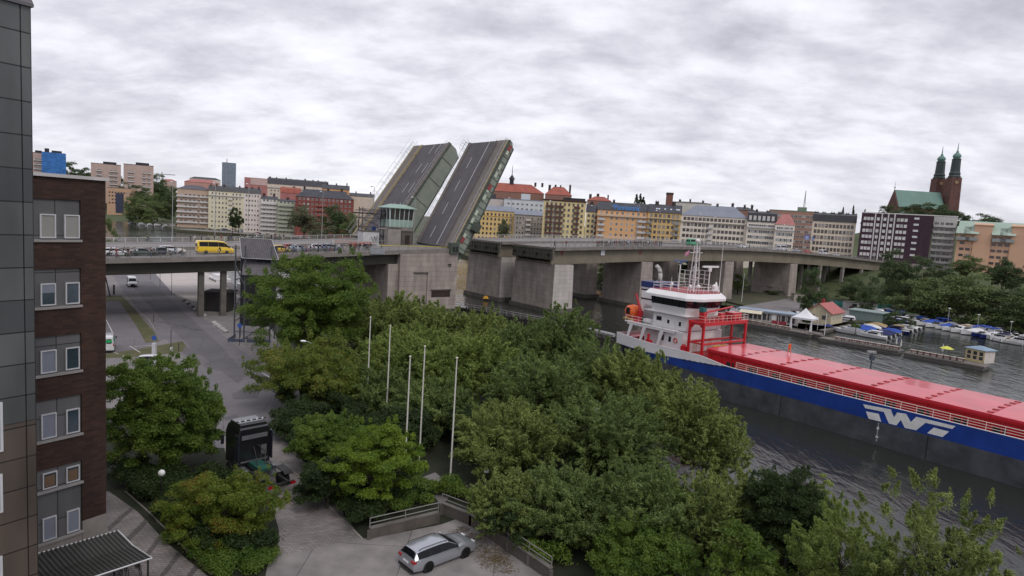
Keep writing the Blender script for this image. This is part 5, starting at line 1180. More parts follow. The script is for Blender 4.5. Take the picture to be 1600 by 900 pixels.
for h in (0.45,0.9): b.tube((-21.2,0.8,10.8+h),(-21.2,BM-0.8,10.8+h),0.03,n=4); b.tube((-24.2,0.8,10.8+h),(-24.2,BM-0.8,10.8+h),0.03,n=4)
for i in range(11): b.tube((-21.2,0.8+i*1.15,10.8),(-21.2,0.8+i*1.15,11.7),0.03,n=4)
b.build('gantry_railing', mat('rail_cream', (0.75,0.62,0.55), 0.5), SHIP)
b = MB(); b.box(-23.6,-22.0,9.4,11.8,10.8,11.9); b.box(-23.3,-22.4,2.0,2.8,10.8,12.2); b.tube((-22.8,2.3,12.0),(-22.4,9.5,12.9),0.14); b.box(-22.4,-21.8,5.6,6.8,10.85,12.0); b.build('gantry_machinery', M_sr, SHIP)
MB().box(-23.3,-22.5,1.9,2.7,12.2,12.9).build('gantry_motor', mat('teal_gear',(0.02,0.12,0.12),0.5), SHIP)
b = MB(); torus(b, (-22.0, BM+0.1, 7.8), 0.42, 0.1); b.build('cable_reel', mat('reel_black',(0.03,0.03,0.02),0.5), SHIP)
b = MB(); b.box(-21.0,-20.7,3.0,6.4,6.9,7.05); b.build('hatch_gear', mat('cradle_yellow',(0.55,0.3,0.03),0.5), SHIP);
# far-side navigation light post seen over the hatches
b = MB(); s_, z_ = SS(1356, 573, BM+2.5)
# dolphin light marker standing in the fairway
p = W(1357, 590, 0); T = thing('light_marker', 'slim grey light beacon with white base standing in the water beyond the red hatches', 'beacon', (W(1356,612,0).x, W(1356,612,0).y, 0))
d = WY(1356, 548, T.location.y).z; b = MB(); b.tube((0,0,-1),(0,0,d*0.5),0.5,0.42,10); b.build('base', M_sw, T); b = MB(); b.tube((0,0,d*0.5),(0,0,d*0.95),0.11); b.box(-0.3,0.3,-0.3,0.3,d*0.78,d*0.9); b.build('post', mat('beacon_dark',(0.05,0.06,0.08),0.5), T); MB().box(-0.9,0.5,-0.25,0.25,d*0.95,d).build('lamp_panel', M_pole, T)
# ---- guide fender from the tower pier to the fairway
pts = [W(700,476,1.5), W(760,486,1.5), W(872,507,1.5), W(958,530,1.5)]
T = thing('guide_fender', 'long dark timber guide wall with handrail running out from the tower pier', 'fender', pts[0])
b = MB(); r = MB()
for i in range(3):
 p = pts[i]-pts[0]; q = pts[i+1]-pts[0]; d = (q-p).normalized(); n = Vector((-d.y,d.x,0))*0.35
 b.prism([(p+n).xy,(p-n).xy,(q-n).xy,(q+n).xy], -4, -0.2-0.003*i); L_ = (q-p).length; k = int(L_/2.2)
 for j in range(k): c = p+d*(j*2.2); b.tube((c.x-n.x*1.3,c.y-n.y*1.3,-4),(c.x-n.x*1.3,c.y-n.y*1.3,0.2),0.2,n=5)
 r.tube((p.x,p.y,1.0),(q.x,q.y,1.0),0.05,n=5); r.tube((p.x,p.y,0.5),(q.x,q.y,0.5),0.04,n=5)
 for j in range(k): c = p+d*(j*2.2); r.tube((c.x,c.y,-0.2),(c.x,c.y,1.0),0.05,n=4)
b.build('timber_wall', mat('wet_timber',(0.025,0.022,0.02),0.8,noise=0.4), T); r.build('handrail', M_rail, T)
b = MB(); p = W(880,505,1.8)-pts[0]; q = W(960,524,1.8)-pts[0]; b.tube(p,q,0.4,n=8); b.build('pipe', M_pole, T)
# yellow lamp on the gap pier's foot, far pier sign
s_, z_ = BS(759,463,24.5)
T = thing('pier_beacon', 'small yellow beacon box fixed low on the rear gap pier', 'beacon', Bw(0.2,24.8,0)); q = WY(759,466,T.location.y-0.5); T.location = (q.x,q.y,q.z)
MB().box(-0.5,0.5,-0.5,0.5,-0.6,-0.1).build('bracket', M_blk, T); b = MB(); b.loft([[(-0.9,-0.6,-0.1),(0.9,-0.6,-0.1),(0.9,0.6,-0.1),(-0.9,0.6,-0.1)],[(-0.4,-0.3,0.7),(0.4,-0.3,0.7),(0.4,0.3,0.7),(-0.4,0.3,0.7)]]); b.build('yellow_box', mat('beacon_yellow',(0.6,0.3,0.01),0.5), T)
# ================================================================ BUILDERS: trees, vehicles, people, boats
M_bark = mat('bark', (0.06,0.048,0.038), 0.95, noise=0.4, scale=2.0, bump=0.6)
L_willow = leafmat('willow_leaf', (0.08,0.12,0.03), (0.34,0.41,0.12))
L_green = leafmat('broad_leaf', (0.05,0.105,0.016), (0.17,0.24,0.036))
L_bright = leafmat('bright_maple_leaf', (0.08,0.15,0.014), (0.21,0.29,0.03))
L_autumn = leafmat('turning_maple_leaf', (0.055,0.115,0.012), (0.18,0.22,0.026), (0.27,0.13,0.03))
L_yellow = leafmat('yellowing_leaf', (0.06,0.11,0.018), (0.18,0.22,0.035), (0.24,0.19,0.04))
L_wil2 = leafmat('grey_willow_leaf', (0.06,0.1,0.03), (0.25,0.33,0.1))
L_wil3 = leafmat('fresh_willow_leaf', (0.09,0.14,0.028), (0.33,0.42,0.11))
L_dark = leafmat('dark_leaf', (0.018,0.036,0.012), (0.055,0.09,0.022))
L_ever = leafmat('evergreen_leaf', (0.02,0.035,0.02), (0.045,0.07,0.03))
L_far = leafmat('far_leaf', (0.07,0.11,0.035), (0.17,0.215,0.075), trans=0.25)
L_fardark = leafmat('far_dark_leaf', (0.035,0.06,0.024), (0.09,0.13,0.045), trans=0.2)
L_farw = leafmat('far_willow_leaf', (0.09,0.105,0.055), (0.17,0.18,0.1), trans=0.25)
def leaf_mesh(name, clumps, n, size, seed, m, aspect=2.0, droop=0.0, shell=0.55, plume=0.0):
 """n small leaf-shaped faces spread over and through a list of clumps (x,y,z,rx,ry,rz)"""
 rs = np.random.RandomState(seed); C = np.array(clumps, float); vol = (C[:,3]*C[:,4]+C[:,4]*C[:,5]+C[:,3]*C[:,5]); p = vol/vol.sum()
 idx = rs.choice(len(C), n, p=p); c = C[idx]
 d = rs.normal(size=(n,3)); d /= np.linalg.norm(d, axis=1)[:,None]; d[:,2] = np.where(d[:,2] < -0.25, -d[:,2]*0.8, d[:,2])
 r = shell+(1-shell)*rs.rand(n)**0.7; r *= 1+0.22*rs.normal(size=n)*(rs.rand(n) < 0.35)
 P = c[:,:3]+d*c[:,3:6]*r[:,None]
 nr = d*0.9+rs.normal(size=(n,3))*0.75+np.array([0,0,0.35]); nr /= np.linalg.norm(nr, axis=1)[:,None]
 a = rs.normal(size=(n,3))*(1-droop*0.7)+np.array([0,0,-1.0])*droop*2
 u = a-(a*nr).sum(1)[:,None]*nr; u /= np.linalg.norm(u, axis=1)[:,None]+1e-9; v = np.cross(nr, u)
 s = size*(0.6+0.8*rs.rand(n))[:,None]; L_ = s*aspect/1.6; Wd = s/1.6/ (1.0)
 V = np.stack([P-u*L_*0.5, P+v*Wd*0.42, P+u*L_*0.5, P-v*Wd*0.42], axis=1).reshape(-1,3)
 if plume:     # feathery sprays: leaves strung along tapering twigs that lean out and up
  cc = np.array([C[:,0].mean(), C[:,1].mean(), C[:,2].min()+0.25*np.ptp(C[:,2])]); A = C[:,:3]-cc; A /= np.linalg.norm(A, axis=1)[:,None]+1e-9
  A = A*0.9+rs.normal(size=A.shape)*0.45+np.array([0,0,0.55-droop*1.6]); A /= np.linalg.norm(A, axis=1)[:,None]; Ai = A[idx]; t_ = rs.rand(n)[:,None]**0.85; ln = c[:,3:4]*3.4*plume*(0.6+0.8*((idx*7919) % 97/97.0)[:,None])
  P = c[:,:3]+Ai*(t_-0.35)*ln+rs.normal(size=(n,3))*c[:,3:4]*0.5*(1.08-t_)+np.array([0,0,-1.0])*(t_**2)*c[:,3:4]*0.5
  a = Ai+rs.normal(size=(n,3))*0.5; nr = rs.normal(size=(n,3))*0.8+np.array([0,0,0.5])+d*0.3; nr /= np.linalg.norm(nr, axis=1)[:,None]
  u = a-(a*nr).sum(1)[:,None]*nr; u /= np.linalg.norm(u, axis=1)[:,None]+1e-9; v = np.cross(nr, u)
  V = np.stack([P-u*L_*0.5, P+v*Wd*0.42, P+u*L_*0.5, P-v*Wd*0.42], axis=1).reshape(-1,3)
 me = bpy.data.meshes.new(name); me.vertices.add(4*n); me.vertices.foreach_set('co', V.astype(np.float32).ravel())
 me.loops.add(4*n); me.loops.foreach_set('vertex_index', np.arange(4*n, dtype=np.int32))
 me.polygons.add(n); me.polygons.foreach_set('loop_start', np.arange(0,4*n,4,dtype=np.int32)); me.polygons.foreach_set('loop_total', np.full(n,4,np.int32))
 me.materials.append(m); me.update(); return me
def crown_clumps(R, H, z0, seed, k=60, cr=0.27, flat=0.75, sx=1.0, sy=1.0, lobes=5, droop=0.0, open_=0.0):
 """clumps arranged over several uneven lobes, so that the outline is broken and sky shows between"""
 r = random.Random(seed); out = []; LB = []
 for i in range(lobes):
  a = 2*math.pi*(i+r.random()*0.7)/lobes; rr = R*r.uniform(0.32,0.52)
  LB.append((math.cos(a)*rr*sx, math.sin(a)*rr*sy, z0+H*r.uniform(0.3,0.66), R*r.uniform(0.42,0.6), H*r.uniform(0.28,0.38)))
 LB.append((0,0,z0+H*0.66,R*0.5,H*0.34))
 for i in range(k):
  L = LB[i % len(LB)]; th = r.uniform(0, 2*math.pi); cz = r.uniform(-0.75,1.0); s = math.sqrt(max(0,1-cz*cz)); q = r.uniform(0.72,1.08)
  x = L[0]+math.cos(th)*s*L[3]*q*sx; y = L[1]+math.sin(th)*s*L[3]*q*sy; z = L[2]+cz*L[4]*q
  c = R*cr*r.uniform(0.55,1.3)
  out.append((x,y,z,c,c,c*flat*(1+droop)))
  if i % 2 == 0 and cz > -0.3:      # small sprays that break the outline
   q = r.uniform(1.06,1.24); c = R*0.055*r.uniform(0.6,1.3); out.append((L[0]+math.cos(th)*s*L[3]*q*sx,L[1]+math.sin(th)*s*L[3]*q*sy,L[2]+cz*L[4]*q+c,c*0.8,c*0.8,c*2.0))
 return out, LB
def trunk_mesh(H, z0, LB, clumps, seed, r0=0.25, lean=(0,0)):
 r = random.Random(seed); b = MB(); top = Vector((lean[0],lean[1],z0+H*0.35)); mid = Vector((lean[0]*0.4+r.uniform(-.15,.15),lean[1]*0.4,top.z*0.5))
 b.path([(0,0,-0.3),(mid.x,mid.y,mid.z),tuple(top)], [r0*1.25,r0*0.9,r0*0.6], 8)
 for L in LB:
  e = Vector((L[0],L[1],L[2])); st = mid.lerp(top, r.uniform(0.3,1.0)); k = st.lerp(e,0.5)+Vector((r.uniform(-.4,.4),r.uniform(-.4,.4),-0.1*H*r.random()))
  b.path([tuple(st),tuple(k),tuple(e)], [r0*0.5,r0*0.33,r0*0.16], 6)
  near = sorted(clumps, key=lambda c: (Vector(c[:3])-e).length)[:14]
  for c in near: m_ = e.lerp(Vector(c[:3]),0.5)+Vector((0,0,-0.15)); b.path([tuple(k.lerp(e,0.7)),tuple(m_),tuple(c[:3])], [r0*0.15,r0*0.1,r0*0.04], 4)
 return b
def tree(label, base, H, R, m, n, leaf=0.22, seed=1, cb=0.22, k=60, cr=0.27, sx=1, sy=1, lobes=5, aspect=2.0, droop=0.0, group='trees on the near bank', name='tree', cat='tree', r0=None, shell=0.45, flat=0.75, lean=(0,0), bark=None, plume=0.0):
 T = thing(name, label, cat, base, 0, group); z0 = H*cb
 cl, LB = crown_clumps(R, H-z0, z0, seed, k, cr, flat, sx, sy, lobes, droop)
 if lean != (0,0): cl = [(c[0]+lean[0],c[1]+lean[1])+c[2:] for c in cl]; LB = [(L[0]+lean[0],L[1]+lean[1])+L[2:] for L in LB]
 trunk_mesh(H-z0, z0, LB, cl, seed, r0 or 0.03*H, lean).build('trunk', bark or M_bark, T)
 o = bpy.data.objects.new('crown', leaf_mesh('crown', cl, n, leaf, seed, m, aspect, droop, shell, plume)); COL.objects.link(o); o.parent = T; KID.setdefault(T.name, []).append(o)
 return T
_ft = {}
def far_tree(label, px, pyt, pyb, Y, wpx, kind='round', m=None, seed=0, group='trees on the far banks', zb=None, cat='tree'):
 """copies of a few prototypes; the crown spans the given picture width at distance Y"""
 top = WY(px, pyt, Y); z0 = WY(px, pyb, Y).z if zb is None else zb; H = top.z-z0; Rw = wpx/1020*Y/2
 m = m or L_far; key = (kind, seed % 3, m.name)
 if key not in _ft:
  R0 = {'round':5.0,'willow':5.5,'poplar':1.8,'conifer':2.6,'shrub':6.0}[kind]; H0 = 10.0
  z_ = {'round':0.9,'willow':0.3,'poplar':1.0,'conifer':0.8,'shrub':-3.2}[kind]
  if kind in ('conifer','poplar'):
   r = random.Random(seed); cl = []
   for i in range(46):
    f = i/46; rad = R0*(1-f)**0.9 if kind == 'conifer' else R0*(1-abs(f-0.45)*1.4); a = r.uniform(0,6.28); cl.append((math.cos(a)*rad*0.6,math.sin(a)*rad*0.6,z_+f*(H0-z_),0.35*rad+0.3,0.35*rad+0.3,0.6))
   LB = [(0,0,6,1,1)]
  else: cl, LB = crown_clumps(R0, H0-z_, z_, 100+seed, 54, 0.26, 0.8, lobes=6, droop=0.4 if kind == 'willow' else 0)
  cm = leaf_mesh('crown', cl, 9000, 0.42, seed, m, 1.6, 0.6 if kind == 'willow' else 0, 0.4); tm = trunk_mesh(H0-z_, z_, LB, cl, seed, 0.3).mesh('trunk', M_bark); _ft[key] = (cm, tm, R0, H0)
 cm, tm, R0, H0 = _ft[key]
 T = thing('tree' if kind != 'shrub' else 'shrub', label, cat, (top.x, Y, z0), random.Random(px+seed).uniform(0,6.28), group); T.scale = (Rw/R0, Rw/R0, H/H0)
 put(tm, 'trunk', T, (0,0,0)); put(cm, 'crown', T, (0,0,0)); return T
# ---- vehicles
M_tyre = mat('tyre_rubber', (0.018,0.018,0.018), 0.85); M_rim = mat('alloy_rim', (0.3,0.3,0.31), 0.3, 0.8); M_rimd = mat('dark_rim', (0.05,0.05,0.055), 0.35, 0.7)
M_cglass = glassmat('car_glass', (0.008,0.009,0.011), 0.08, 0.22); M_trim = mat('black_trim', (0.015,0.015,0.016), 0.5)
M_tail = mat('tail_lamp', (0.35,0.01,0.012), 0.2); M_head = mat('head_lamp', (0.6,0.62,0.66), 0.1)
def paint(name, c, metal=0.0): return mat(name, c, 0.28, metal, noise=0.03, scale=0.6, spec=0.6, coat=0.8)
# station tables: x, belt half width, roof half width, bottom, belt height, top height
SHAPES = {
 'wagon': dict(L=4.9, wb=2.87, st=[(2.45,.70,.55,.32,.56,.60),(2.38,.82,.66,.22,.66,.72),(2.1,.89,.72,.2,.76,.84),(1.5,.92,.74,.2,.86,.93),(1.02,.93,.74,.2,.93,.99),(.2,.93,.6,.2,.97,1.42),(-.4,.93,.61,.2,.98,1.47),(-1.2,.93,.6,.2,.99,1.46),(-1.9,.92,.58,.2,1.0,1.41),(-2.12,.9,.56,.22,1.0,1.36),(-2.36,.86,.58,.25,.98,1.02),(-2.45,.8,.56,.34,.8,.84)], glass=(4,10), cabin=(5,9)),
 'sedan': dict(L=4.6, wb=2.7, st=[(2.3,.70,.55,.32,.56,.60),(2.22,.82,.66,.22,.66,.72),(1.9,.88,.72,.2,.76,.84),(1.3,.9,.74,.2,.86,.93),(.9,.9,.72,.2,.92,.98),(.15,.9,.58,.2,.95,1.38),(-.4,.9,.59,.2,.96,1.43),(-1.0,.9,.58,.2,.97,1.38),(-1.6,.9,.7,.2,.97,1.03),(-2.15,.87,.66,.22,.93,.98),(-2.3,.78,.55,.34,.8,.84)], glass=(4,8), cabin=(5,7)),
 'hatch': dict(L=4.0, wb=2.5, st=[(2.0,.70,.5,.32,.6,.64),(1.92,.8,.64,.22,.7,.76),(1.5,.85,.7,.2,.84,.92),(1.1,.86,.7,.2,.92,.99),(.4,.86,.58,.2,.97,1.46),(-.3,.86,.59,.2,.98,1.52),(-1.2,.86,.57,.2,.99,1.47),(-1.65,.84,.54,.22,1.0,1.38),(-1.9,.82,.6,.26,.96,1.02),(-2.0,.76,.55,.36,.8,.84)], glass=(3,8), cabin=(4,7)),
 'van': dict(L=5.6, wb=3.4, st=[(2.8,.78,.6,.35,.75,.8),(2.72,.92,.75,.28,.9,.98),(2.3,.98,.82,.25,1.1,1.22),(2.0,.99,.84,.25,1.2,1.32),(1.3,1.0,.78,.25,1.3,2.1),(1.0,1.0,.8,.25,1.32,2.28),(.0,1.0,.82,.25,1.34,2.36),(-1.5,1.0,.82,.25,1.34,2.36),(-2.6,1.0,.81,.25,1.34,2.33),(-2.74,.99,.8,.28,1.3,2.25),(-2.8,.95,.76,.35,1.2,2.1)], glass=(3,9), cabin=(4,8)),
 'minibus': dict(L=6.9, wb=3.9, st=[(3.45,.78,.6,.38,.8,.85),(3.36,.95,.78,.28,.95,1.05),(3.0,1.0,.84,.25,1.12,1.25),(2.6,1.02,.86,.25,1.25,1.36),(1.9,1.02,.8,.25,1.38,2.2),(1.5,1.02,.82,.25,1.4,2.5),(.4,1.02,.84,.25,1.42,2.62),(-1.5,1.02,.84,.25,1.42,2.62),(-3.15,1.02,.83,.25,1.42,2.58),(-3.38,1.01,.82,.28,1.38,2.5),(-3.45,.97,.78,.35,1.3,2.3)], glass=(3,9), cabin=(4,8)),
}
def vehicle(shape, name, label, cat, loc, rz, pm, side_glass=True, panel_from=None, group=None, rim=None, detail=True, rails=False):
 S = SHAPES[shape]; st = S['st']; T = thing(name, label, cat, loc, rz, group); n = len(st)
 tall = shape in ('van','minibus')
 def ring(i):
  x, wb, wt, zb, zs, zt = st[i]; r = []
  zr = zt-0.05
  half_ = [(wb*0.93,zb),(wb,zb+0.16),(wb*1.0,(zb+zs)/2),(wb*0.985,zs),(wt+ (wb-wt)*(0.12 if zt-zs > .25 else 0.6),zr if zt-zs > .25 else zs+(zt-zs)*0.6),(wt*0.8,zt),(0,zt+0.015)]
  return [(x,-y,z) for y,z in half_]+[(x,y,z) for y,z in half_[-2::-1]]
 rings = [ring(i) for i in range(n)]; K = len(rings[0]); c0, c1 = S['cabin']
 b = MB(); g = MB(); V = [p for r in rings for p in r]; F = [];
 for i in range(n-1):
  for j in range(K):
   q = (i*K+j, (i+1)*K+j, (i+1)*K+(j+1) % K, i*K+(j+1) % K)
   F.append(q)
 F.append(tuple(range(K))); F.append(tuple((n-1)*K+i for i in range(K-1,-1,-1)))
 b.add(V, F); body = b.build('body', pm, T, smooth=True, sharp=38)
 m = body.modifiers.new('round', 'BEVEL'); m.width = 0.03; m.segments = 2; m.limit_method = 'ANGLE'; m.angle_limit = R_(40)
 def inset(pts, f, lift=0.012):
  c = sum((Vector(p) for p in pts), Vector())/len(pts); nrm = (Vector(pts[1])-Vector(pts[0])).cross(Vector(pts[2])-Vector(pts[0])).normalized()
  if nrm.dot(c-Vector((c.x*0.9,0,c.z*0.7))) < 0: nrm = -nrm
  return [tuple(Vector(p).lerp(c, f)+nrm*lift) for p in pts]
 # side windows: one strip per pane between pillars
 last = c1 if panel_from is None else panel_from
 for sd in (0, 1):
  jb, jt = (3, 4) if sd == 0 else (K-1-3-0+0, K-1-4)
  jb = 3 if sd == 0 else K-3; jt = 4 if sd == 0 else K-4
  jb2, jt2 = jb, jt
  xs = list(range(c0-1, c1+1)) if not tall else list(range(c0-1, c1))
  for i in range(c0-1, c1):
   if i+1 > n-1: continue
   if panel_from is not None and i >= panel_from: continue
   if not side_glass: continue
   A, B_, Cc, D = rings[i][jb2], rings[i+1][jb2], rings[i+1][jt2], rings[i][jt2]
   A = Vector(A); B_ = Vector(B_); Cc = Vector(Cc); D = Vector(D)
   if i == c0-1: D = A.lerp(D, 1.0)
   lo = 0.03; hi = 0.93 if not tall else 0.82
   P = [A.lerp(D,lo), B_.lerp(Cc,lo), B_.lerp(Cc,hi), A.lerp(D,hi)]
   if i == c0-1: P = [A.lerp(D,0.1).lerp(B_,0.25), B_.lerp(Cc,lo), B_.lerp(Cc,hi), A.lerp(D,0.95).lerp(Cc,0.15)]
   P = [tuple(p+Vector((0,-0.03 if sd == 0 else 0.03,0.01))) for p in P]
   c = sum((Vector(p) for p in P), Vector())/4
   P = [tuple(Vector(p)+Vector(((c.x-p[0])*0.025,0,0))) for p in P]
   g.poly(P if sd == 0 else P[::-1])
 # windscreen and rear window
 def screen(i, i2, f0=0.05):
  A0, A1 = Vector(rings[i][6]), Vector(rings[i2][6]); up = A1-A0; nrm = Vector((-up.z,0,up.x)).normalized()
  nrm = nrm if (nrm.x > 0) == (A0.x > 0) else -nrm; o = nrm*0.02; V = []
  for j in range(4, K-3):
   a_ = Vector(rings[i][j]); b_ = Vector(rings[i2][j]); a_.y *= 0.94; b_.y *= 0.93
   V += [tuple(a_.lerp(b_, f0)+o), tuple(a_.lerp(b_, 0.93)+o)]
  m_ = len(V)//2; g.add(V, [(2*q, 2*q+2, 2*q+3, 2*q+1) for q in range(m_-1)])
 screen(c0-1, c0)
 if tall:
  x = st[-1][0]-0.02; w = st[-1][2]; g.poly([(x,-w*0.9,1.35),(x,-0.06,1.35),(x,-0.06,2.0),(x,-w*0.85,2.0)]); g.poly([(x,w*0.9,1.35),(x,0.06,1.35),(x,0.06,2.0),(x,w*0.85,2.0)])
 else: screen(c1+1, c1)
 g.build('window', M_cglass, T)
 # wheels
 wr = 0.33 if not tall else 0.36
 for sx in (S['wb']/2, -S['wb']/2):
  for sy in (-1, 1):
   wbh = 0.9*st[4][1]; w = MB(); M = Matrix.Translation((sx+0.05, sy*wbh, wr))@Matrix.Rotation(R_(90),4,'X')
   w.T = M; w.lathe([(wr*0.72,-0.11),(wr*0.97,-0.11),(wr,-0.07),(wr,0.07),(wr*0.97,0.11),(wr*0.72,0.11)],20); ty = w.build('tyre', M_tyre, T, smooth=True, sharp=30)
   if detail:
    r = MB(); r.T = M; r.lathe([(wr*0.7,-0.1),(wr*0.7,0.1)],16); hub = r.build('rim', rim or M_rim, ty)
    a_ = MB(); a_.T = Matrix.Translation((sx+0.05, sy*(wbh+0.005), wr))@Matrix.Rotation(R_(90),4,'X'); a_.lathe([(wr*1.17,-0.105),(wr*1.17,0.105)],20); a_.build('wheel_arch', M_trim, T)
 x0 = st[0][0]; x1 = st[-1][0]; wF = st[1][1]; zh = st[1][4]
 for sy in (-1, 1):
  q = MB(); q.box(x0-0.18, x0-0.02, sy*wF*0.62-0.16, sy*wF*0.62+0.16, zh-0.04, zh+0.1); q.build('headlight', M_head, T, bevel=0.03)
  q = MB(); wR = st[-2][1]
  if tall: q.box(x1-0.02, x1+0.12, sy*wR*0.93-0.06, sy*wR*0.93+0.06, 0.95, 1.4)
  else: q.box(x1-0.03, x1+0.22, sy*wR*0.78-0.2, sy*wR*0.78+0.14, 0.78, 0.93)
  q.build('tail_light', M_tail, T, bevel=0.02)
  i = S['cabin'][0]; q = MB(); q.box(st[i-1][0]-0.25, st[i-1][0]-0.08, sy*(st[i][1]+0.03) if sy > 0 else -(st[i][1]+0.2), (st[i][1]+0.2) if sy > 0 else -(st[i][1]+0.03), st[i-1][4]+0.02, st[i-1][4]+(0.16 if not tall else 0.35)); q.build('mirror', pm if not tall else M_trim, T, bevel=0.03)
 q = MB(); q.box(x0-0.12, x0+0.02, -0.45, 0.45, 0.34, zh-0.08); q.build('grille', M_trim, T, bevel=0.02)
 q = MB(); q.box(x1-0.035, x1+0.05, -0.26, 0.26, 0.62, 0.73); q.build('number_plate', mat('sign_white', (0.7,0.7,0.7), 0.5), T)
 q = MB(); q.box(x1-0.02, x1+0.3, -st[-2][1]*0.9, st[-2][1]*0.9, 0.2, 0.4); q.box(x0-0.3, x0-0.02, -st[1][1]*0.9, st[1][1]*0.9, 0.17, 0.3)
 q.build('bumper', M_trim, T, bevel=0.03)
 if rails:
  q = MB()
  for sy in (-1, 1):
   yy = sy*0.6; q.path([(0.15,yy,1.42),(-0.1,yy,1.49),(-1.7,yy,1.49),(-1.95,yy,1.42)], 0.022, 6)
  q.build('roof_rail', M_trim, T)
 return T
# ---- people
def skin_mesh(name, V, E, Rr, sub=1):
 me = bpy.data.meshes.new(name); me.from_pydata(V, E, []); o = bpy.data.objects.new('tmp', me); COL.objects.link(o)
 m = o.modifiers.new('s', 'SKIN'); sv = me.skin_vertices[0].data
 for i, r in enumerate(Rr): sv[i].radius = (r, r) if not isinstance(r, tuple) else r
 sv[0].use_root = True; s = o.modifiers.new('d', 'SUBSURF'); s.levels = sub; s.render_levels = sub
 bpy.context.view_layer.update(); ev = o.evaluated_get(bpy.context.evaluated_depsgraph_get()); out = bpy.data.meshes.new_from_object(ev)
 bpy.data.objects.remove(o); out.name = name; out.polygons.foreach_set('use_smooth', [True]*len(out.polygons)); return out
M_skin = mat('skin_tone', (0.5,0.28,0.2), 0.6, noise=0.05); M_hair = mat('dark_hair', (0.03,0.02,0.015), 0.8); M_shoe = mat('dark_shoe', (0.03,0.03,0.03), 0.7)
def body_mesh(pose):
 # head 0.22 of 1.75 m; x is forward, y left
 if pose == 'ride':
  V = [(0,0,.95),(0.02,0,1.1),(0.12,0,1.32),(0.2,0,1.46),(0.24,0,1.56),(0.27,0,1.66),(0.28,0,1.76),(.02,.1,.93),(.36,.11,.72),(.2,.11,.34),(.32,.11,.3),(.02,-.1,.93),(.38,-.11,.86),(.24,-.11,.5),(.36,-.11,.46),(.17,.19,1.42),(.36,.24,1.22),(.56,.22,1.08),(.62,.21,1.06),(.17,-.19,1.42),(.36,-.24,1.22),(.56,-.22,1.08),(.62,-.21,1.06)]
 elif pose == 'walk':
  V = [(0,0,.95),(0,0,1.1),(0.01,0,1.3),(0.02,0,1.44),(0.03,0,1.52),(0.04,0,1.6),(0.04,0,1.7),(.0,.09,.92),(.16,.1,.5),(.22,.1,.1),(.36,.1,.04),(.0,-.09,.92),(-.1,-.1,.5),(-.3,-.1,.14),(-.18,-.1,.04),(.01,.19,1.42),(-.08,.25,1.14),(.02,.26,.9),(.05,.25,.83),(.01,-.19,1.42),(.1,-.25,1.14),(.24,-.24,.94),(.28,-.23,.88)]
 else:
  V = [(0,0,.95),(0,0,1.1),(0.0,0,1.3),(0.0,0,1.44),(0.01,0,1.52),(0.02,0,1.6),(0.02,0,1.7),(.0,.09,.92),(.02,.11,.5),(0,.12,.1),(.14,.13,.04),(.0,-.09,.92),(.03,-.11,.5),(0,-.12,.1),(.14,-.13,.04),(0,.19,1.42),(.02,.25,1.14),(.16,.2,1.0),(.22,.17,.98),(0,-.19,1.42),(-.02,-.25,1.14),(.03,-.26,.9),(.06,-.25,.83)]
 E = [(0,1),(1,2),(2,3),(3,4),(4,5),(5,6),(0,7),(7,8),(8,9),(9,10),(0,11),(11,12),(12,13),(13,14),(3,15),(15,16),(16,17),(17,18),(3,19),(19,20),(20,21),(21,22)]
 Rr = [(.15,.11),(.14,.1),(.16,.11),(.13,.09),.055,.095,.085,.1,.07,.05,.045,.1,.07,.05,.045,.065,.048,.035,.04,.065,.048,.035,.04]
 me = skin_mesh('person', V, E, Rr)
 return me, V
M_shirt = mat('shirt_slot', (0.1,0.1,0.12), 0.85); M_trou = mat('trousers_slot', (0.04,0.045,0.07), 0.85)
_pm = {}
def person_proto(pose):
 if pose in _pm: return _pm[pose]
 me, V = body_mesh(pose)
 for m_ in (M_shirt, M_trou, M_skin, M_shoe): me.materials.append(m_)
 hv = Vector(V[5]); kn = [Vector(V[i]) for i in (10,14)]; ha = [Vector(V[i]) for i in (18,22,17,21)]
 for p in me.polygons:
  c = Vector(p.center); mi = 0
  if (c-Vector(V[6])).length < 0.17 or (c-hv).length < 0.13: mi = 2
  elif min((c-h).length for h in ha) < 0.1: mi = 2
  elif min((c-k).length for k in kn) < 0.13: mi = 3
  elif c.z < 0.97 and min((c-h).length for h in ha) > 0.15 and (pose != 'ride' or c.z < 1.0): mi = 1
  p.material_index = mi
 h = MB(); hc = Vector(V[6]); h.ball((hc.x-0.02, 0, hc.z+0.02), 0.115, 10, sc=(1,1,1)); hm_v = [(x,y,z) for x,y,z in h.v]; h.ball((hc.x-0.0,0,hc.z),0.01)
 h = MB(); k = 8; rings = []
 h.lathe([(0.105,-0.02),(0.112,0.03),(0.09,0.08),(0.05,0.11),(0.01,0.118)],10,(hc.x-0.025,0,hc.z-0.01)); hm = h.mesh('hair', M_hair, True)
 _pm[pose] = (me, hm); return _pm[pose]
CL = {}
def cloth(name, c):
 if name not in CL: CL[name] = mat(name+'_cloth', c, 0.9, noise=0.12, scale=4)
 return CL[name]
SH = [('navy',(0.015,0.02,0.05)),('black',(0.012,0.012,0.015)),('white',(0.5,0.5,0.5)),('grey',(0.1,0.1,0.11)),('dark_red',(0.2,0.02,0.025)),('slate_blue',(0.06,0.09,0.15)),('olive',(0.05,0.055,0.03)),('charcoal',(0.03,0.03,0.035)),('beige',(0.25,0.2,0.15)),('dark_teal',(0.02,0.06,0.07))]
PN = [('dark',(0.02,0.022,0.03)),('denim',(0.06,0.09,0.16)),('grey_trousers',(0.12,0.12,0.12)),('beige_shorts',(0.3,0.25,0.18))]
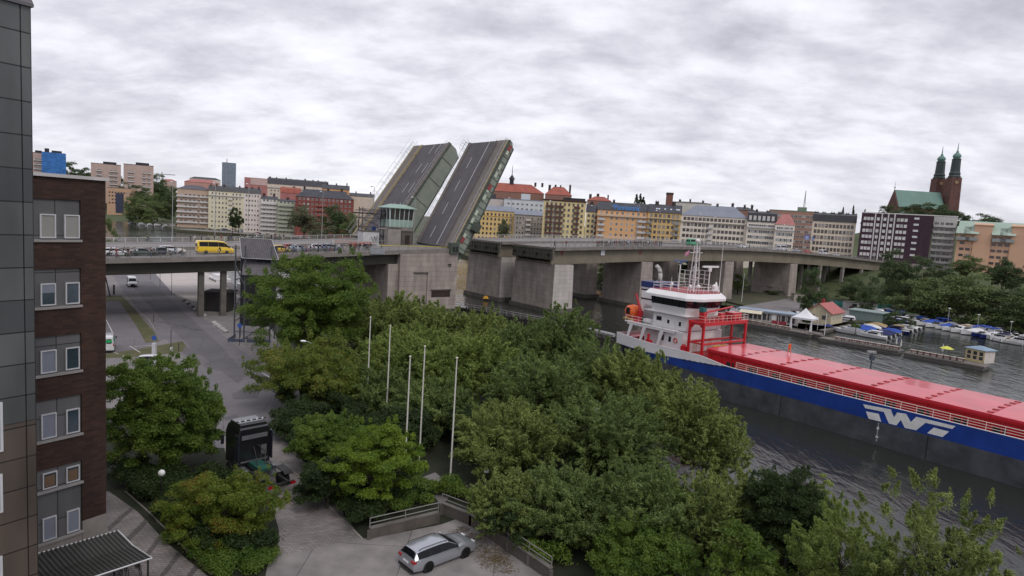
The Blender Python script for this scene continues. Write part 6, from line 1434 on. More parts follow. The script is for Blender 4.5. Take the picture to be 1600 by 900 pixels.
def person(label, loc, rz, pose='stand', shirt=0, trou=0, group=None, sc=1.0, hair=True, cols=None):
 me, hm = person_proto(pose)
 o = bpy.data.objects.new('person', me); COL.objects.link(o); o.location = loc; o.rotation_euler = (0,0,rz); o.scale = (sc,)*3
 s = cols or (cloth(*SH[shirt % len(SH)]), cloth(*PN[trou % len(PN)]))
 for i in (0, 1): o.material_slots[i].link = 'OBJECT'; o.material_slots[i].material = s[i]
 tag(o, label, 'person', group)
 if hair: put(hm, 'hair', o, (0,0,0))
 return o
def bike_mesh(col):
 b = MB()
 for x in (-0.52, 0.52):
  n = 16
  for i in range(n):
   a0, a1 = 2*math.pi*i/n, 2*math.pi*(i+1)/n; b.tube((x+0.33*math.cos(a0),0,0.34+0.33*math.sin(a0)),(x+0.33*math.cos(a1),0,0.34+0.33*math.sin(a1)),0.022,n=4)
  for i in range(4): a0 = math.pi*i/4; b.tube((x+0.32*math.cos(a0),0,0.34+0.32*math.sin(a0)),(x-0.32*math.cos(a0),0,0.34-0.32*math.sin(a0)),0.006,n=3)
 for p, q in (((-0.52,0,0.34),(-0.1,0,0.32)),((-0.52,0,0.34),(-0.2,0,0.82)),((-0.1,0,0.32),(-0.22,0,0.92)),((-0.1,0,0.32),(0.38,0,0.82)),((-0.2,0,0.8),(0.36,0,0.88)),((0.52,0,0.34),(0.36,0,0.98))): b.tube(p,q,0.024,n=5,m=1)
 b.tube((0.3,-0.27,1.02),(0.36,0,1.0),0.016,n=4); b.tube((0.3,0.27,1.02),(0.36,0,1.0),0.016,n=4); b.box(-0.34,-0.12,-0.07,0.07,0.92,0.98)
 return b.mesh('bicycle', [M_trim, col])
_bk = {}
def bicycle(label, loc, rz, c='black', group=None):
 cols = {'black':(0.02,0.02,0.02),'red':(0.4,0.03,0.03),'green':(0.04,0.2,0.1),'white':(0.5,0.5,0.5),'blue':(0.04,0.1,0.3)}
 if c not in _bk: _bk[c] = bike_mesh(mat('bicycle_'+c, cols[c], 0.4))
 o = bpy.data.objects.new('bicycle', _bk[c]); COL.objects.link(o); o.location = loc; o.rotation_euler = (0,0,rz); return tag(o, label, 'bicycle', group)
# ---- small boats
def boat(name, label, loc, rz, L=6.0, kind='runabout', hullm=None, coverm=None, group=None, B=None):
 T = thing(name, label, 'boat', loc, rz, group); B = B or L*0.36; hm = hullm or mat('boat_white', (0.65,0.65,0.65), 0.35, noise=0.05)
 n = 9; rings = []; deck = []
 for i in range(n):
  u = i/(n-1); x = -L/2+L*u; w = B/2*(0.86+0.14*math.sin(min(1,u*2)*math.pi/2)) if u < 0.5 else B/2*math.cos((u-0.5)/0.5*math.pi/2*0.97); h = 0.62+0.28*u*u; k = -0.25+0.4*max(0,u-0.6)*2
  rings.append([(x,-w,h),(x,-w*0.82,0.1),(x,-w*0.2,k),(x,w*0.2,k),(x,w*0.82,0.1),(x,w,h)]); deck.append((x,w,h))
 b = MB(); b.loft(rings, closed=False, cap=False); b.add([p for p in rings[0]], [(0,1,2,3,4,5)]); h = b.build('hull', hm, T, smooth=True, sharp=40)
 b = MB(); b.loft([[(x,-w*0.97,hh-0.06),(x,w*0.97,hh-0.06)] for x,w,hh in deck], closed=False, cap=False); b.build('deck', mat('boat_deck', (0.62,0.61,0.6), 0.6), T)
 if kind == 'runabout':
  b = MB(); b.loft([[(L*0.08,-B*0.36,0.62),(L*0.08,B*0.36,0.62),(-L*0.02,B*0.3,1.15),(-L*0.02,-B*0.3,1.15)],[(L*0.14,-B*0.3,0.66),(L*0.14,B*0.3,0.66),(0.0,B*0.28,1.15),(0.0,-B*0.28,1.15)]]); b.build('windscreen', M_cglass, T)
  MB().box(-L*0.3,-L*0.16,-B*0.3,B*0.3,0.55,0.95).build('seat', mat('boat_seat', (0.4,0.38,0.36), 0.7), T, bevel=0.06)
 elif kind == 'covered':
  cm = coverm or mat('cover_blue', (0.02,0.06,0.3), 0.8)
  rr = []
  for x,w,hh in deck[:7]: rr.append([(x,-w,hh+0.01),(x,-w*0.6,hh+0.5*math.sin((x+L/2)/L*3.6+0.4)),(x,0,hh+0.75*math.sin((x+L/2)/L*3.6+0.4)),(x,w*0.6,hh+0.5*math.sin((x+L/2)/L*3.6+0.4)),(x,w,hh+0.01)])
  b = MB(); b.loft(rr, closed=False, cap=False); b.build('cover', cm, T, smooth=True)
 elif kind == 'cabin':
  b = MB(); b.loft([[(-L*0.25,-B*0.38,0.6),(L*0.25,-B*0.32,0.75),(L*0.25,B*0.32,0.75),(-L*0.25,B*0.38,0.6)],[(-L*0.22,-B*0.33,1.35),(L*0.1,-B*0.28,1.4),(L*0.1,B*0.28,1.4),(-L*0.22,B*0.33,1.35)]]); c = b.build('cabin', hm, T, bevel=0.06)
  b = MB()
  for sy in (-1,1): b.box(-L*0.2,L*0.1,sy*B*0.36-0.03,sy*B*0.36+0.03,0.95,1.22)
  b.box(L*0.135,L*0.2,-B*0.26,B*0.26,0.95,1.25); b.build('cabin_window', M_cglass, c)
  b = MB(); b.box(-L*0.3,L*0.02,-B*0.4,B*0.4,1.5,1.58);
  for sx in (-L*0.28,0):
   for sy in (-1,1): b.tube((sx,sy*B*0.36,0.6),(sx,sy*B*0.36,1.52),0.03,n=4)
  b.build('canopy', coverm or hm, T)
 MB().box(-L/2-0.35,-L/2+0.02,-0.2,0.2,0.1,0.95).build('outboard_motor', M_trim, T, bevel=0.06)
 return T
# ================================================================ NEAR BANK
vd = _ray(1430, 382); U2 = Vector((vd.x, vd.y)).normalized(); N2 = Vector((-U2.y, U2.x)); UA = math.atan2(U2.y, U2.x)
def px_on(O, px, py, t=0): return frame_hit(px, py, O, U2, N2, t)
# --- brick office wing
C1 = W(166, 838, GZ).xy
T = thing('brick_office', 'dark brown brick office wing with white-framed windows paired in grey panels', 'office building', (C1.x, C1.y, GZ), UA)
zt = px_on(C1, 167, 283)[1]-GZ
h_ = lambda px, py, t=0: (px_on(C1, px, py, t)[0], px_on(C1, px, py, t)[1]-GZ)
M_brk = brickmat('brown_brick_wall', (0.06,0.027,0.018), (0.032,0.014,0.01), (0.03,0.022,0.018), 0.5, 0.16, 0.014, axis='box', noise=0.3)
M_gp = brickmat('grey_cladding_panel', (0.14,0.135,0.137), (0.11,0.108,0.11), (0.03,0.03,0.03), 1.35, 2.2, 0.03, axis='box', offset=0, noise=0.2)
xl = -16.0; xg, _ = h_(127, 500); D_ = 14
b = MB(); b.box(xg, 0, 0.0, D_, 1.6, zt); b.box(xl, xg, 0.22, D_, 0, zt)       # body; window strip is recessed
rows = [(309,374,381,536),(423,478,487,600)]
o = b.build('brick_wall', M_brk, T)
MB().box(xg, -0.001, -0.03, D_-0.01, 0, 1.598).build('plinth', M_conc, T)
b = MB(); b.box(xl, 0.15, -0.15, D_, zt, zt+0.2); b.build('roof_edge', mat('pale_roof_edge', (0.55,0.52,0.52), 0.5), T)
b = MB(); b.box(-9, -3.4, 3, 9, zt+0.33, zt+0.95); b.build('roof_hatch', mat('pale_roof_edge', (0.55,0.52,0.52), 0.5), T)
M_white2 = mat('white_window_frame', (0.55,0.55,0.57), 0.4); M_sill = mat('stone_sill', (0.3,0.28,0.27), 0.8)
M_blind = mat('closed_blind', (0.28,0.28,0.26), 0.5, noise=0.05); M_dk = glassmat('reflecting_glass', (0.04,0.06,0.08), 0.08, 1.0); M_bl = mat('bluish_blind', (0.22,0.24,0.29), 0.35, noise=0.08)
# (panel top y, window top y, window bottom y, pane kinds) measured down the right-hand window column
levels = [(313,336,372,(M_blind,M_blind)), (419,441,474,(M_dk,M_dk)), (521,542,576,(M_bl,M_dk)), (617,638,675,(M_bl,M_dk)), (None,727,751,(M_dk,M_dk)), (758,795,829,(M_bl,M_bl))]
wins = {0:((63,89),(101,126)),1:((64,89),(103,126)),2:((64,90),(103,126)),3:((65,90),(104,126)),4:((67,91),(104,126)),5:((67,90),(105,126))}
prev = zt-0.0
for i, (pt, wt, wb, kinds) in enumerate(levels):
 zwb = h_(120, wb)[1]; zwt = h_(120, wt)[1]; zp = h_(120, pt)[1] if pt else zwt+0.15
 if i == 4: zp = zwt+0.25
 b = MB(); b.box(xl, xg-0.001, 0.1, 0.219, zwb-0.1, zp); b.build('cladding', M_gp, T)
 # brick band above the strip, flush with the wall
 b = MB(); b.box(xl, xg-0.001, 0.0, 0.218, zp, prev if i != 5 else prev);
 if prev-zp > 0.05: b.build('brick_band' if i != 5 else 'cladding_band', M_brk if i != 5 else mat('dark_green_panel', (0.03,0.036,0.032), 0.4, noise=0.2), T)
 b = MB(); b.box(xl, xg+0.05, -0.1, 0.219, zwb-0.24, zwb-0.1); b.build('sill', M_sill, T)
 prev = zwb-0.24
 for k, (a, c) in enumerate(wins[i]):
  x0 = h_(a, wb)[0]; x1 = h_(c-1, wb)[0]; f = 0.07; z0 = zwb-0.02; z1 = zwt
  q = MB()
  for r in ((x0,x1,z0,z0+f),(x0,x1,z1-f,z1),(x0,x0+f,z0+f,z1-f),(x1-f,x1,z0+f,z1-f)): q.box(r[0],r[1],0.0,0.1,r[2],r[3])
  w = q.build('window', M_white2, T); MB().box(x0+f,x1-f,0.05,0.09,z0+f,z1-f).build('pane', kinds[k], w)
  if i == 1 and k == 0: MB().box(x0+f,x1-f,0.03,0.048,(z0+z1)/2+0.1,z1-f).build('blind', M_bl, w)
  if i == 4: MB().box(x0+f+0.05,x1-f-0.05,0.03,0.048,z0+f+0.05,z1-f-0.15).build('blind', mat('warm_blind',(0.16,0.1,0.06),0.5), w)
 for k in (-3, ):   # more windows of the same rows hidden from the picture by the front building
  pass
MB().box(xl, xg-0.001, 0.0, 0.218, 0, prev).build('plinth', M_conc, T)
# --- metal clad tower block at the left edge
C2v = WY(54, 450, 24.5); C2 = Vector((C2v.x, C2v.y))
T = thing('panel_clad_office', 'tall office block clad in weathered metal panels at the left edge', 'office building', (C2.x, C2.y, GZ), UA)
zt = px_on(C2, 50, 12)[1]-GZ; zm = px_on(C2, 55, 655)[1]-GZ
xn = px_on(C2, 38, 450)[0]
def panels(name, c1, c2, mo):
 return brickmat(name, c1, c2, mo, 2.6, 1.22, 0.028, 0.42, 'box', 0.0, 0.5, 0.4)  # strong tone noise paints cloudy reflections into the metal's colour
M_pg = panels('grey_green_metal', (0.1,0.104,0.104), (0.055,0.058,0.06), (0.012,0.012,0.012)); M_pb = panels('brown_metal', (0.1,0.078,0.064), (0.075,0.06,0.05), (0.02,0.016,0.014))
for (z0, z1, m) in ((zm, zt, M_pg), (0, zm-0.02, M_pb)):
 o = MB().box(-30, xn-0.02, 0.0, 12, z0-GZ*0, z1).build('cladding', m, T); MB().box(xn+0.02, 0, 0.0, 12, z0, z1).build('corner_cladding', m, T)
MB().box(xn-0.03, xn+0.03, 0.05, 12.0, 0, zt-0.01).build('joint', M_blk, T)
b = MB(); b.box(-30, 0.06, -0.1, 12, zt, zt+0.12); b.extr([(-0.1,zt+0.12),(12,zt+0.12),(12,zt+0.7),(0.25,zt+0.55)], -30, 0.05); b.build('parapet_cap', mat('cap_metal', (0.12,0.115,0.12), 0.4, 0.3, noise=0.2), T)
for py0, py1 in ((628,705),(740,800),(868,900)):
 x1 = px_on(C2, 3, py0)[0]; z1 = px_on(C2, 3, py0)[1]-GZ; z0 = px_on(C2, 3, py1)[1]-GZ
 w = MB().box(x1-1.4, x1, -0.06, 0.05, z0, z1).build('window', M_white2, T); MB().box(x1-1.3, x1-0.1, -0.075, -0.061, z0+0.1, z1-0.1).build('pane', M_bl, w)
# --- bicycle shelter
zA, zV, zB = GZ+2.75, GZ+2.35, GZ+2.6
A = W(184,829,zA); V = W(208,853,zV); Bq = W(237,872,zB); dL = (W(62,864,zA)-A); dL.z = 0; dL = dL.normalized()*9.5
T = thing('bicycle_shelter', 'dark corrugated butterfly-roofed bicycle shelter with white edge beside the office wall', 'bicycle shelter', (V.x, V.y, GZ))
o_ = Vector((V.x, V.y, GZ)); b = MB()
corrugated(b, A-o_, A+dL-o_, V+dL-o_, V-o_, 44, 0.05); corrugated(b, V-o_, V+dL-o_, Bq+dL-o_, Bq-o_, 44, 0.05)
rf = b.build('roof', mat('dark_corrugated_sheet', (0.055,0.055,0.05), 0.5, 0.3, noise=0.2), T)
b = MB(); b.path([A-o_, V-o_, Bq-o_, Bq+dL-o_], 0.05, 5); b.tube(A-o_, A+dL-o_, 0.04, n=5); b.build('roof_edge', M_white2, rf)
b = MB()
for k in (0.02, 0.35, 0.7, 0.98):
 for P in (Bq, A): q = P+dL*k-o_; b.tube((q.x,q.y,0),(q.x,q.y,P.z-GZ-0.03),0.05,n=6)
b.build('post', M_blk, T)
for i, (px, py, c) in enumerate([(222,893,'black'),(200,896,'black'),(188,893,'blue'),(212,880,'black')]):
 p = W(px, py, GZ); bicycle(['black bicycle at the open corner of the bicycle shelter','black bicycle second from the shelter corner','blue bicycle deeper under the shelter roof','black bicycle behind the shelter post'][i], (p.x-0.2, p.y-0.1, GZ+0.03), UA+1.3+0.1*i, c, 'bicycles in the shelter')
# --- trees. t(px, top y, Y of the trunk, crown width in px)
def t(label, px, pyt, Y, wpx, m, n, base=None, **k):
 top = WY(px, pyt, Y); z0 = GZ if base is None else base; H = top.z-z0; R = wpx/1020*Y/2
 return tree(label, (top.x, Y, z0), H, R, m, n, seed=k.pop('seed', int(px+pyt)), **k)
t('dense dark green broadleaf tree left of the road, in front of the car park', 258, 556, 52, 186, L_green, 150000, leaf=0.15, k=360, cr=0.14, lobes=9, cb=0.02, flat=0.85)
t('small round maple with green, orange and yellow leaves beside the black truck', 349, 736, 41.5, 188, L_autumn, 80000, leaf=0.11, k=240, cr=0.14, lobes=9, cb=-0.04, sy=0.9)
t('big broad leafy tree in front of the bridge girder beside the stair tower', 492, 401, 92, 200, L_green, 150000, leaf=0.22, k=340, cr=0.135, lobes=9, cb=0.05, sy=0.8, flat=0.85)
t('yellow-tipped maple leaning over the road edge behind the white lamp', 492, 540, 72, 205, L_yellow, 100000, leaf=0.17, k=280, cr=0.12, lobes=10, cb=0.0)
t('bright fresh green maple in front of the flagpoles', 592, 668, 47.5, 168, L_bright, 70000, leaf=0.13, k=150, cr=0.15, lobes=9, cb=0.05, flat=0.6)
t('dark bushy tree along the driveway between the truck and the bright maple', 520, 650, 54, 150, L_green, 60000, leaf=0.15, k=200, cr=0.13, lobes=9, cb=0.02, sy=0.9)
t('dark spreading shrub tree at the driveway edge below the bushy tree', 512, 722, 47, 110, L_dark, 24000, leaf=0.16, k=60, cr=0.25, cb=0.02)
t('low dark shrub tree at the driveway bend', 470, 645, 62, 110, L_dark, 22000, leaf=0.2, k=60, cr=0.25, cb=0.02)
W_ = dict(aspect=3.0, droop=0.1, cr=0.085, flat=1.2, plume=1.0)
wil = [ # px, top, Y, width, leaves, description
 (560,466,105,130,30000,'pale willow top directly left of the tower pier, beneath the girder'),
 (620,463,98,150,36000,'light green willow in front of the tower pier, left half'),
 (690,482,95,150,36000,'light green willow in front of the tower pier, right half'),
 (757,488,92,140,34000,'light green willow in front of the rear gap pier'),
 (640,520,78,170,34000,'willow directly behind the two left flagpoles'),
 (725,530,74,170,36000,'willow behind the rightmost flagpole'),
 (822,505,84,140,34000,'light willow below the near gap pier'),
 (880,483,86,110,30000,'tall pale willow reaching up before the near gap pier'),
 (850,560,68,180,40000,'weeping willow with fine drooping sprays in mid-canopy'),
 (935,530,74,130,30000,'willow whose top touches the ship stern'),
 (800,640,56,190,42000,'dusky willow right of the rightmost flagpole'),
 (1000,548,70,150,34000,'pale willow overlapping the ship white deckhouse'),
 (960,625,58,190,42000,'broad willow in the middle of the right-hand canopy'),
 (1080,600,62,170,34000,'open willow with dark bent limbs leaning over the water'),
 (1125,655,58,110,13000,'sparse willow bough hanging out over the river'),
 (880,740,45,210,44000,'large willow bottom centre, right of the retaining wall'),
 (1020,735,44,200,44000,'willow in front of the leaning willow, near the bottom edge'),
 (1110,745,43,130,26000,'yellowish willow close to the bottom edge left of the dark tree'),
 (600,572,72,140,26000,'willow filling the space behind the second and middle flagpoles'),
 (682,590,66,150,30000,'willow behind the fourth flagpole, below the others'),
 (560,560,76,100,20000,'willow left of the leftmost flagpole'),
 (790,745,44,110,20000,'leafy willow shrub above the retaining wall corner'),
]
for px, pyt, Y, w, n, lab in wil:
 t(lab, px, pyt, Y, w, (L_willow,L_wil2,L_willow,L_wil3)[(px//7)%4], int(n*1.9), leaf=0.08*Y/45+0.055, k=420, lobes=10, cb=0.06, group='willows along the channel', seed=px*3+pyt, shell=0.3, base=GZ if px < 1100 else 0.6, **W_)
t('dark glossy tree near the bottom edge right of the willows', 1238, 733, 42, 165, L_dark, 110000, leaf=0.12, k=300, cr=0.16, lobes=8, cb=0.04, base=1.0)
t('pale willow closing the gap left of the dark glossy tree', 1165, 742, 45, 150, L_willow, 60000, leaf=0.12, k=300, lobes=8, cb=0.03, base=0.8, **W_)
t('low leafy tree at the very bottom of the view, below the large willows', 1010, 835, 38, 190, L_green, 70000, leaf=0.12, k=260, cr=0.13, lobes=9, cb=0.0, base=2.0)
t('light olive green bush right behind the dark glossy tree', 1285, 745, 44, 100, L_willow, 40000, leaf=0.12, k=160, cr=0.15, cb=0.05, base=1.0, name='bush', cat='bush')
t('dense willow filling the bank at the bottom edge, left of the open willow', 1400, 845, 31, 170, L_wil2, 50000, leaf=0.1, k=200, lobes=8, cb=0.03, base=1.5, shell=0.3, **W_)
t('dense willow crown in the bottom right corner', 1565, 850, 27, 200, L_willow, 52000, leaf=0.09, k=200, lobes=8, cb=0.03, base=1.5, shell=0.3, **W_)
t('low pale willow scrub at the bottom edge right of centre', 1325, 800, 34, 230, L_wil3, 80000, leaf=0.1, k=200, lobes=8, cb=0.05, base=1.5, shell=0.3, **W_)
t('sparse open willow with visible twisting limbs at the bottom right corner', 1475, 742, 31, 250, L_willow, 52000, leaf=0.085, k=130, lobes=11, cb=0.2, base=1.5, shell=0.3, aspect=3.0, droop=0.1, cr=0.075, flat=0.75, r0=0.2, plume=1.0)
t('dark bush at the lower edge below the willows', 1180, 830, 36, 150, L_green, 24000, leaf=0.14, k=60, cr=0.22, cb=0.03, base=1.8, name='bush', cat='bush')
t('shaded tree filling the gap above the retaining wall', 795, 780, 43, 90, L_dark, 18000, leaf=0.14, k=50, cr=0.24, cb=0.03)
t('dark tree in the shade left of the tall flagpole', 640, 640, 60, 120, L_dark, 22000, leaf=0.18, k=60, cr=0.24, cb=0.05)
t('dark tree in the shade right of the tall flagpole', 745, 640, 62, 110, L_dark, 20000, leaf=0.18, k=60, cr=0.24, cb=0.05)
# hedges and undergrowth that nobody could count
def scrub(name, label, pix, h, m, n, leaf, seed, z=GZ):
 r = random.Random(seed); cl = []
 P = [W(a,b_,z) for a,b_ in pix]
 for i in range(len(P)-1):
  for k in range(int((P[i+1]-P[i]).length/0.55)+1):
   q = P[i].lerp(P[i+1], r.random()); c = r.uniform(0.5,0.95); cl.append((q.x+r.uniform(-.7,.7), q.y+r.uniform(-.7,.7), z+h*r.uniform(0.3,0.85), c, c, c*0.8))
 o = bpy.data.objects.new(name, leaf_mesh(name, cl, n, leaf, seed, m, 1.8)); COL.objects.link(o); tag(o, label, 'hedge'); o['kind'] = 'stuff'; return o
scrub('undergrowth', 'dark shrubs between the paved path and the driveway under the broadleaf tree', [(176,748),(240,770),(300,752),(350,760),(250,760),(290,800),(320,840),(390,880),(420,860)], 1.5, L_dark, 60000, 0.16, 5)
scrub('hedge', 'broad dark hedge filling the bed between the brick office and the small maple', [(172,752),(205,765),(240,788),(270,815),(300,845),(330,870),(300,800),(250,775),(200,750),(320,790),(280,780),(225,772),(340,845)], 1.5, L_dark, 60000, 0.15, 15)
scrub('undergrowth', 'low shady growth along the driveway edge', [(440,660),(470,700),(510,745),(545,790),(568,822),(600,800),(640,770),(560,760),(500,700)], 1.5, L_dark, 40000, 0.17, 6)
scrub('undergrowth', 'low growth behind the retaining wall and down to the water', [(700,770),(760,800),(820,860),(860,890),(900,860),(960,900),(1000,860),(900,800),(820,800),(960,800),(1080,850),(1150,900)], 1.4, L_green, 46000, 0.16, 8)
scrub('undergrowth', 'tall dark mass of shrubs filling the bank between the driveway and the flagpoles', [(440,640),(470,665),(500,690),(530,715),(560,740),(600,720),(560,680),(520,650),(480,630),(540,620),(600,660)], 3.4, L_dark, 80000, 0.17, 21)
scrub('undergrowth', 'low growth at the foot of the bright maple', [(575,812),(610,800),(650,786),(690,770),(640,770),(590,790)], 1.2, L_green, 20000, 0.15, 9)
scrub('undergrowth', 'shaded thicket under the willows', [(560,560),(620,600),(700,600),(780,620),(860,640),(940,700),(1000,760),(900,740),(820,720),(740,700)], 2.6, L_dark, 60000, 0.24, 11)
scrub('fallen_leaves', 'heap of dry leaf litter and weeds in the corner of the parking bay', [(700,852),(735,856),(770,868),(790,890),(745,840),(705,826)], 0.02, mat('dry_leaves', (0.12,0.085,0.04), 0.9, noise=0.5, scale=6), 2500, 0.12, 12).scale = (1,1,0.12)
bpy.context.scene.objects[-1] if False else None
for o in [o for o in bpy.data.objects if o.name.startswith('fallen_leaves')]: o.location.z = GZ*0.88+0.03; o['category'] = 'leaf litter'
scrub('hedge', 'dark hedge edging the right side of the driveway', [(450,668),(470,700),(500,742),(530,780),(556,812),(572,828),(575,800),(545,765),(515,730),(490,700),(465,660)], 2.0, L_dark, 60000, 0.14, 16)
scrub('ground_cover', 'low green growth at the foot of the small maple down to the path end', [(270,820),(300,850),(330,880),(360,897),(400,892),(425,880),(380,872),(345,862),(310,835),(400,875)], 0.8, L_green, 50000, 0.12, 17)
# --- flagpoles
for i, (bx, by, tx, ty, lab) in enumerate([(574,643,579,495,'leftmost of the five white flagpoles'),(603,648,610,508,'second white flagpole from the left'),(634,668,641,556,'middle flagpole, partly hidden by leaves'),(665,700,664,540,'fourth flagpole from the left, thin among the willows'),(702,762,714,558,'tallest white flagpole, in front, with its foot in view')]):
 zz = 13.4
 p = W(tx, ty, zz); T = thing('flagpole', lab, 'flagpole', (p.x, p.y, GZ), 0, 'row of white flagpoles')
 b = MB(); b.tube((0,0,0),(0,0,zz-GZ-0.15),0.075,0.045,10); b.build('pole', mat('flagpole_white', (0.65,0.62,0.57), 0.4, noise=0.04), T, smooth=True, sharp=40)
 q = MB(); q.ball((0,0,zz-GZ-0.07),0.1,8); q.build('finial', mat('flagpole_white', (0.65,0.62,0.57), 0.4), T, smooth=True)
 MB().tube((0,0,0),(0,0,0.35),0.13,0.12,10).build('foot', M_rail, T); MB().tube((0.09,0,1.2),(0.06,0,zz-GZ-0.3),0.008,n=3).build('halyard', M_white2, T)
# --- globe lamp, street lamps near
p = W(252, 800, GZ); T = thing('globe_lamp', 'white ball lamp on a thin dark post beside the paved path', 'street lamp', (p.x, p.y, GZ)); zt = WY(252,739,p.y).z-GZ
MB().tube((0,0,0),(0,0,zt-0.2),0.05,0.04,8).build('post', M_blk, T); q = MB(); q.ball((0,0,zt),0.24,16); q.build('globe', mat('white_globe', (0.75,0.75,0.75), 0.3), T, smooth=True)
p = W(760, 850, GZ); T = thing('globe_lamp', 'white ball lamp half hidden among the willow leaves right of the tall flagpole', 'street lamp', (WY(760,735,52).x, 52, GZ)); zt = WY(760,735,52).z-GZ
MB().tube((0,0,0),(0,0,zt-0.2),0.05,0.04,8).build('post', M_blk, T); q = MB(); q.ball((0,0,zt),0.24,16); q.build('globe', MATS['white_globe'], T, smooth=True)
def curved_lamp(label, px, py, Y, h=7.5, dx=-1.2):
 e = WY(px, py, Y); T = thing('street_lamp', label, 'street lamp', (e.x-dx, Y, GZ), 0, 'curved street lamps by the road'); H_ = e.z-GZ
 b = MB(); b.path([(0,0,0),(0,0,H_-0.8),(dx*0.25,0,H_-0.15),(dx*0.7,0,H_)], [0.09,0.06,0.05,0.045], 6); b.build('pole', M_pole, T)
 q = MB(); q.ball((dx,0,0),0.4,10,sc=(1,0.6,0.35)); q.v = [(x,y,z+H_) for x,y,z in q.v]; q.build('lamp_head', M_lampw, T, smooth=True)
curved_lamp('white curved street lamp standing out above the yellow-tipped maple', 474, 533, 77)
curved_lamp('white lamp head showing through the big leafy tree', 422, 486, 97)
# --- sidewalk furniture: boulders, bollards, signs, poles
rs = random.Random(4); k = 0
for (a, b_) in [((285,469),(318,494)), ((334,506),(352,519))]:
 nn = 11 if k == 0 else 5
 for i in range(nn):
  u = i/(nn-1); p = W(a[0]+(b_[0]-a[0])*u, a[1]+(b_[1]-a[1])*u, GZ); r_ = rs.uniform(0.4,0.55) if k == 0 else 0.55
  bm_ = bmesh.new(); bmesh.ops.create_icosphere(bm_, subdivisions=2, radius=r_)
  for v in bm_.verts: v.co *= rs.uniform(0.82,1.12); v.co.z = max(-0.1, v.co.z*0.8)
  me = bpy.data.meshes.new('boulder'); bm_.to_mesh(me); bm_.free(); me.materials.append(mat('dark_boulder' if i % 2 and k == 0 else 'pale_boulder', (0.1,0.095,0.1) if i % 2 and k == 0 else (0.36,0.34,0.33), 0.9, noise=0.2, scale=2))
  o = bpy.data.objects.new('boulder', me); COL.objects.link(o); o.location = (p.x, p.y, GZ+0.15)
  pos = ['first','second','third','fourth','fifth','sixth','seventh','eighth','ninth','tenth','eleventh'][i]
  tag(o, (('dark' if i % 2 else 'pale')+' boulder, '+pos+' from the far end of the row under the bridge') if k == 0 else ('pale kerbside boulder, '+pos+' in the short row left of the stair tower'), 'boulder', 'boulders along the road')
 k += 1
for i, (px, py) in enumerate([(384,537),(393,545),(402,551),(412,557),(423,564)]):
 p = W(px, py+3, GZ); o = MB().tube((0,0,0),(0,0,0.95),0.14,0.13,10).lathe([(0.13,0.95),(0.09,1.02),(0.01,1.04)],10).build('bollard', mat('concrete_bollard', (0.33,0.29,0.26), 0.8), None); o.location = (p.x,p.y,GZ)
 tag(o, ['bollard nearest the stair tower','second bollard from the stair tower','middle concrete bollard of the row of five','fourth bollard from the stair tower','concrete bollard farthest from the stair tower'][i], 'bollard', 'concrete bollards on the sidewalk')
def polesign(label, px, pyb, pyt, disc=None, name='traffic_sign', boxm=None):
 p = W(px, pyb, GZ); h = WY(px, pyt, p.y).z-GZ; T = thing(name, label, 'sign post', (p.x,p.y,GZ)); MB().tube((0,0,0),(0,0,h),0.045,n=6).build('post', M_blk if boxm is None else M_rail, T)
 if disc: b = MB(); b.T = Matrix.Translation((0,-0.05,h-0.35))@Matrix.Rotation(R_(90),4,'X'); b.lathe([(0.36,0),(0.36,0.04)],16); b.build('disc', disc, T)
 if boxm: MB().box(-0.25,0.25,-0.2,0.2,0,h*0.62).build('cabinet', boxm, T)
polesign('thin post with small box standing on the light plaza under the bridge, rightmost', 268, 461, 420, None); polesign('thin post on the light plaza under the bridge, middle', 250, 449, 424); polesign('thin post on the light plaza under the bridge, leftmost', 235, 437, 425)
polesign('round blue traffic sign at the foot of the stair tower', 374, 540, 505, M_blue)
polesign('parking ticket machine with blue sign at the car park entrance', 241, 556, 524, M_blue, 'ticket_machine', M_white2)
polesign('slim white post with dark pole beside the ticket machine', 267, 553, 515, None, 'post', None)
polesign('grey lamp pole at the edge of the grass strip', 240, 503, 490)
polesign('dark post at the road edge right of the parked cars', 279, 550, 536)
p = W(268,553,GZ); o = MB().box(-0.14,0.14,-0.14,0.14,0,1.0).build('charging_post', M_white2); o.location = p; tag(o, 'short white charging post beside the ticket machine', 'post')
# dark lean-to posts at left under bridge
for i,(a,b_,c) in enumerate([((172,463),(171,433),0.12),((178,460),(177,445),0.18)]):
 p = W(a[0],a[1],GZ); o = MB().tube((0,0,0),((-1.0 if i == 0 else 0),0,WY(b_[0],b_[1],p.y).z-GZ),c,n=6).build('wooden_post', mat('old_wood',(0.05,0.04,0.035),0.9)); o.location = p; tag(o, ['leaning wooden post at the corner of the grass beyond the brick office','short thick wooden post on the grass beyond the brick office'][i], 'post')
# --- timber shed beneath the bridge
p0 = W(318,486,GZ); p1 = W(356,488,GZ); T = thing('timber_shed', 'dark timber shed with flat tarred roof under the bridge', 'shed', p0, 0.1)
w = (p1-p0).length; hh = WY(320,457,p0.y).z-GZ; MB().box(0,w,0,5,0,hh).build('wall', brickmat('dark_boards',(0.035,0.03,0.026),(0.025,0.022,0.02),(0.01,0.01,0.01),0.25,6,0.02,axis='xz',offset=0), T); MB().box(-0.3,w+0.3,-0.3,5.3,hh,hh+0.2).build('roof', M_blk, T); MB().box(w*0.4,w*0.65,-0.04,0.01,0.1,2.1).build('door', M_blk, T)
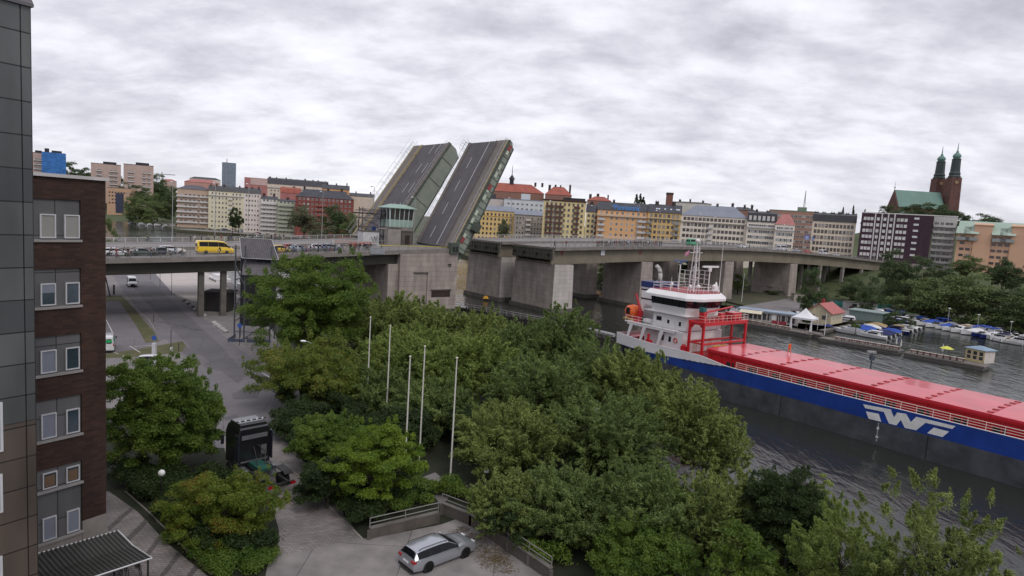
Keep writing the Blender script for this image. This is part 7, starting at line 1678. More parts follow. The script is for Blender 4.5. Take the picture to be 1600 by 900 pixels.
# white boats and houseboat moored beyond the quay, seen between the columns
for i, (px, py, L_, rz, kd) in enumerate([(345,452,13,-0.9,'cabin'),(395,455,15,-0.9,'cabin')]):
 p = W(px, py, 0.2); T = thing('moored_boat', ['white motor cruiser moored at the quay behind the bridge columns','long white houseboat with windows moored behind the stair tower'][i], 'boat', p, rz)
 h_b = 3.2 if i == 0 else 4.0
 b = MB(); b.loft([[(-L_/2,-2.2,-0.3),(-L_/2,2.2,-0.3),(-L_/2,2.4,1.5),(-L_/2,-2.4,1.5)],[(L_*0.3,-2.1,-0.3),(L_*0.3,2.1,-0.3),(L_*0.3,2.4,1.6),(L_*0.3,-2.4,1.6)],[(L_*0.52,-0.1,0.2),(L_*0.52,0.1,0.2),(L_*0.55,0.2,2.1),(L_*0.55,-0.2,2.1)]]); b.build('hull', M_sw, T, bevel=0.05)
 b = MB(); b.box(-L_*0.42,L_*0.25,-1.9,1.9,1.55,h_b); c = b.build('cabin', M_sw, T, bevel=0.08)
 b = MB(); b.box(-L_*0.42,L_*0.25,-1.93,1.93,2.2,2.9 if i==0 else 3.1);
 for k in range(5): MB().box(-L_*0.38+k*L_*0.12,-L_*0.38+k*L_*0.12+L_*0.08,-1.95,1.95,2.1,2.8).build('cabin_window', M_cglass, c)
 b = MB(); b.box(-L_*0.3,L_*0.12,-1.5,1.5,h_b,h_b+0.9 if i == 0 else h_b+0.15); b.build('upper_deck', M_sw, c, bevel=0.05)
# --- retaining walls and railings round the parking bay
M_rw = mat('stained_concrete_wall', (0.075,0.065,0.056), 0.95, noise=0.35, scale=0.6, bump=0.4, col2=(0.14,0.12,0.105))
def wallrun(name, label, pts, h, th, m, railh=None, posts=5):
 P = [W(a,b_,GZ) for a,b_ in pts]; T = thing(name, label, 'retaining wall', P[0]); b = MB(); r = MB(); cp_ = MB()
 for i in range(len(P)-1):
  p = P[i]-P[0]; q = P[i+1]-P[0]; d = (q-p).normalized(); n = Vector((-d.y,d.x,0))*th/2
  b.prism([(p+n).xy,(p-n).xy,(q-n).xy,(q+n).xy], -0.2, h-0.003*i); n2 = n*1.3; cp_.prism([(p+n2).xy,(p-n2).xy,(q-n2).xy,(q+n2).xy], h+0.001, h+0.09-0.003*i)
  L_ = (q-p).length; k = max(1,int(L_/1.9))
  for j in range(k+1):
   c = p+d*(L_*j/k); bt = MB()
   if name != 'railing_wall' or True: b.box(c.x-0.12,c.x+0.12,c.y-0.12-th/2,c.y-th/2+0.02,0,h-0.05)
   if railh: r.tube((c.x,c.y,h),(c.x,c.y,h+railh),0.035,n=6)
  if railh:
   for f in (1.0,0.5): r.tube((p.x,p.y,h+railh*f),(q.x,q.y,h+railh*f),0.035,n=6)
 b.build('wall', m, T); cp_.build('coping', mat('mossy_coping', (0.16,0.145,0.13), 0.9, noise=0.3), T)
 if railh: r.build('railing', mat('dull_tube_rail', (0.22,0.21,0.2), 0.6), T)
 return T
wallrun('retaining_wall', 'low stained concrete wall with tube railing behind the silver estate car', [(577,842),(684,816)], 0.75, 0.25, M_rw, 0.75)
wallrun('retaining_wall', 'taller concrete retaining wall with handrail right of the silver estate car', [(690,802),(735,820),(860,907)], 0.8, 0.25, M_rw, 0.75)
# --- vehicles near
P_silver = paint('silver_paint', (0.42,0.44,0.48), 0.6); P_white = paint('white_paint', (0.62,0.62,0.64)); P_black = paint('black_truck_paint', (0.012,0.012,0.014))
def at_dir(p_rear, p_front, z=GZ):
 a = W(*p_rear, z); c = W(*p_front, z); d = c-a; return math.atan2(d.y, d.x), a.lerp(c, 0.5)
rz, c = at_dir((640,885),(733,850))
vehicle('wagon', 'estate_car', 'silver estate car parked in the walled bay at the bottom of the view', 'car', (c.x-0.1, c.y-0.6, GZ+0.034), rz, P_silver, rim=M_rimd, rails=True).scale = (1.04,)*3
rz, c = at_dir((205,436),(206,453)); c = W(206,447,GZ)
vehicle('van', 'white_van', 'white van driving towards us under the bridge', 'van', (c.x,c.y,GZ+0.02), at_dir((196,436),(222,470))[0], P_white)
c = W(160,548,GZ); v = vehicle('van', 'white_van', 'white van with green lettered panel parked half behind the brick office', 'van', (c.x,c.y+1.0,GZ+0.02), R_(120), P_white, panel_from=5)
gp = mat('green_livery', (0.03,0.35,0.12), 0.4)
for sy in (-1,1): MB().box(-2.2,0.4,sy*1.0-0.02*(sy<0),sy*1.0+0.02*(sy>0),1.35,1.85).build('green_panel', gp, v)
MB().box(-2.86,-2.8,-0.75,0.75,1.5,1.9).build('green_panel', gp, v)
c = W(240,572,GZ); vehicle('hatch', 'parked_car', 'white hatchback parked half behind the dark green broadleaf tree', 'car', (c.x,c.y,GZ+0.04), R_(15), P_white)
# --- black truck tractor
rz, c = at_dir((441,768),(378,724)); print('TRUCK', math.degrees(rz)); T = thing('truck_tractor', 'black truck tractor without trailer driving away up the driveway', 'truck', (W(406,752,GZ).x, W(406,752,GZ).y, GZ+0.03), rz); T.scale = (1.13,)*3
b = MB(); b.extr([(-1.22,0.9),(1.22,0.9),(1.24,3.2),(1.05,3.75),(-1.05,3.75),(-1.24,3.2)], 1.0, 3.1); b.build('cab', P_black, T, bevel=0.1)
b = MB(); b.extr([(-1.05,3.7),(1.05,3.7),(0.95,4.0),(-0.95,4.0)], 1.2, 2.9); b.build('roof_deflector', P_black, T, bevel=0.08)
b = MB(); b.box(0.94,1.0,-0.95,0.95,2.9,3.2); b.box(0.95,1.0,-1.0,1.0,1.2,1.3); b.box(0.95,1.0,-0.9,-0.5,1.6,2.3); b.build('cab_back_trim', mat('truck_grey', (0.12,0.12,0.13), 0.4), T)
b = MB(); b.tube((1.6,-1.1,4.1),(1.6,1.1,4.1),0.05); b.build('light_bar', M_rimd, T)
for i in range(5): MB().box(1.53,1.63,-0.9+i*0.42,-0.76+i*0.42,4.05,4.17).build('roof_light', M_head, T, bevel=0.03)
b = MB()
for sy in (-0.45,0.45): b.box(-3.3,3.0,sy-0.06,sy+0.06,0.75,1.0)
b.box(-3.3,-3.2,-0.9,0.9,0.7,0.95); b.build('chassis_frame', mat('chassis_black', (0.02,0.02,0.02), 0.6), T)
b = MB(); b.lathe([(0.55,1.02),(0.5,1.14)],14,(-1.5,0,0)); b.build('coupling_plate', mat('greasy_steel', (0.05,0.05,0.05), 0.3, 0.8), T)
MB().box(-0.9,0.9,-0.45,0.45,1.0,1.25).build('catwalk', mat('green_catwalk', (0.02,0.09,0.07), 0.5), T)
for sy in (-1,1):
 b = MB(); b.box(-0.2,0.9,sy*1.15-0.3*(sy>0),sy*1.15+0.3*(sy<0),0.5,1.05); b.build('fuel_tank', mat('tank_metal', (0.25,0.26,0.3), 0.3, 0.7), T, bevel=0.1)
 b = MB(); b.extry([(-2.5,1.15),(-2.2,1.3),(-1.0,1.3),(-0.6,1.12),(-0.65,1.07),(-1.05,1.23),(-2.15,1.23),(-2.45,1.08)], sy*0.9-0.3, sy*0.9+0.3); b.build('mudguard', M_trim, T)
 b = MB(); b.box(0.75,1.4,sy*1.22,sy*1.22+0.05,1.2,3.3) if sy > 0 else b.box(0.75,1.4,-1.27,-1.22,1.2,3.3); b.build('side_fairing', mat('fairing_blue_black', (0.03,0.035,0.05), 0.25), T)
 b = MB(); b.box(2.9,3.0,sy*1.5-0.12,sy*1.5+0.12,2.2,2.9); b.build('mirror', M_trim, T, bevel=0.03)
 MB().box(-3.36,-3.3,sy*0.8-0.18,sy*0.8+0.18,0.72,0.9).build('tail_light', M_tail, T)
 for x, ww in ((2.4,0.16),(-1.6,0.3)):
  w = MB(); w.T = Matrix.Translation((x,sy*(1.08 if ww < 0.2 else 0.92),0.5))@Matrix.Rotation(R_(90),4,'X'); w.lathe([(0.3,-ww),(0.47,-ww),(0.5,-ww+0.05),(0.5,ww-0.05),(0.47,ww),(0.3,ww)],20); ty = w.build('tyre', M_tyre, T, smooth=True, sharp=30)
  r = MB(); r.T = w.T; r.lathe([(0.29,-ww*0.8),(0.29,ww*0.8)],14); r.build('rim', M_rim, ty)
b = MB(); b.path([(-0.2,-0.3,1.3),(0.3,-0.5,2.0),(0.9,-0.2,2.4)],0.04,5); b.path([(-0.2,0.3,1.3),(0.3,0.2,1.9),(0.9,0.1,2.3)],0.04,5); b.build('air_hose', M_trim, T)
MB().box(3.05,3.12,-1.1,1.1,2.1,3.1).build('windscreen', M_cglass, T)
# ================================================================ MARINA, RESTAURANT AND PARK
M_tim = brickmat('pontoon_boards', (0.22,0.19,0.17), (0.17,0.15,0.135), (0.06,0.05,0.045), 4.0, 0.18, 0.02, axis='xy', noise=0.25)
M_tims = mat('pontoon_side', (0.13,0.12,0.11), 0.8, noise=0.3, scale=1)
def pontoon(label, pts, width, z=0.75, mt=None):
 P = [W(a,b,z) for a,b in pts]; T = thing('pontoon', label, 'pontoon', (P[0].x,P[0].y,0)); b = MB(); s = MB(); e = MB()
 for i in range(len(P)-1):
  p = P[i]-P[0]; q = P[i+1]-P[0]; d = (q-p).normalized(); n = Vector((-d.y,d.x,0)); n = n if n.y > 0 else -n
  pp = [p.xy,q.xy,(q+n*width).xy,(p+n*width).xy]; b.prism(pp, z-0.18, z-0.004*i);
  i2 = 0.25; s.prism([(p+n*i2+d*i2).xy,(q+n*i2-d*i2).xy,(q+n*(width-i2)-d*i2).xy,(p+n*(width-i2)+d*i2).xy], -0.6, z-0.185)
  e.prism([p.xy,q.xy,(q+n*0.15).xy,(p+n*0.15).xy], z, z+0.14)
 b.build('deck', mt or M_tim, T); s.build('float', M_tims, T); e.build('edge_timber', M_tims, T); return P
PA = pontoon('long restaurant pontoon in front of the low dining pavilion', [(1150,502),(1266,523)], 7)
PB = pontoon('middle pontoon lined with cafe tables, right of the white marquee', [(1278,528),(1404,549)], 4.2)
PC = pontoon('outer pontoon carrying the yellow kiosk and cafe tables', [(1410,551),(1538,574)], 4.5)
pontoon('short gangway linking the restaurant pontoon and the cafe pontoon', [(1262,520),(1282,524)], 2.0, 0.85)
pontoon('slanting jetty with moored boats leading back to the boat yard', [(1290,517),(1412,494)], 1.8, 0.7)
pontoon('park-side mooring jetty behind the far row of boats', [(1438,497),(1500,509),(1600,527),(1700,548)], 2.0, 0.7)
# --- kiosk
p0 = W(1508,562,0.75); p1 = W(1535,568,0.75); d = (p1-p0); rz = math.atan2(d.y,d.x); w = d.length
T = thing('kiosk', 'small pale yellow kiosk with blue hipped roof on the end of the outer pontoon', 'kiosk', p0, rz)
zt = WY(1509,543,p0.y).z-0.75; w2 = w*1.0; kx = w*1.05
M_ky = mat('kiosk_yellow', (0.55,0.45,0.22), 0.7)
b = MB(); b.box(0,kx,0,3.4,0,zt); b.build('wall', mat('kiosk_cream', (0.58,0.53,0.48), 0.7), T)
b = MB()
for i in range(4): x = kx*i/3; b.box(x-0.1,x+0.1,-0.08,-0.001,0,zt)
b.box(-0.1,kx+0.1,-0.08,-0.001,zt-0.35,zt); b.box(-0.1,kx+0.1,-0.08,-0.001,0,0.5); b.box(-0.1,kx+0.1,-0.07,-0.001,zt*0.5,zt*0.5+0.12); b.box(-0.1,-0.001,-0.08,3.4,0,zt); b.build('yellow_frame', M_ky, T)
for i in range(3):
 for z0,z1 in ((0.55,zt*0.48),(zt*0.56,zt-0.4)): MB().box(kx*i/3+0.25,kx*(i+1)/3-0.25,-0.03,-0.005,z0,z1).build('window', M_pane, T)
b = MB(); e = 0.35; b.loft([[(-e,-e,zt),(kx+e,-e,zt),(kx+e,3.4+e,zt),(-e,3.4+e,zt)],[(-e,-e,zt+0.12),(kx+e,-e,zt+0.12),(kx+e,3.4+e,zt+0.12),(-e,3.4+e,zt+0.12)],[(kx*0.4,1.5,zt+0.75),(kx*0.6,1.5,zt+0.75),(kx*0.6,1.9,zt+0.75),(kx*0.4,1.9,zt+0.75)]]); b.build('roof', mat('kiosk_blue_roof', (0.2,0.29,0.38), 0.5), T)
# --- tables with umbrellas or benches
def table(label, p, rz, umb=None, grp='cafe tables on the pontoons'):
 T = thing('cafe_table', label, 'table', p, rz, grp); M_tb = mat('table_slats', (0.5,0.46,0.4), 0.7)
 MB().box(-0.8,0.8,-0.35,0.35,0.7,0.76).build('tabletop', M_tb, T)
 b = MB(); b.box(-0.8,0.8,-0.8,-0.55,0.42,0.47); b.box(-0.8,0.8,0.55,0.8,0.42,0.47); b.build('bench', mat('table_red', (0.2,0.05,0.04), 0.7), T)
 b = MB()
 for x in (-0.6,0.6): b.box(x-0.04,x+0.04,-0.7,0.7,0.36,0.42); b.box(x-0.04,x+0.04,-0.25,-0.18,0,0.7); b.box(x-0.04,x+0.04,0.18,0.25,0,0.7)
 b.build('trestle', M_trim, T); return T
proto_t = None
OW = 'first second third fourth fifth sixth seventh eighth ninth tenth eleventh twelfth thirteenth fourteenth fifteenth sixteenth seventeenth eighteenth nineteenth twentieth twenty-first twenty-second twenty-third twenty-fourth twenty-fifth twenty-sixth twenty-seventh twenty-eighth twenty-ninth thirtieth thirty-first thirty-second thirty-third thirty-fourth'.split()
def tabrow(P0, P1, n, inset, z, lab, grp):
 global proto_t
 d = (P1-P0); L_ = d.length; d.normalize(); nn = Vector((-d.y,d.x,0)); nn = nn if nn.y > 0 else -nn; rz = math.atan2(d.y,d.x)
 for i in range(n):
  q = P0+d*(L_*(i+0.5)/n)+nn*inset; q = Vector((q.x,q.y,z)); l = lab(i, n)
  if proto_t is None: proto_t = table(l, q, rz, grp=grp)
  else: dup(proto_t, q, rz, l, grp)
ordn = ['first','second','third','fourth','fifth','sixth','seventh','eighth','ninth','tenth','eleventh','twelfth']
tabrow(PB[0].lerp(PB[1],0.18), PB[0].lerp(PB[1],0.98), 8, 2.4, 0.75, lambda i,n: ordn[i]+' red-benched table from the left on the middle pontoon', 'tables on the middle pontoon')
tabrow(PC[0].lerp(PC[1],0.06), PC[0].lerp(PC[1],0.72), 8, 2.4, 0.75, lambda i,n: ordn[i]+' table from the left on the kiosk pontoon', 'tables on the kiosk pontoon')
tabrow(PA[0].lerp(PA[1],0.05), PA[0].lerp(PA[1],0.7), 7, 2.0, 0.75, lambda i,n: ordn[i]+' table from the left in front of the dining pavilion', 'tables before the dining pavilion')
def parasol(label, p, c='white', h=2.6, open_=True):
 T = thing('parasol', label, 'parasol', p, 0, 'parasols on the pontoons'); MB().tube((0,0,0),(0,0,h),0.04,n=6).build('pole', M_rail, T)
 m = {'white':mat('parasol_white',(0.6,0.58,0.55),0.8),'navy':mat('parasol_navy',(0.02,0.03,0.12),0.8),'yellow':mat('parasol_yellow',(0.6,0.6,0.1),0.8)}[c]
 MB().lathe([(1.4,h-0.55),(0.75,h-0.2),(0.03,h+0.05)] if open_ else [(0.18,h-1.6),(0.14,h-0.6),(0.03,h+0.1)],8).build('canopy', m, T)
for px,py,c,o,l in ((1293,519,'navy',True,'open navy parasol among the boats behind the middle pontoon'),(1400,541,'white',False,'folded white parasol at the right end of the middle pontoon'),(1407,545,'white',False,'folded white parasol at the left end of the kiosk pontoon'),(1472,553,'white',False,'folded white parasol midway along the kiosk pontoon'),(1478,556,'yellow',True,'small yellow sunshade on the kiosk pontoon')):
 p = W(px,py,0.75); parasol(l,p,c,2.2,o)
# small potted palms
for i,(px,py,l) in enumerate(((1259,516,'potted palm in front of the white marquee'),(1192,498,'potted palm before the dining pavilion awning'),(1336,524,'potted palm among the moored boats'))):
 p = W(px,py,0.8); T = thing('potted_palm', l, 'plant', p, 0, 'potted palms'); MB().lathe([(0.25,0),(0.35,0.5)],10).build('pot', M_concd, T); MB().tube((0,0,0.5),(0,0,2.2),0.09,0.07).build('stem', M_bark, T)
 cl = [(0.6*math.cos(a),0.6*math.sin(a),2.3,0.6,0.6,0.45) for a in (0,1.2,2.5,3.8,5.0)]; put(leaf_mesh('fronds', cl, 700, 0.3, i, L_green, 3.5, 0.3), 'fronds', T, (0,0,0))
# --- white marquee
p0 = W(1236,514,0.8); p1 = W(1268,519,0.8); d = p1-p0; rz = math.atan2(d.y,d.x); w = d.length
T = thing('marquee', 'white peaked marquee tent open at the sides on the restaurant quay', 'marquee', p0+Vector((0,0.5,0)), rz); h = 3.3; M_can = mat('marquee_canvas', (0.72,0.72,0.74), 0.7, noise=0.04)
b = MB(); n = 10; rings = []
for i in range(n+1):
 f = i/n; k = (1-f)**1.0; s_ = 0.5*w*(1-f)+0.05; z = h+2.4*(f**1.6); rings.append([(w/2-s_,w/2-s_,z),(w/2+s_,w/2-s_,z),(w/2+s_,w/2+s_,z),(w/2-s_,w/2+s_,z)])
b.loft(rings, cap=False); b.build('canopy', M_can, T)
b = MB();
for x0,y0,x1,y1 in ((0,0,w,0),(w,0,w,w),(w,w,0,w),(0,w,0,0)): b.poly([(x0,y0,h-0.45),(x1,y1,h-0.45),(x1,y1,h),(x0,y0,h)])
b.build('valance', M_can, T); b = MB()
for x in (0,w):
 for y in (0,w): b.tube((x,y,0),(x,y,h),0.07,n=6)
b.build('post', M_sw, T); b = MB()
for x in (0.05,w-0.05): b.add([(x-0.35,-0.01,0),(x+0.35,-0.01,0),(x+0.1,-0.01,h),(x-0.1,-0.01,h)],[(0,1,2,3)])
b.build('side_curtain', M_can, T)
p = W(1288,523,0.8); T = thing('flagpole', 'white flagpole at the quay right of the marquee', 'flagpole', p); MB().tube((0,0,0),(0,0,5.5),0.1,0.07,8).build('pole', M_sw, T);
# --- dining pavilion
p0 = W(1150,499,1.0); p1 = W(1242,511,1.0); d = p1-p0; rz = math.atan2(d.y,d.x); w = d.length
T = thing('dining_pavilion', 'long low waterside pavilion with blue roof edge, cream awning and glazed front', 'restaurant', p0+Vector((-d.y,d.x,0)).normalized()*2.8, rz); h = 2.7
MB().box(0,w,0,4.0,0,h).build('wall', mat('pavilion_cream', (0.45,0.42,0.38), 0.8), T)
MB().box(-0.5,w+0.5,-0.5,4.5,h,h+0.35).build('roof', mat('pavilion_blue_roof', (0.17,0.25,0.36), 0.5, noise=0.2, scale=0.5, col2=(0.34,0.4,0.46)), T)
b = MB(); b.extr([(-2.4,h-0.55),(-0.5,h+0.1),(-0.5,h+0.18),(-2.4,h-0.47)],0.5,w*0.42); b.build('awning', mat('awning_cream', (0.6,0.54,0.42), 0.8), T)
for i in range(12):
 x = w*(i+0.3)/12.5
 if i == 7: MB().box(x,x+1.0,-0.05,0.0,0.0,2.1).build('door', M_sw, T); continue
 MB().box(x,x+w/12.5*0.72,-0.04,0.0,0.5,2.3).build('window', M_pane, T)
b = MB()
for i in range(8): x = w*i/7; b.tube((x,-2.2,0),(x,-2.2,h-0.4),0.05,n=5)
b.build('post', M_sw, T); b = MB(); b.box(w*0.6,w*0.85,-1.6,-1.4,0,0.9); b.build('flower_box', mat('flower_red', (0.25,0.03,0.04), 0.8, noise=0.4, scale=4), T)
# --- yellow boathouse with red roof
p0 = W(1264,506,1.6); p1 = W(1297,508,1.6);
A_ = W(1264,503,1.6); B_ = W(1297,508,1.6); d = B_-A_; rz = math.atan2(d.y,d.x); w = d.length
zt = WY(1297,490,B_.y).z-1.6
T = thing('boathouse', 'pale yellow wooden boathouse with red metal gable roof and red chimney by the marina', 'house', B_, rz)
dd = 9.5; ww = w*1.15; M_pale = brickmat('yellow_boards', (0.5,0.44,0.3), (0.47,0.41,0.28), (0.35,0.3,0.2), 0.2, 9, 0.01, axis='box', offset=0, bump=0.1)
b = MB(); b.box(-ww,0,0,dd,0,zt); b.extry([(-ww,zt),(0,zt),(-ww/2,zt+2.3)],0.001,dd-0.001); b.build('wall', M_pale, T)
b = MB();
b.extry([(-ww-0.5,zt-0.25),(-ww/2,zt+2.3),(-ww/2,zt+2.45),(-ww-0.5,zt-0.08)],-0.5,dd+0.4); b.extry([(0.5,zt-0.25),(-ww/2,zt+2.3),(-ww/2,zt+2.45),(0.5,zt-0.08)],-0.5,dd+0.4); b.build('roof', mat('red_sheet_roof', (0.38,0.09,0.08), 0.5, noise=0.1), T)
MB().box(-ww*0.62,-ww*0.52,3.5,4.2,zt+1.6,zt+3.4).build('chimney', mat('chimney_red', (0.3,0.03,0.03), 0.6), T)
for x in (-ww*0.75,-ww*0.28): MB().box(x-0.5,x+0.5,-0.06,0.0,1.3,2.4).build('window', M_pane, T)
for y in (2,5,7.5): MB().box(0.0,0.06,y-0.4,y+0.4,1.3,2.4).build('window', M_panel, T)
# green shed
p = W(1322,498,1.6); T = thing('workshop', 'low grey-green workshop shed right of the boathouse', 'shed', p, rz); MB().box(0,9,2,8,0,2.6).build('wall', mat('grey_green_boards', (0.16,0.22,0.2), 0.7), T); MB().box(-0.4,9.4,1.6,8.4,2.6,2.85).build('roof', mat('grey_green_roof', (0.22,0.28,0.27), 0.6), T)
p = W(1338,497,1.6); T = thing('playhouse', 'little dark hut with pitched roof in front of the workshop', 'hut', p, rz); MB().box(0,2.2,0,2,0,1.6).build('wall', mat('teal_hut',(0.05,0.1,0.11),0.8), T); b = MB(); b.extry([(-0.3,1.5),(2.5,1.5),(1.1,2.6)],-0.3,2.3); b.build('roof', M_blk, T)
# --- green site fence and containers
def fence(label, a, b_, z=1.6, h=2.2, m=None):
 p = W(*a,z); q = W(*b_,z); d = q-p; T = thing('site_fence', label, 'fence', p, math.atan2(d.y,d.x)); MB().box(0,d.length,-0.03,0.03,0.1,h).build('panel', m or mat('teal_sheet', (0.02,0.14,0.13), 0.6, noise=0.15), T)
 b = MB(); k = int(d.length/3)+1
 for i in range(k+1): b.box(d.length*i/k-0.05,d.length*i/k+0.05,-0.09,-0.03,0,h+0.1)
 b.build('post', M_trim, T)
fence('teal sheet fence left of the round tree at the bridge foot', (1253,474), (1273,475)); fence('teal sheet fence between the round tree and the pale container', (1292,479), (1322,481)); fence('teal sheet fence right of the small white hut', (1366,483), (1392,484))
for (px0,py0,px1,l,c) in ((1322,483,1342,'pale grey container behind the boathouse',(0.4,0.39,0.38)),(1346,483,1350,'teal portable toilet beside the pale container',(0.03,0.22,0.2)),(1354,484,1365,'small white site hut beside the teal fence',(0.5,0.5,0.5)),(1240,470,1253,'small stone service hut at the foot of the bridge pier',(0.35,0.31,0.26))):
 p = W(px0,py0,1.6); q = W(px1,py0,1.6); T = thing('site_hut', l, 'hut', p); w = (q-p).length; MB().box(0,w,0,2.6,0,2.5).build('wall', mat('hut_'+l[:9].replace(' ','_'), c, 0.7), T); MB().box(-0.15,w+0.15,-0.15,2.75,2.5,2.65).build('roof', M_concd, T); MB().box(w*0.3,w*0.55,-0.04,0,0.1,2.0).build('door', M_trim, T)
for i in range(7):
 px = 1330+i*9; p = W(px,470+i*0.6,1.6)
# graffiti wall under the bridge on the right
p = W(1318,452,1.6); q = W(1341,455,1.6); T = thing('shopfront', 'white kiosk wall with bright graffiti beneath the right end of the bridge', 'building', Bw(182,3.5,1.5), BTH); MB().box(-6,10,0,5,0,6).build('wall', mat('pale_front', (0.5,0.42,0.38), 0.7), T)
MB().box(-5.5,9.5,-0.05,0,0.3,3.2).build('graffiti', mat('graffiti', (0.05,0.15,0.4), 0.6, noise=0.4, scale=0.8, col2=(0.4,0.22,0.18)), T)
# --- boats
BW_ = mat('boat_white', (0.65,0.65,0.65), 0.35, noise=0.05); CVs = {'white':mat('cover_white',(0.6,0.6,0.6),0.7),'blue':mat('cover_blue',(0.02,0.07,0.35),0.8,noise=0.15,scale=1),'navy':mat('cover_navy',(0.012,0.02,0.09),0.8,noise=0.2,scale=1),'grey':mat('cover_grey',(0.22,0.22,0.23),0.8,noise=0.2,scale=1),'tan':mat('cover_tan',(0.35,0.25,0.12),0.8,noise=0.2,scale=1),'red':mat('cover_red',(0.25,0.03,0.04),0.8),'black':mat('cover_black',(0.03,0.03,0.035),0.8)}
HB = {'white':BW_,'navy':mat('hull_navy',(0.01,0.02,0.12),0.3),'black':mat('hull_black',(0.02,0.02,0.02),0.3)}
protos = {}
def mk(kind, cov, hul, label, p, rz, L_, grp):
 key = (kind, cov, hul)
 if key not in protos: protos[key] = (boat('small_boat', label, p, rz, 6.0, kind, HB[hul], CVs[cov], grp), 6.0); o = protos[key][0]; s = L_/6.0; o.scale = (s,s,s); return o
 return dup(protos[key][0], p, rz, label, grp, scale=L_/6.0)
kinds = ['runabout','covered','cabin','runabout','covered']; names = {'runabout':'open white motorboat','covered':'covered boat','cabin':'small cabin cruiser'}
def boatrow(P0, P1, n, ang, grp, where, seed, L_=(5.2,6.5), off=0.0):
 r = random.Random(seed)
 for i in range(n):
  q = P0.lerp(P1, (i+0.5)/n); k = r.choice(kinds); c = r.choice(['blue','blue','white','white','grey','navy','tan'] if k != 'runabout' else ['grey']); h = r.choice(['white','white','white','navy'])
  nm = names[k] if k != 'covered' else c+' canvas-'+names[k]
  mk(k, c, h, '%s, %s from the left %s' % (nm, OW[i], where), Vector((q.x,q.y,0.05)), ang+r.uniform(-0.06,0.06), r.uniform(*L_), grp)
J0 = W(1290,517,0.3); J1 = W(1412,494,0.3); jd = (J1-J0).normalized(); jn = Vector((-jd.y,jd.x,0)); ja = math.atan2(jn.y,jn.x)
jn = -jn if jn.y > 0 else jn
boatrow(J0+jn*4.4+jd*2, J1+jn*4.4-jd*8, 12, ja, 'boats on the near side of the slanting jetty', 'on the slanting jetty', 3, (7.0,8.6))
boatrow(J0+jn*10.5+jd*1, J1+jn*10-jd*30, 8, ja, 'boats between the slanting jetty and the cafe tables', 'between jetty and cafe tables', 13, (6.5,8.0))
J2 = W(1440,498,0.3); J3 = W(1640,537,0.3); kd = (J3-J2).normalized(); kn = Vector((-kd.y,kd.x,0)); kn = kn if kn.y < 0 else -kn
boatrow(J2+kn*3.5, J3+kn*3.5, 15, math.atan2(kn.y,kn.x)+math.pi, 'boats moored along the park jetty', 'in front of the park jetty', 5, (7.5,9.5))
boatrow(J2+kn*11+kd*12, J3+kn*11, 10, math.atan2(kn.y,kn.x), 'boats in the outer park row', 'in the outer row before the park', 15, (7.0,9.0))
boatrow(J2-kn*5+kd*8, J3-kn*5, 10, math.atan2(kn.y,kn.x), 'boats moored behind the park jetty', 'behind the park jetty', 6, (6.5,8.0))
# bigger boats further out near the right edge
for i,(px,py,k,c,l,L_) in enumerate([(1560,532,'cabin','navy','large cabin cruiser with navy canopy in front of the park jetty row',8.5),(1592,538,'cabin','grey','white cabin cruiser cut off by the right edge of the view',9),(1575,536,'runabout','grey','white motorboat between the two cabin cruisers at the right edge',7)]):
 q = W(px,py,0.05); mk(k,c,'white',l,q,2.2,L_,'boats by the right edge')
# boats laid up on land under the bridge, blue tarps, and far boats on the left shore
for i,(px,py,k,c,l) in enumerate([(1239,492,'runabout','grey','white motorboat laid up in the yard behind the pavilion'),(1262,490,'runabout','grey','white dinghy laid up beside the dark car in the yard'),(1152,489,'cabin','black','white cabin boat behind the wheelhouse beside the pavilion')]):
 q = W(px,py,1.7); mk(k,c,'white',l,q,0.6,6.5 if i == 0 else (4.5 if i == 1 else 8),'boats in the yard')
for i,(px,py,l) in enumerate([(1395,489,'blue tarpaulin-covered boat ashore left of the park trees'),(1408,491,'second blue tarpaulin-covered boat ashore beside the trees'),(1398,506,'blue tarpaulin-covered boat at the head of the slanting jetty')]):
 q = W(px,py,1.3); mk('covered','blue','navy',l,q,0.3+i,7,'tarpaulin-covered boats')
LB0 = W(210,347,0.2); r = random.Random(9)
for i in range(17):
 u = i/16; pxx = 212+u*205; pyy = 349+u*20+r.uniform(-1.0,1.2); q = W(pxx,pyy,0.2); k = r.choice(['runabout','covered','cabin']); c = r.choice(['red','blue','grey','navy'])
 mk(k,c,'white','%s, %s from the left below the shoreline flats' % (names[k] if k!='covered' else c+' canvas-covered boat', OW[i]), q, 1.2+r.uniform(-.3,.3), 11, 'boats moored below the shoreline flats')
for px,py,l in ((176,335,'white motorboat at the far left shore beyond the brick office'),(189,336,'white cabin boat at the far left shore')):
 q = W(px,py,0.2); mk('cabin','grey','white',l,q,0.2,16,'boats at the far left shore')
q = W(789,419,0.2); mk('cabin','grey','white','white cruiser seen in the gap between the two middle piers',q,0.3,11,'boats at the far left shore')['group'] = 'lone cruiser'
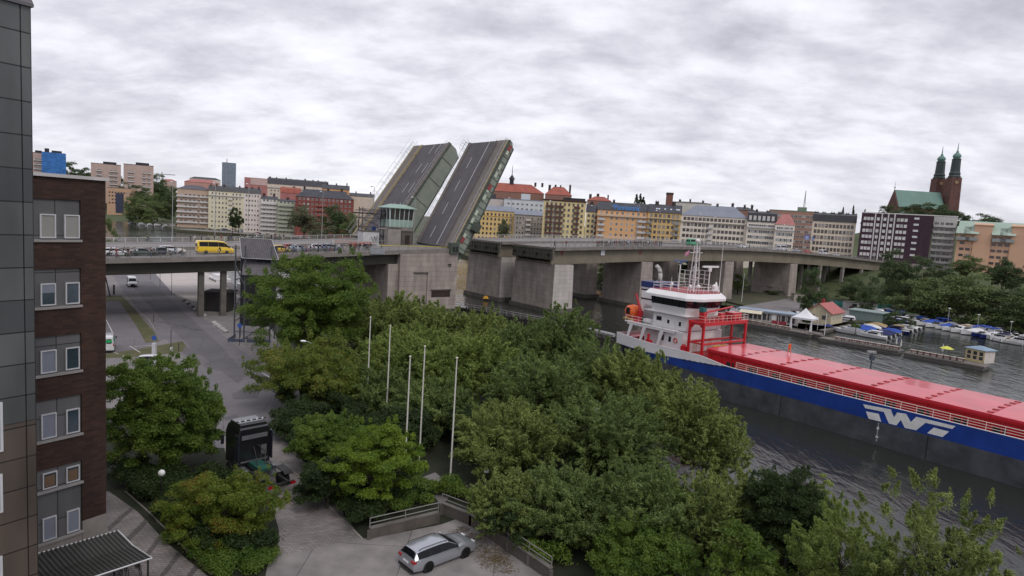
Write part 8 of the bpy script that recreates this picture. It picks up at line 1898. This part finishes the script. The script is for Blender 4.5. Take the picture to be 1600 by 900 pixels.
# --- cars in the yard
cc = {'white':P_white,'silver':P_silver,'dark':paint('dark_blue_paint',(0.02,0.025,0.04)),'red':paint('dark_red_paint',(0.15,0.01,0.015)),'grey':paint('grey_paint',(0.12,0.13,0.14))}
car_protos = {}
def car(shape, col, label, loc, rz, grp, cat='car', detail=False):
 if shape not in car_protos:
  v = vehicle(shape, 'parked_car', label, cat, loc, rz, P_white, group=grp, detail=detail); car_protos[shape] = v
  if col is not P_white:
   for ch in KIDS(v):
    if ch.type == 'MESH' and ch.material_slots and ch.material_slots[0].material == P_white: ch.material_slots[0].link = 'OBJECT'; ch.material_slots[0].material = col
  return v
 v = dup(car_protos[shape], loc, rz, label, grp)
 for ch in KIDS(v):
  n_ = ch.data.materials[0] if ch.type == 'MESH' and len(ch.data.materials) else None
  if n_ == P_white: ch.material_slots[0].link = 'OBJECT'; ch.material_slots[0].material = col
 v['category'] = cat; return v
for px,py,s,c,rz_,l in [(1368,489,'wagon','white',2.9,'white estate car parked at the yard edge right of the workshop'),(1270,487,'sedan','dark',2.8,'dark car parked behind the red-roofed boathouse'),(1333,483,'hatch','red',0.2,'dark red car beside the pale container'),(1322,500,'wagon','white',2.6,'white car just right of the boathouse'),(1385,487,'sedan','grey',2.8,'grey car right of the white estate car in the yard'),(1352,485,'hatch','dark',0.3,'dark car in front of the small white site hut')]:
 q = W(px,py,1.65); car(s, cc[c], l, q, rz_, 'cars parked in the boat yard')
# --- trees on the far banks
FT = far_tree
for a in [('round dense tree beside the last bridge pier on the right bank',1276,421,482,205,46,'shrub',L_fardark,0,1.6),('round dark tree right of the graffiti wall',1362,427,482,215,44,'shrub',L_fardark,1,1.6),
 ('big dark tree directly below the dark brick flats, left',1402,393,450,262,58,'shrub',L_fardark,2,6),('dark tree below the dark brick flats, middle',1436,402,455,258,60,'shrub',L_fardark,0,6),('dark purple-leaved tree under the dark brick flats',1415,430,470,235,60,'shrub',L_dark,1,3),
 ('tree in front of the white loggias',1475,412,450,262,46,'shrub',L_fardark,1,10),('spreading tree before the peach flats, left',1515,402,452,268,50,'round',L_far,2,11),('small tree before the peach flats, centre',1553,420,452,262,30,'round',L_fardark,0,11),('conifer-like tree before the peach flats at right',1572,408,470,240,44,'round',L_fardark,2,9),('tree at the right edge before the peach flats',1598,415,470,235,50,'shrub',L_fardark,1,9),
 ('leafy park willow nearest the blue tarpaulins',1430,440,500,222,90,'shrub',L_far,0,1.6),('large park willow left of centre above the park jetty',1475,430,505,215,105,'shrub',L_far,1,1.6),('large park willow right of centre above the park jetty',1530,432,512,208,110,'shrub',L_far,2,1.6),('park tree near the right edge behind the boats',1583,452,520,200,90,'shrub',L_fardark,0,1.6),('park tree cut by the right edge behind the boats',1625,450,530,195,90,'shrub',L_far,1,1.6),
 ('dark filler scrub added under the right spans, left',1210,448,472,262,46,'shrub',L_fardark,0,1.6),('dark filler scrub added under the right spans, right',1335,432,462,250,50,'shrub',L_fardark,1,1.6),('low round bush at the inner end of the slanting jetty',1402,486,508,190,56,'shrub',L_fardark,0,0.8),('dark tree behind the park willows, left',1450,440,480,240,60,'shrub',L_fardark,2,3),('dark tree behind the park willows, right',1510,440,480,238,70,'shrub',L_fardark,0,4),  # scrub under the spans is added to darken the bright grass there
 ('green tree seen between the middle piers, upper',952,398,470,252,40,'shrub',L_far,0,1.6),('willow seen low between the middle piers',946,428,470,246,36,'willow',L_far,1,1.6),('green tree seen in the narrow gap at the near gap pier',790,400,425,300,26,'shrub',L_far,2,1.6),('dark trees beneath the deck behind the ship mast',1078,405,450,280,50,'round',L_fardark,1,1.6),('green tree behind the ship mast beneath the deck',1155,430,476,250,34,'round',L_far,0,1.6),
 ('round green willow in front of the sage green flats',476,323,362,455,54,'willow',L_farw,1,1.6),('second willow in front of the red brick house, darker',524,325,362,450,46,'willow',L_fardark,2,1.6),('low pale willow left of the lattice gantry',548,336,364,440,32,'willow',L_far,0,1.6),('small willow at the foot of the sage green flats',505,345,365,430,46,'shrub',L_farw,1,1.6),
 ('dark tree pair before the pale yellow flats, left',364,325,352,470,16,'round',L_dark,0,1.6),('dark tree pair before the pale yellow flats, right',373,328,352,468,15,'round',L_dark,1,1.6),
 ('green tree on the near shore beyond the brick office',172,343,372,225,34,'shrub',L_far,0,1.6),
 ('pale willow in front of the yellow house right of the leaves',788,345,368,370,22,'round',L_farw,2,10)]:
 FT(a[0],a[1],a[2],a[3],a[4],a[5],a[6],a[7],a[8],zb=a[9])
# left wooded shore and hill
r = random.Random(21); tri = [L_far,L_fardark,L_far]
for i,(px,pt,pb,Y,w_) in enumerate([(212,308,345,560,34),(228,312,346,560,40),(246,305,344,600,40),(262,300,340,610,36),(232,300,325,660,38),(205,312,335,600,26),(188,318,332,700,30),(172,316,332,700,26),(252,292,320,760,46),(268,292,330,640,30)]):
 FT('wooded shore tree below the hilltop towers, %s' % ( ['pale leaning over the water','broad pale one at the tip','tall green above the moored boats','dark next to the balcony flats','pale on the slope','small at the left','low by the orange house','at the far left edge','dark on the ridge','dark behind the balcony flats'][i]),px,pt,pb,Y,w_,'shrub',[L_far,L_far,L_far,L_fardark,L_far,L_far,L_fardark,L_fardark,L_fardark,L_fardark][i],i,zb=None)
for i,(px,pt,w_,Y) in enumerate([(112,254,26,900),(124,262,24,880),(135,264,20,860),(150,272,22,820),(166,278,22,800),(180,268,16,800),(192,280,18,780),(205,286,24,700),(218,292,24,700),(243,272,18,850),(250,278,22,840),(240,286,30,760)]):
 FT('hill tree on the far left skyline, %s from the left' % ordn[i],px,pt,pt+30,Y,w_*1.5,'shrub',L_fardark,i,zb=None,group='trees on the left hill')
# church hill
for i,(px,pt,w_,Y) in enumerate([(1392,322,34,640),(1415,327,34,630),(1428,322,40,640),(1445,318,44,640),(1462,321,44,640),(1478,322,40,640),(1500,332,44,640),(1520,334,44,630),(1540,338,46,630),(1562,343,40,620),(1583,350,36,620),(1404,330,30,620)]):
 FT('hilltop tree below the church, %s from the left' % ordn[i],px,pt,pt+34,Y,w_*1.2,'shrub',L_fardark,i,zb=None,group='trees on the church hill')
for i,(px,pt,Y) in enumerate([(1318,324,520),(1334,321,520),(1352,327,520)]): FT('dark conifer on the skyline behind the black attic roof, %s' % ordn[i],px,pt,352,Y,9,'conifer',L_dark,i,zb=None,group='skyline conifers')
for i,(px,pt,Y) in enumerate([(995,304,430),(1001,303,430),(1006,308,430)]): FT('slender poplar above the blue rooftop lettering, %s' % ordn[i],px,pt,330,Y,7,'poplar',L_ever,i,zb=None,group='skyline poplars')
for px,pyt,pyb,l in ((1480,482,510,'lamp on the park jetty, leftmost'),(1526,492,520,'lamp on the park jetty, middle'),(1577,503,530,'lamp on the park jetty, rightmost')):
 p = W(px,pyb,0.7); h = WY(px+1,pyt,p.y).z-0.7; T = thing('street_lamp', l, 'street lamp', p, 0, 'jetty lamps'); MB().tube((0,0,0),(0,0,h),0.06,n=6).build('pole', M_rail, T); MB().box(-0.3,0.3,-0.15,0.15,h,h+0.22).build('lamp_head', M_lampw, T)
p = W(1158,478,0.2); T = thing('sail_mast', 'thin white mast standing before the pale pier end', 'mast', p); MB().tube((0,0,0),(0,0,WY(1162,428,p.y).z),0.1,0.05,6).build('spar', M_sw, T)
# ================================================================ TRAFFIC AND PEOPLE ON THE BRIDGE
def onb(px, py, t, dz=0.0):
 s, _ = BS(px, py, t); z = zdsm(s)+0.02+dz
 # slide along the sight line until it meets the deck at this offset
 return s, z
def bcar(shape, px, t, col, label, flip=False, cat='car'):
 s, _ = BS(px, 388, t); z = zdsm(s)+0.025
 v = car(shape, col, label, Bw(s,t,z), BTH+(math.pi if flip else 0), 'vehicles held up on the bridge', cat); return v
P_yel = paint('bright_yellow_paint', (0.75,0.5,0.01)); P_redc = paint('bright_red_paint', (0.45,0.02,0.03)); P_bg = paint('blue_grey_paint', (0.16,0.21,0.28), 0.3); P_dgr = paint('dark_green_paint', (0.03,0.05,0.045)); P_teal = paint('green_truck_paint', (0.02,0.3,0.14))
bcar('minibus', 336, 8.0, P_yel, 'bright yellow minibus waiting on the bridge left of the stair tower', cat='minibus')
bcar('wagon', 182, 7.2, P_white, 'white car at the far left of the bridge queue'); bcar('sedan', 224, 6.8, P_dgr, 'dark green saloon behind the cyclists on the left bridge'); bcar('hatch', 254, 7.2, cc['dark'], 'dark hatchback between the green saloon and the white estate'); bcar('wagon', 268, 11.2, P_white, 'white estate car in the far lane left of the yellow minibus')
bcar('hatch', 438, 7.2, P_yel, 'yellow hatchback right of the corrugated stair roof'); bcar('sedan', 452, 11.4, P_redc, 'red car in the far lane right of the stair roof'); bcar('sedan', 466, 7.6, P_bg, 'blue-grey saloon behind the yellow hatchback'); bcar('hatch', 497, 7.6, P_silver, 'silver hatchback second from the front of the right queue'); bcar('wagon', 516, 7.4, P_bg, 'blue-grey estate at the front of the queue before the gap')
bcar('van', 1082, 10.5, P_teal, 'green delivery van behind the ship mast', cat='van'); bcar('wagon', 1160, 8, P_white, 'white car on the right span, left of the pair'); bcar('van', 1222, 9, P_white, 'white van on the right span before the brown-red block', cat='van'); bcar('wagon', 1246, 8, P_silver, 'silver car behind the white van on the right span'); bcar('van', 1288, 10, P_white, 'white van under the blue direction signs', cat='van'); bcar('hatch', 1308, 8, P_white, 'white car at the right end of the bridge'); bcar('sedan', 1262, 11, P_redc, 'red car between the two white vans on the right span')
r = random.Random(31)
def pb(px, t, pose, lab, i, bikec=None, grp=None, rz=None, sc=1.0):
 s, _ = BS(px, 392 if t < 10 else 372, t); z = zdsm(s)+(0.14 if (t < 4.2 or t > 37.8) else 0.02); a = BTH+(rz if rz is not None else r.choice([0, math.pi, 1.2, -1.3, 0.3]))
 sh = (i*3+1) % len(SH); tr = (i*5) % len(PN)
 person(lab+', in '+SH[sh][0].replace('_',' '), Bw(s,t,z), a, pose, sh, tr, grp, sc)
 if bikec:
  off = 0.0 if pose == 'ride' else 0.5
  q = Bw(s,t-off,z); q.x += math.cos(a)*0.15; q.y += math.sin(a)*0.15
  bicycle(bikec+' bicycle of the '+lab, q, a, bikec, (grp or '')+' bicycles')
L_ = [(171,'far left beside the white car'),(182,'second from the far left'),(192,'left group by the white car bonnet'),(200,'left group in front of the green saloon'),(213,'before the green saloon bonnet'),(236,'tallest at the near railing left of the dark hatchback'),(248,'beside the dark hatchback'),(262,'in front of the white estate'),(272,'in front of the white estate bonnet'),(285,'between the white estate and the yellow minibus'),(345,'in front of the yellow minibus door')]
for i,(px,l) in enumerate(L_): pb(px, 1.4+0.5*(i%4), ['ride','stand','ride','walk','ride','stand'][i%6], 'left walkway cyclist '+l, i, ['black','red','green','black',None,None,'black','white','white','black',None][i], 'cyclists waiting on the left walkway')
for i in range(24):
 px = 433+i*6.4; pb(px, 1.2+0.75*(i%4), ['stand','ride','walk','ride','stand'][i%5], 'waiting cyclist %s from the left before the gap' % OW[i], i+2, ['black','red',None,'green','black','white'][i%6], 'crowd waiting before the gap')
for i,px in enumerate([233,298,304,315,324,335,346,357,362,376,382,395,400,408,415,424,431,437,443]):
 pb(px, 39.2+0.5*(i%3), ['ride','stand','walk','stand'][i%4], 'onlooker %s from the left on the far walkway' % OW[i], i+5, 'black' if i in (0,4,8,12) else None, 'people on the far walkway')
for i in range(34):
 px = 932+i*3.05; pb(px, 1.2+0.7*(i%4), ['stand','walk','stand','ride'][i%4], 'bystander %s from the left on the right span' % OW[i], i+1, ['black',None,'black',None,'red'][i%5], 'crowd waiting on the right span')
for i,(px,t) in enumerate([(866,1.5),(884,2.0),(1130,2.0),(1170,1.6),(1330,2.2)]): pb(px,t,'walk','lone walker on the right span, %s' % ['at the gap edge','right of the gap edge','behind the ship mast','before the white house','near the right end'][i], i, None, 'lone walkers')
pb(596, 3.0, 'stand', 'bridge guard near the yellow boom', 4, None, 'guards')
# bare framework of scaffolding and safety cage near crowd
s0,_ = BS(578,392,-0.2); s1,_ = BS(600,392,-0.2); T = thing('inspection_cage', 'grey mesh inspection cage hanging on the near railing left of the tower pier', 'cage', Bw(s0,-0.5,zdsm(s0)), BTH); b = MB(); w = s1-s0
for x in np.linspace(0,w,9): b.tube((x,0,-0.4),(x,0,1.1),0.03,n=4)
for z in (-0.4,0.0,0.35,0.7,1.1): b.tube((0,0,z),(w,0,z),0.03,n=4)
b.build('mesh_frame', M_rail, T); MB().box(0,w,-0.02,0.02,-0.3,1.0).build('mesh_panel', mat('grey_mesh_panel',(0.22,0.23,0.25),0.6), T)
# crewman on the hatches
s, z = SS(1233, 552, 8.0);
for _k in range(1): pass
q = W(1233, 553, 7.02); person('crewman in orange overalls walking on the red hatch covers', q, STH+2.6, 'walk', 0, 0, None, 1.02, True, (M_oran, M_oran))
# smoke haze drifting from the funnel is left to the sky; construction barrier bits on the far carriageway
for i,(px,t) in enumerate([(552,12),(566,13),(575,11)]):
 s,_ = BS(px,384,t); T = thing('traffic_barrier', 'red and white roadwork barrier on the empty lanes, %s' % ordn[i], 'barrier', Bw(s,t,zdsm(s)+0.02), BTH+0.4*i, 'roadwork barriers'); MB().box(-1,1,-0.03,0.03,0.75,1.0).build('plank', mat('barrier_red',(0.5,0.12,0.08),0.5), T); b = MB(); b.box(-0.9,-0.82,-0.3,0.3,0,0.9); b.box(0.82,0.9,-0.3,0.3,0,0.9); b.build('leg', M_trim, T)
for _o in bpy.data.objects:
 if _o.get('label') and len(_o['label'].split()) > 16: print('LONG', _o['label'])
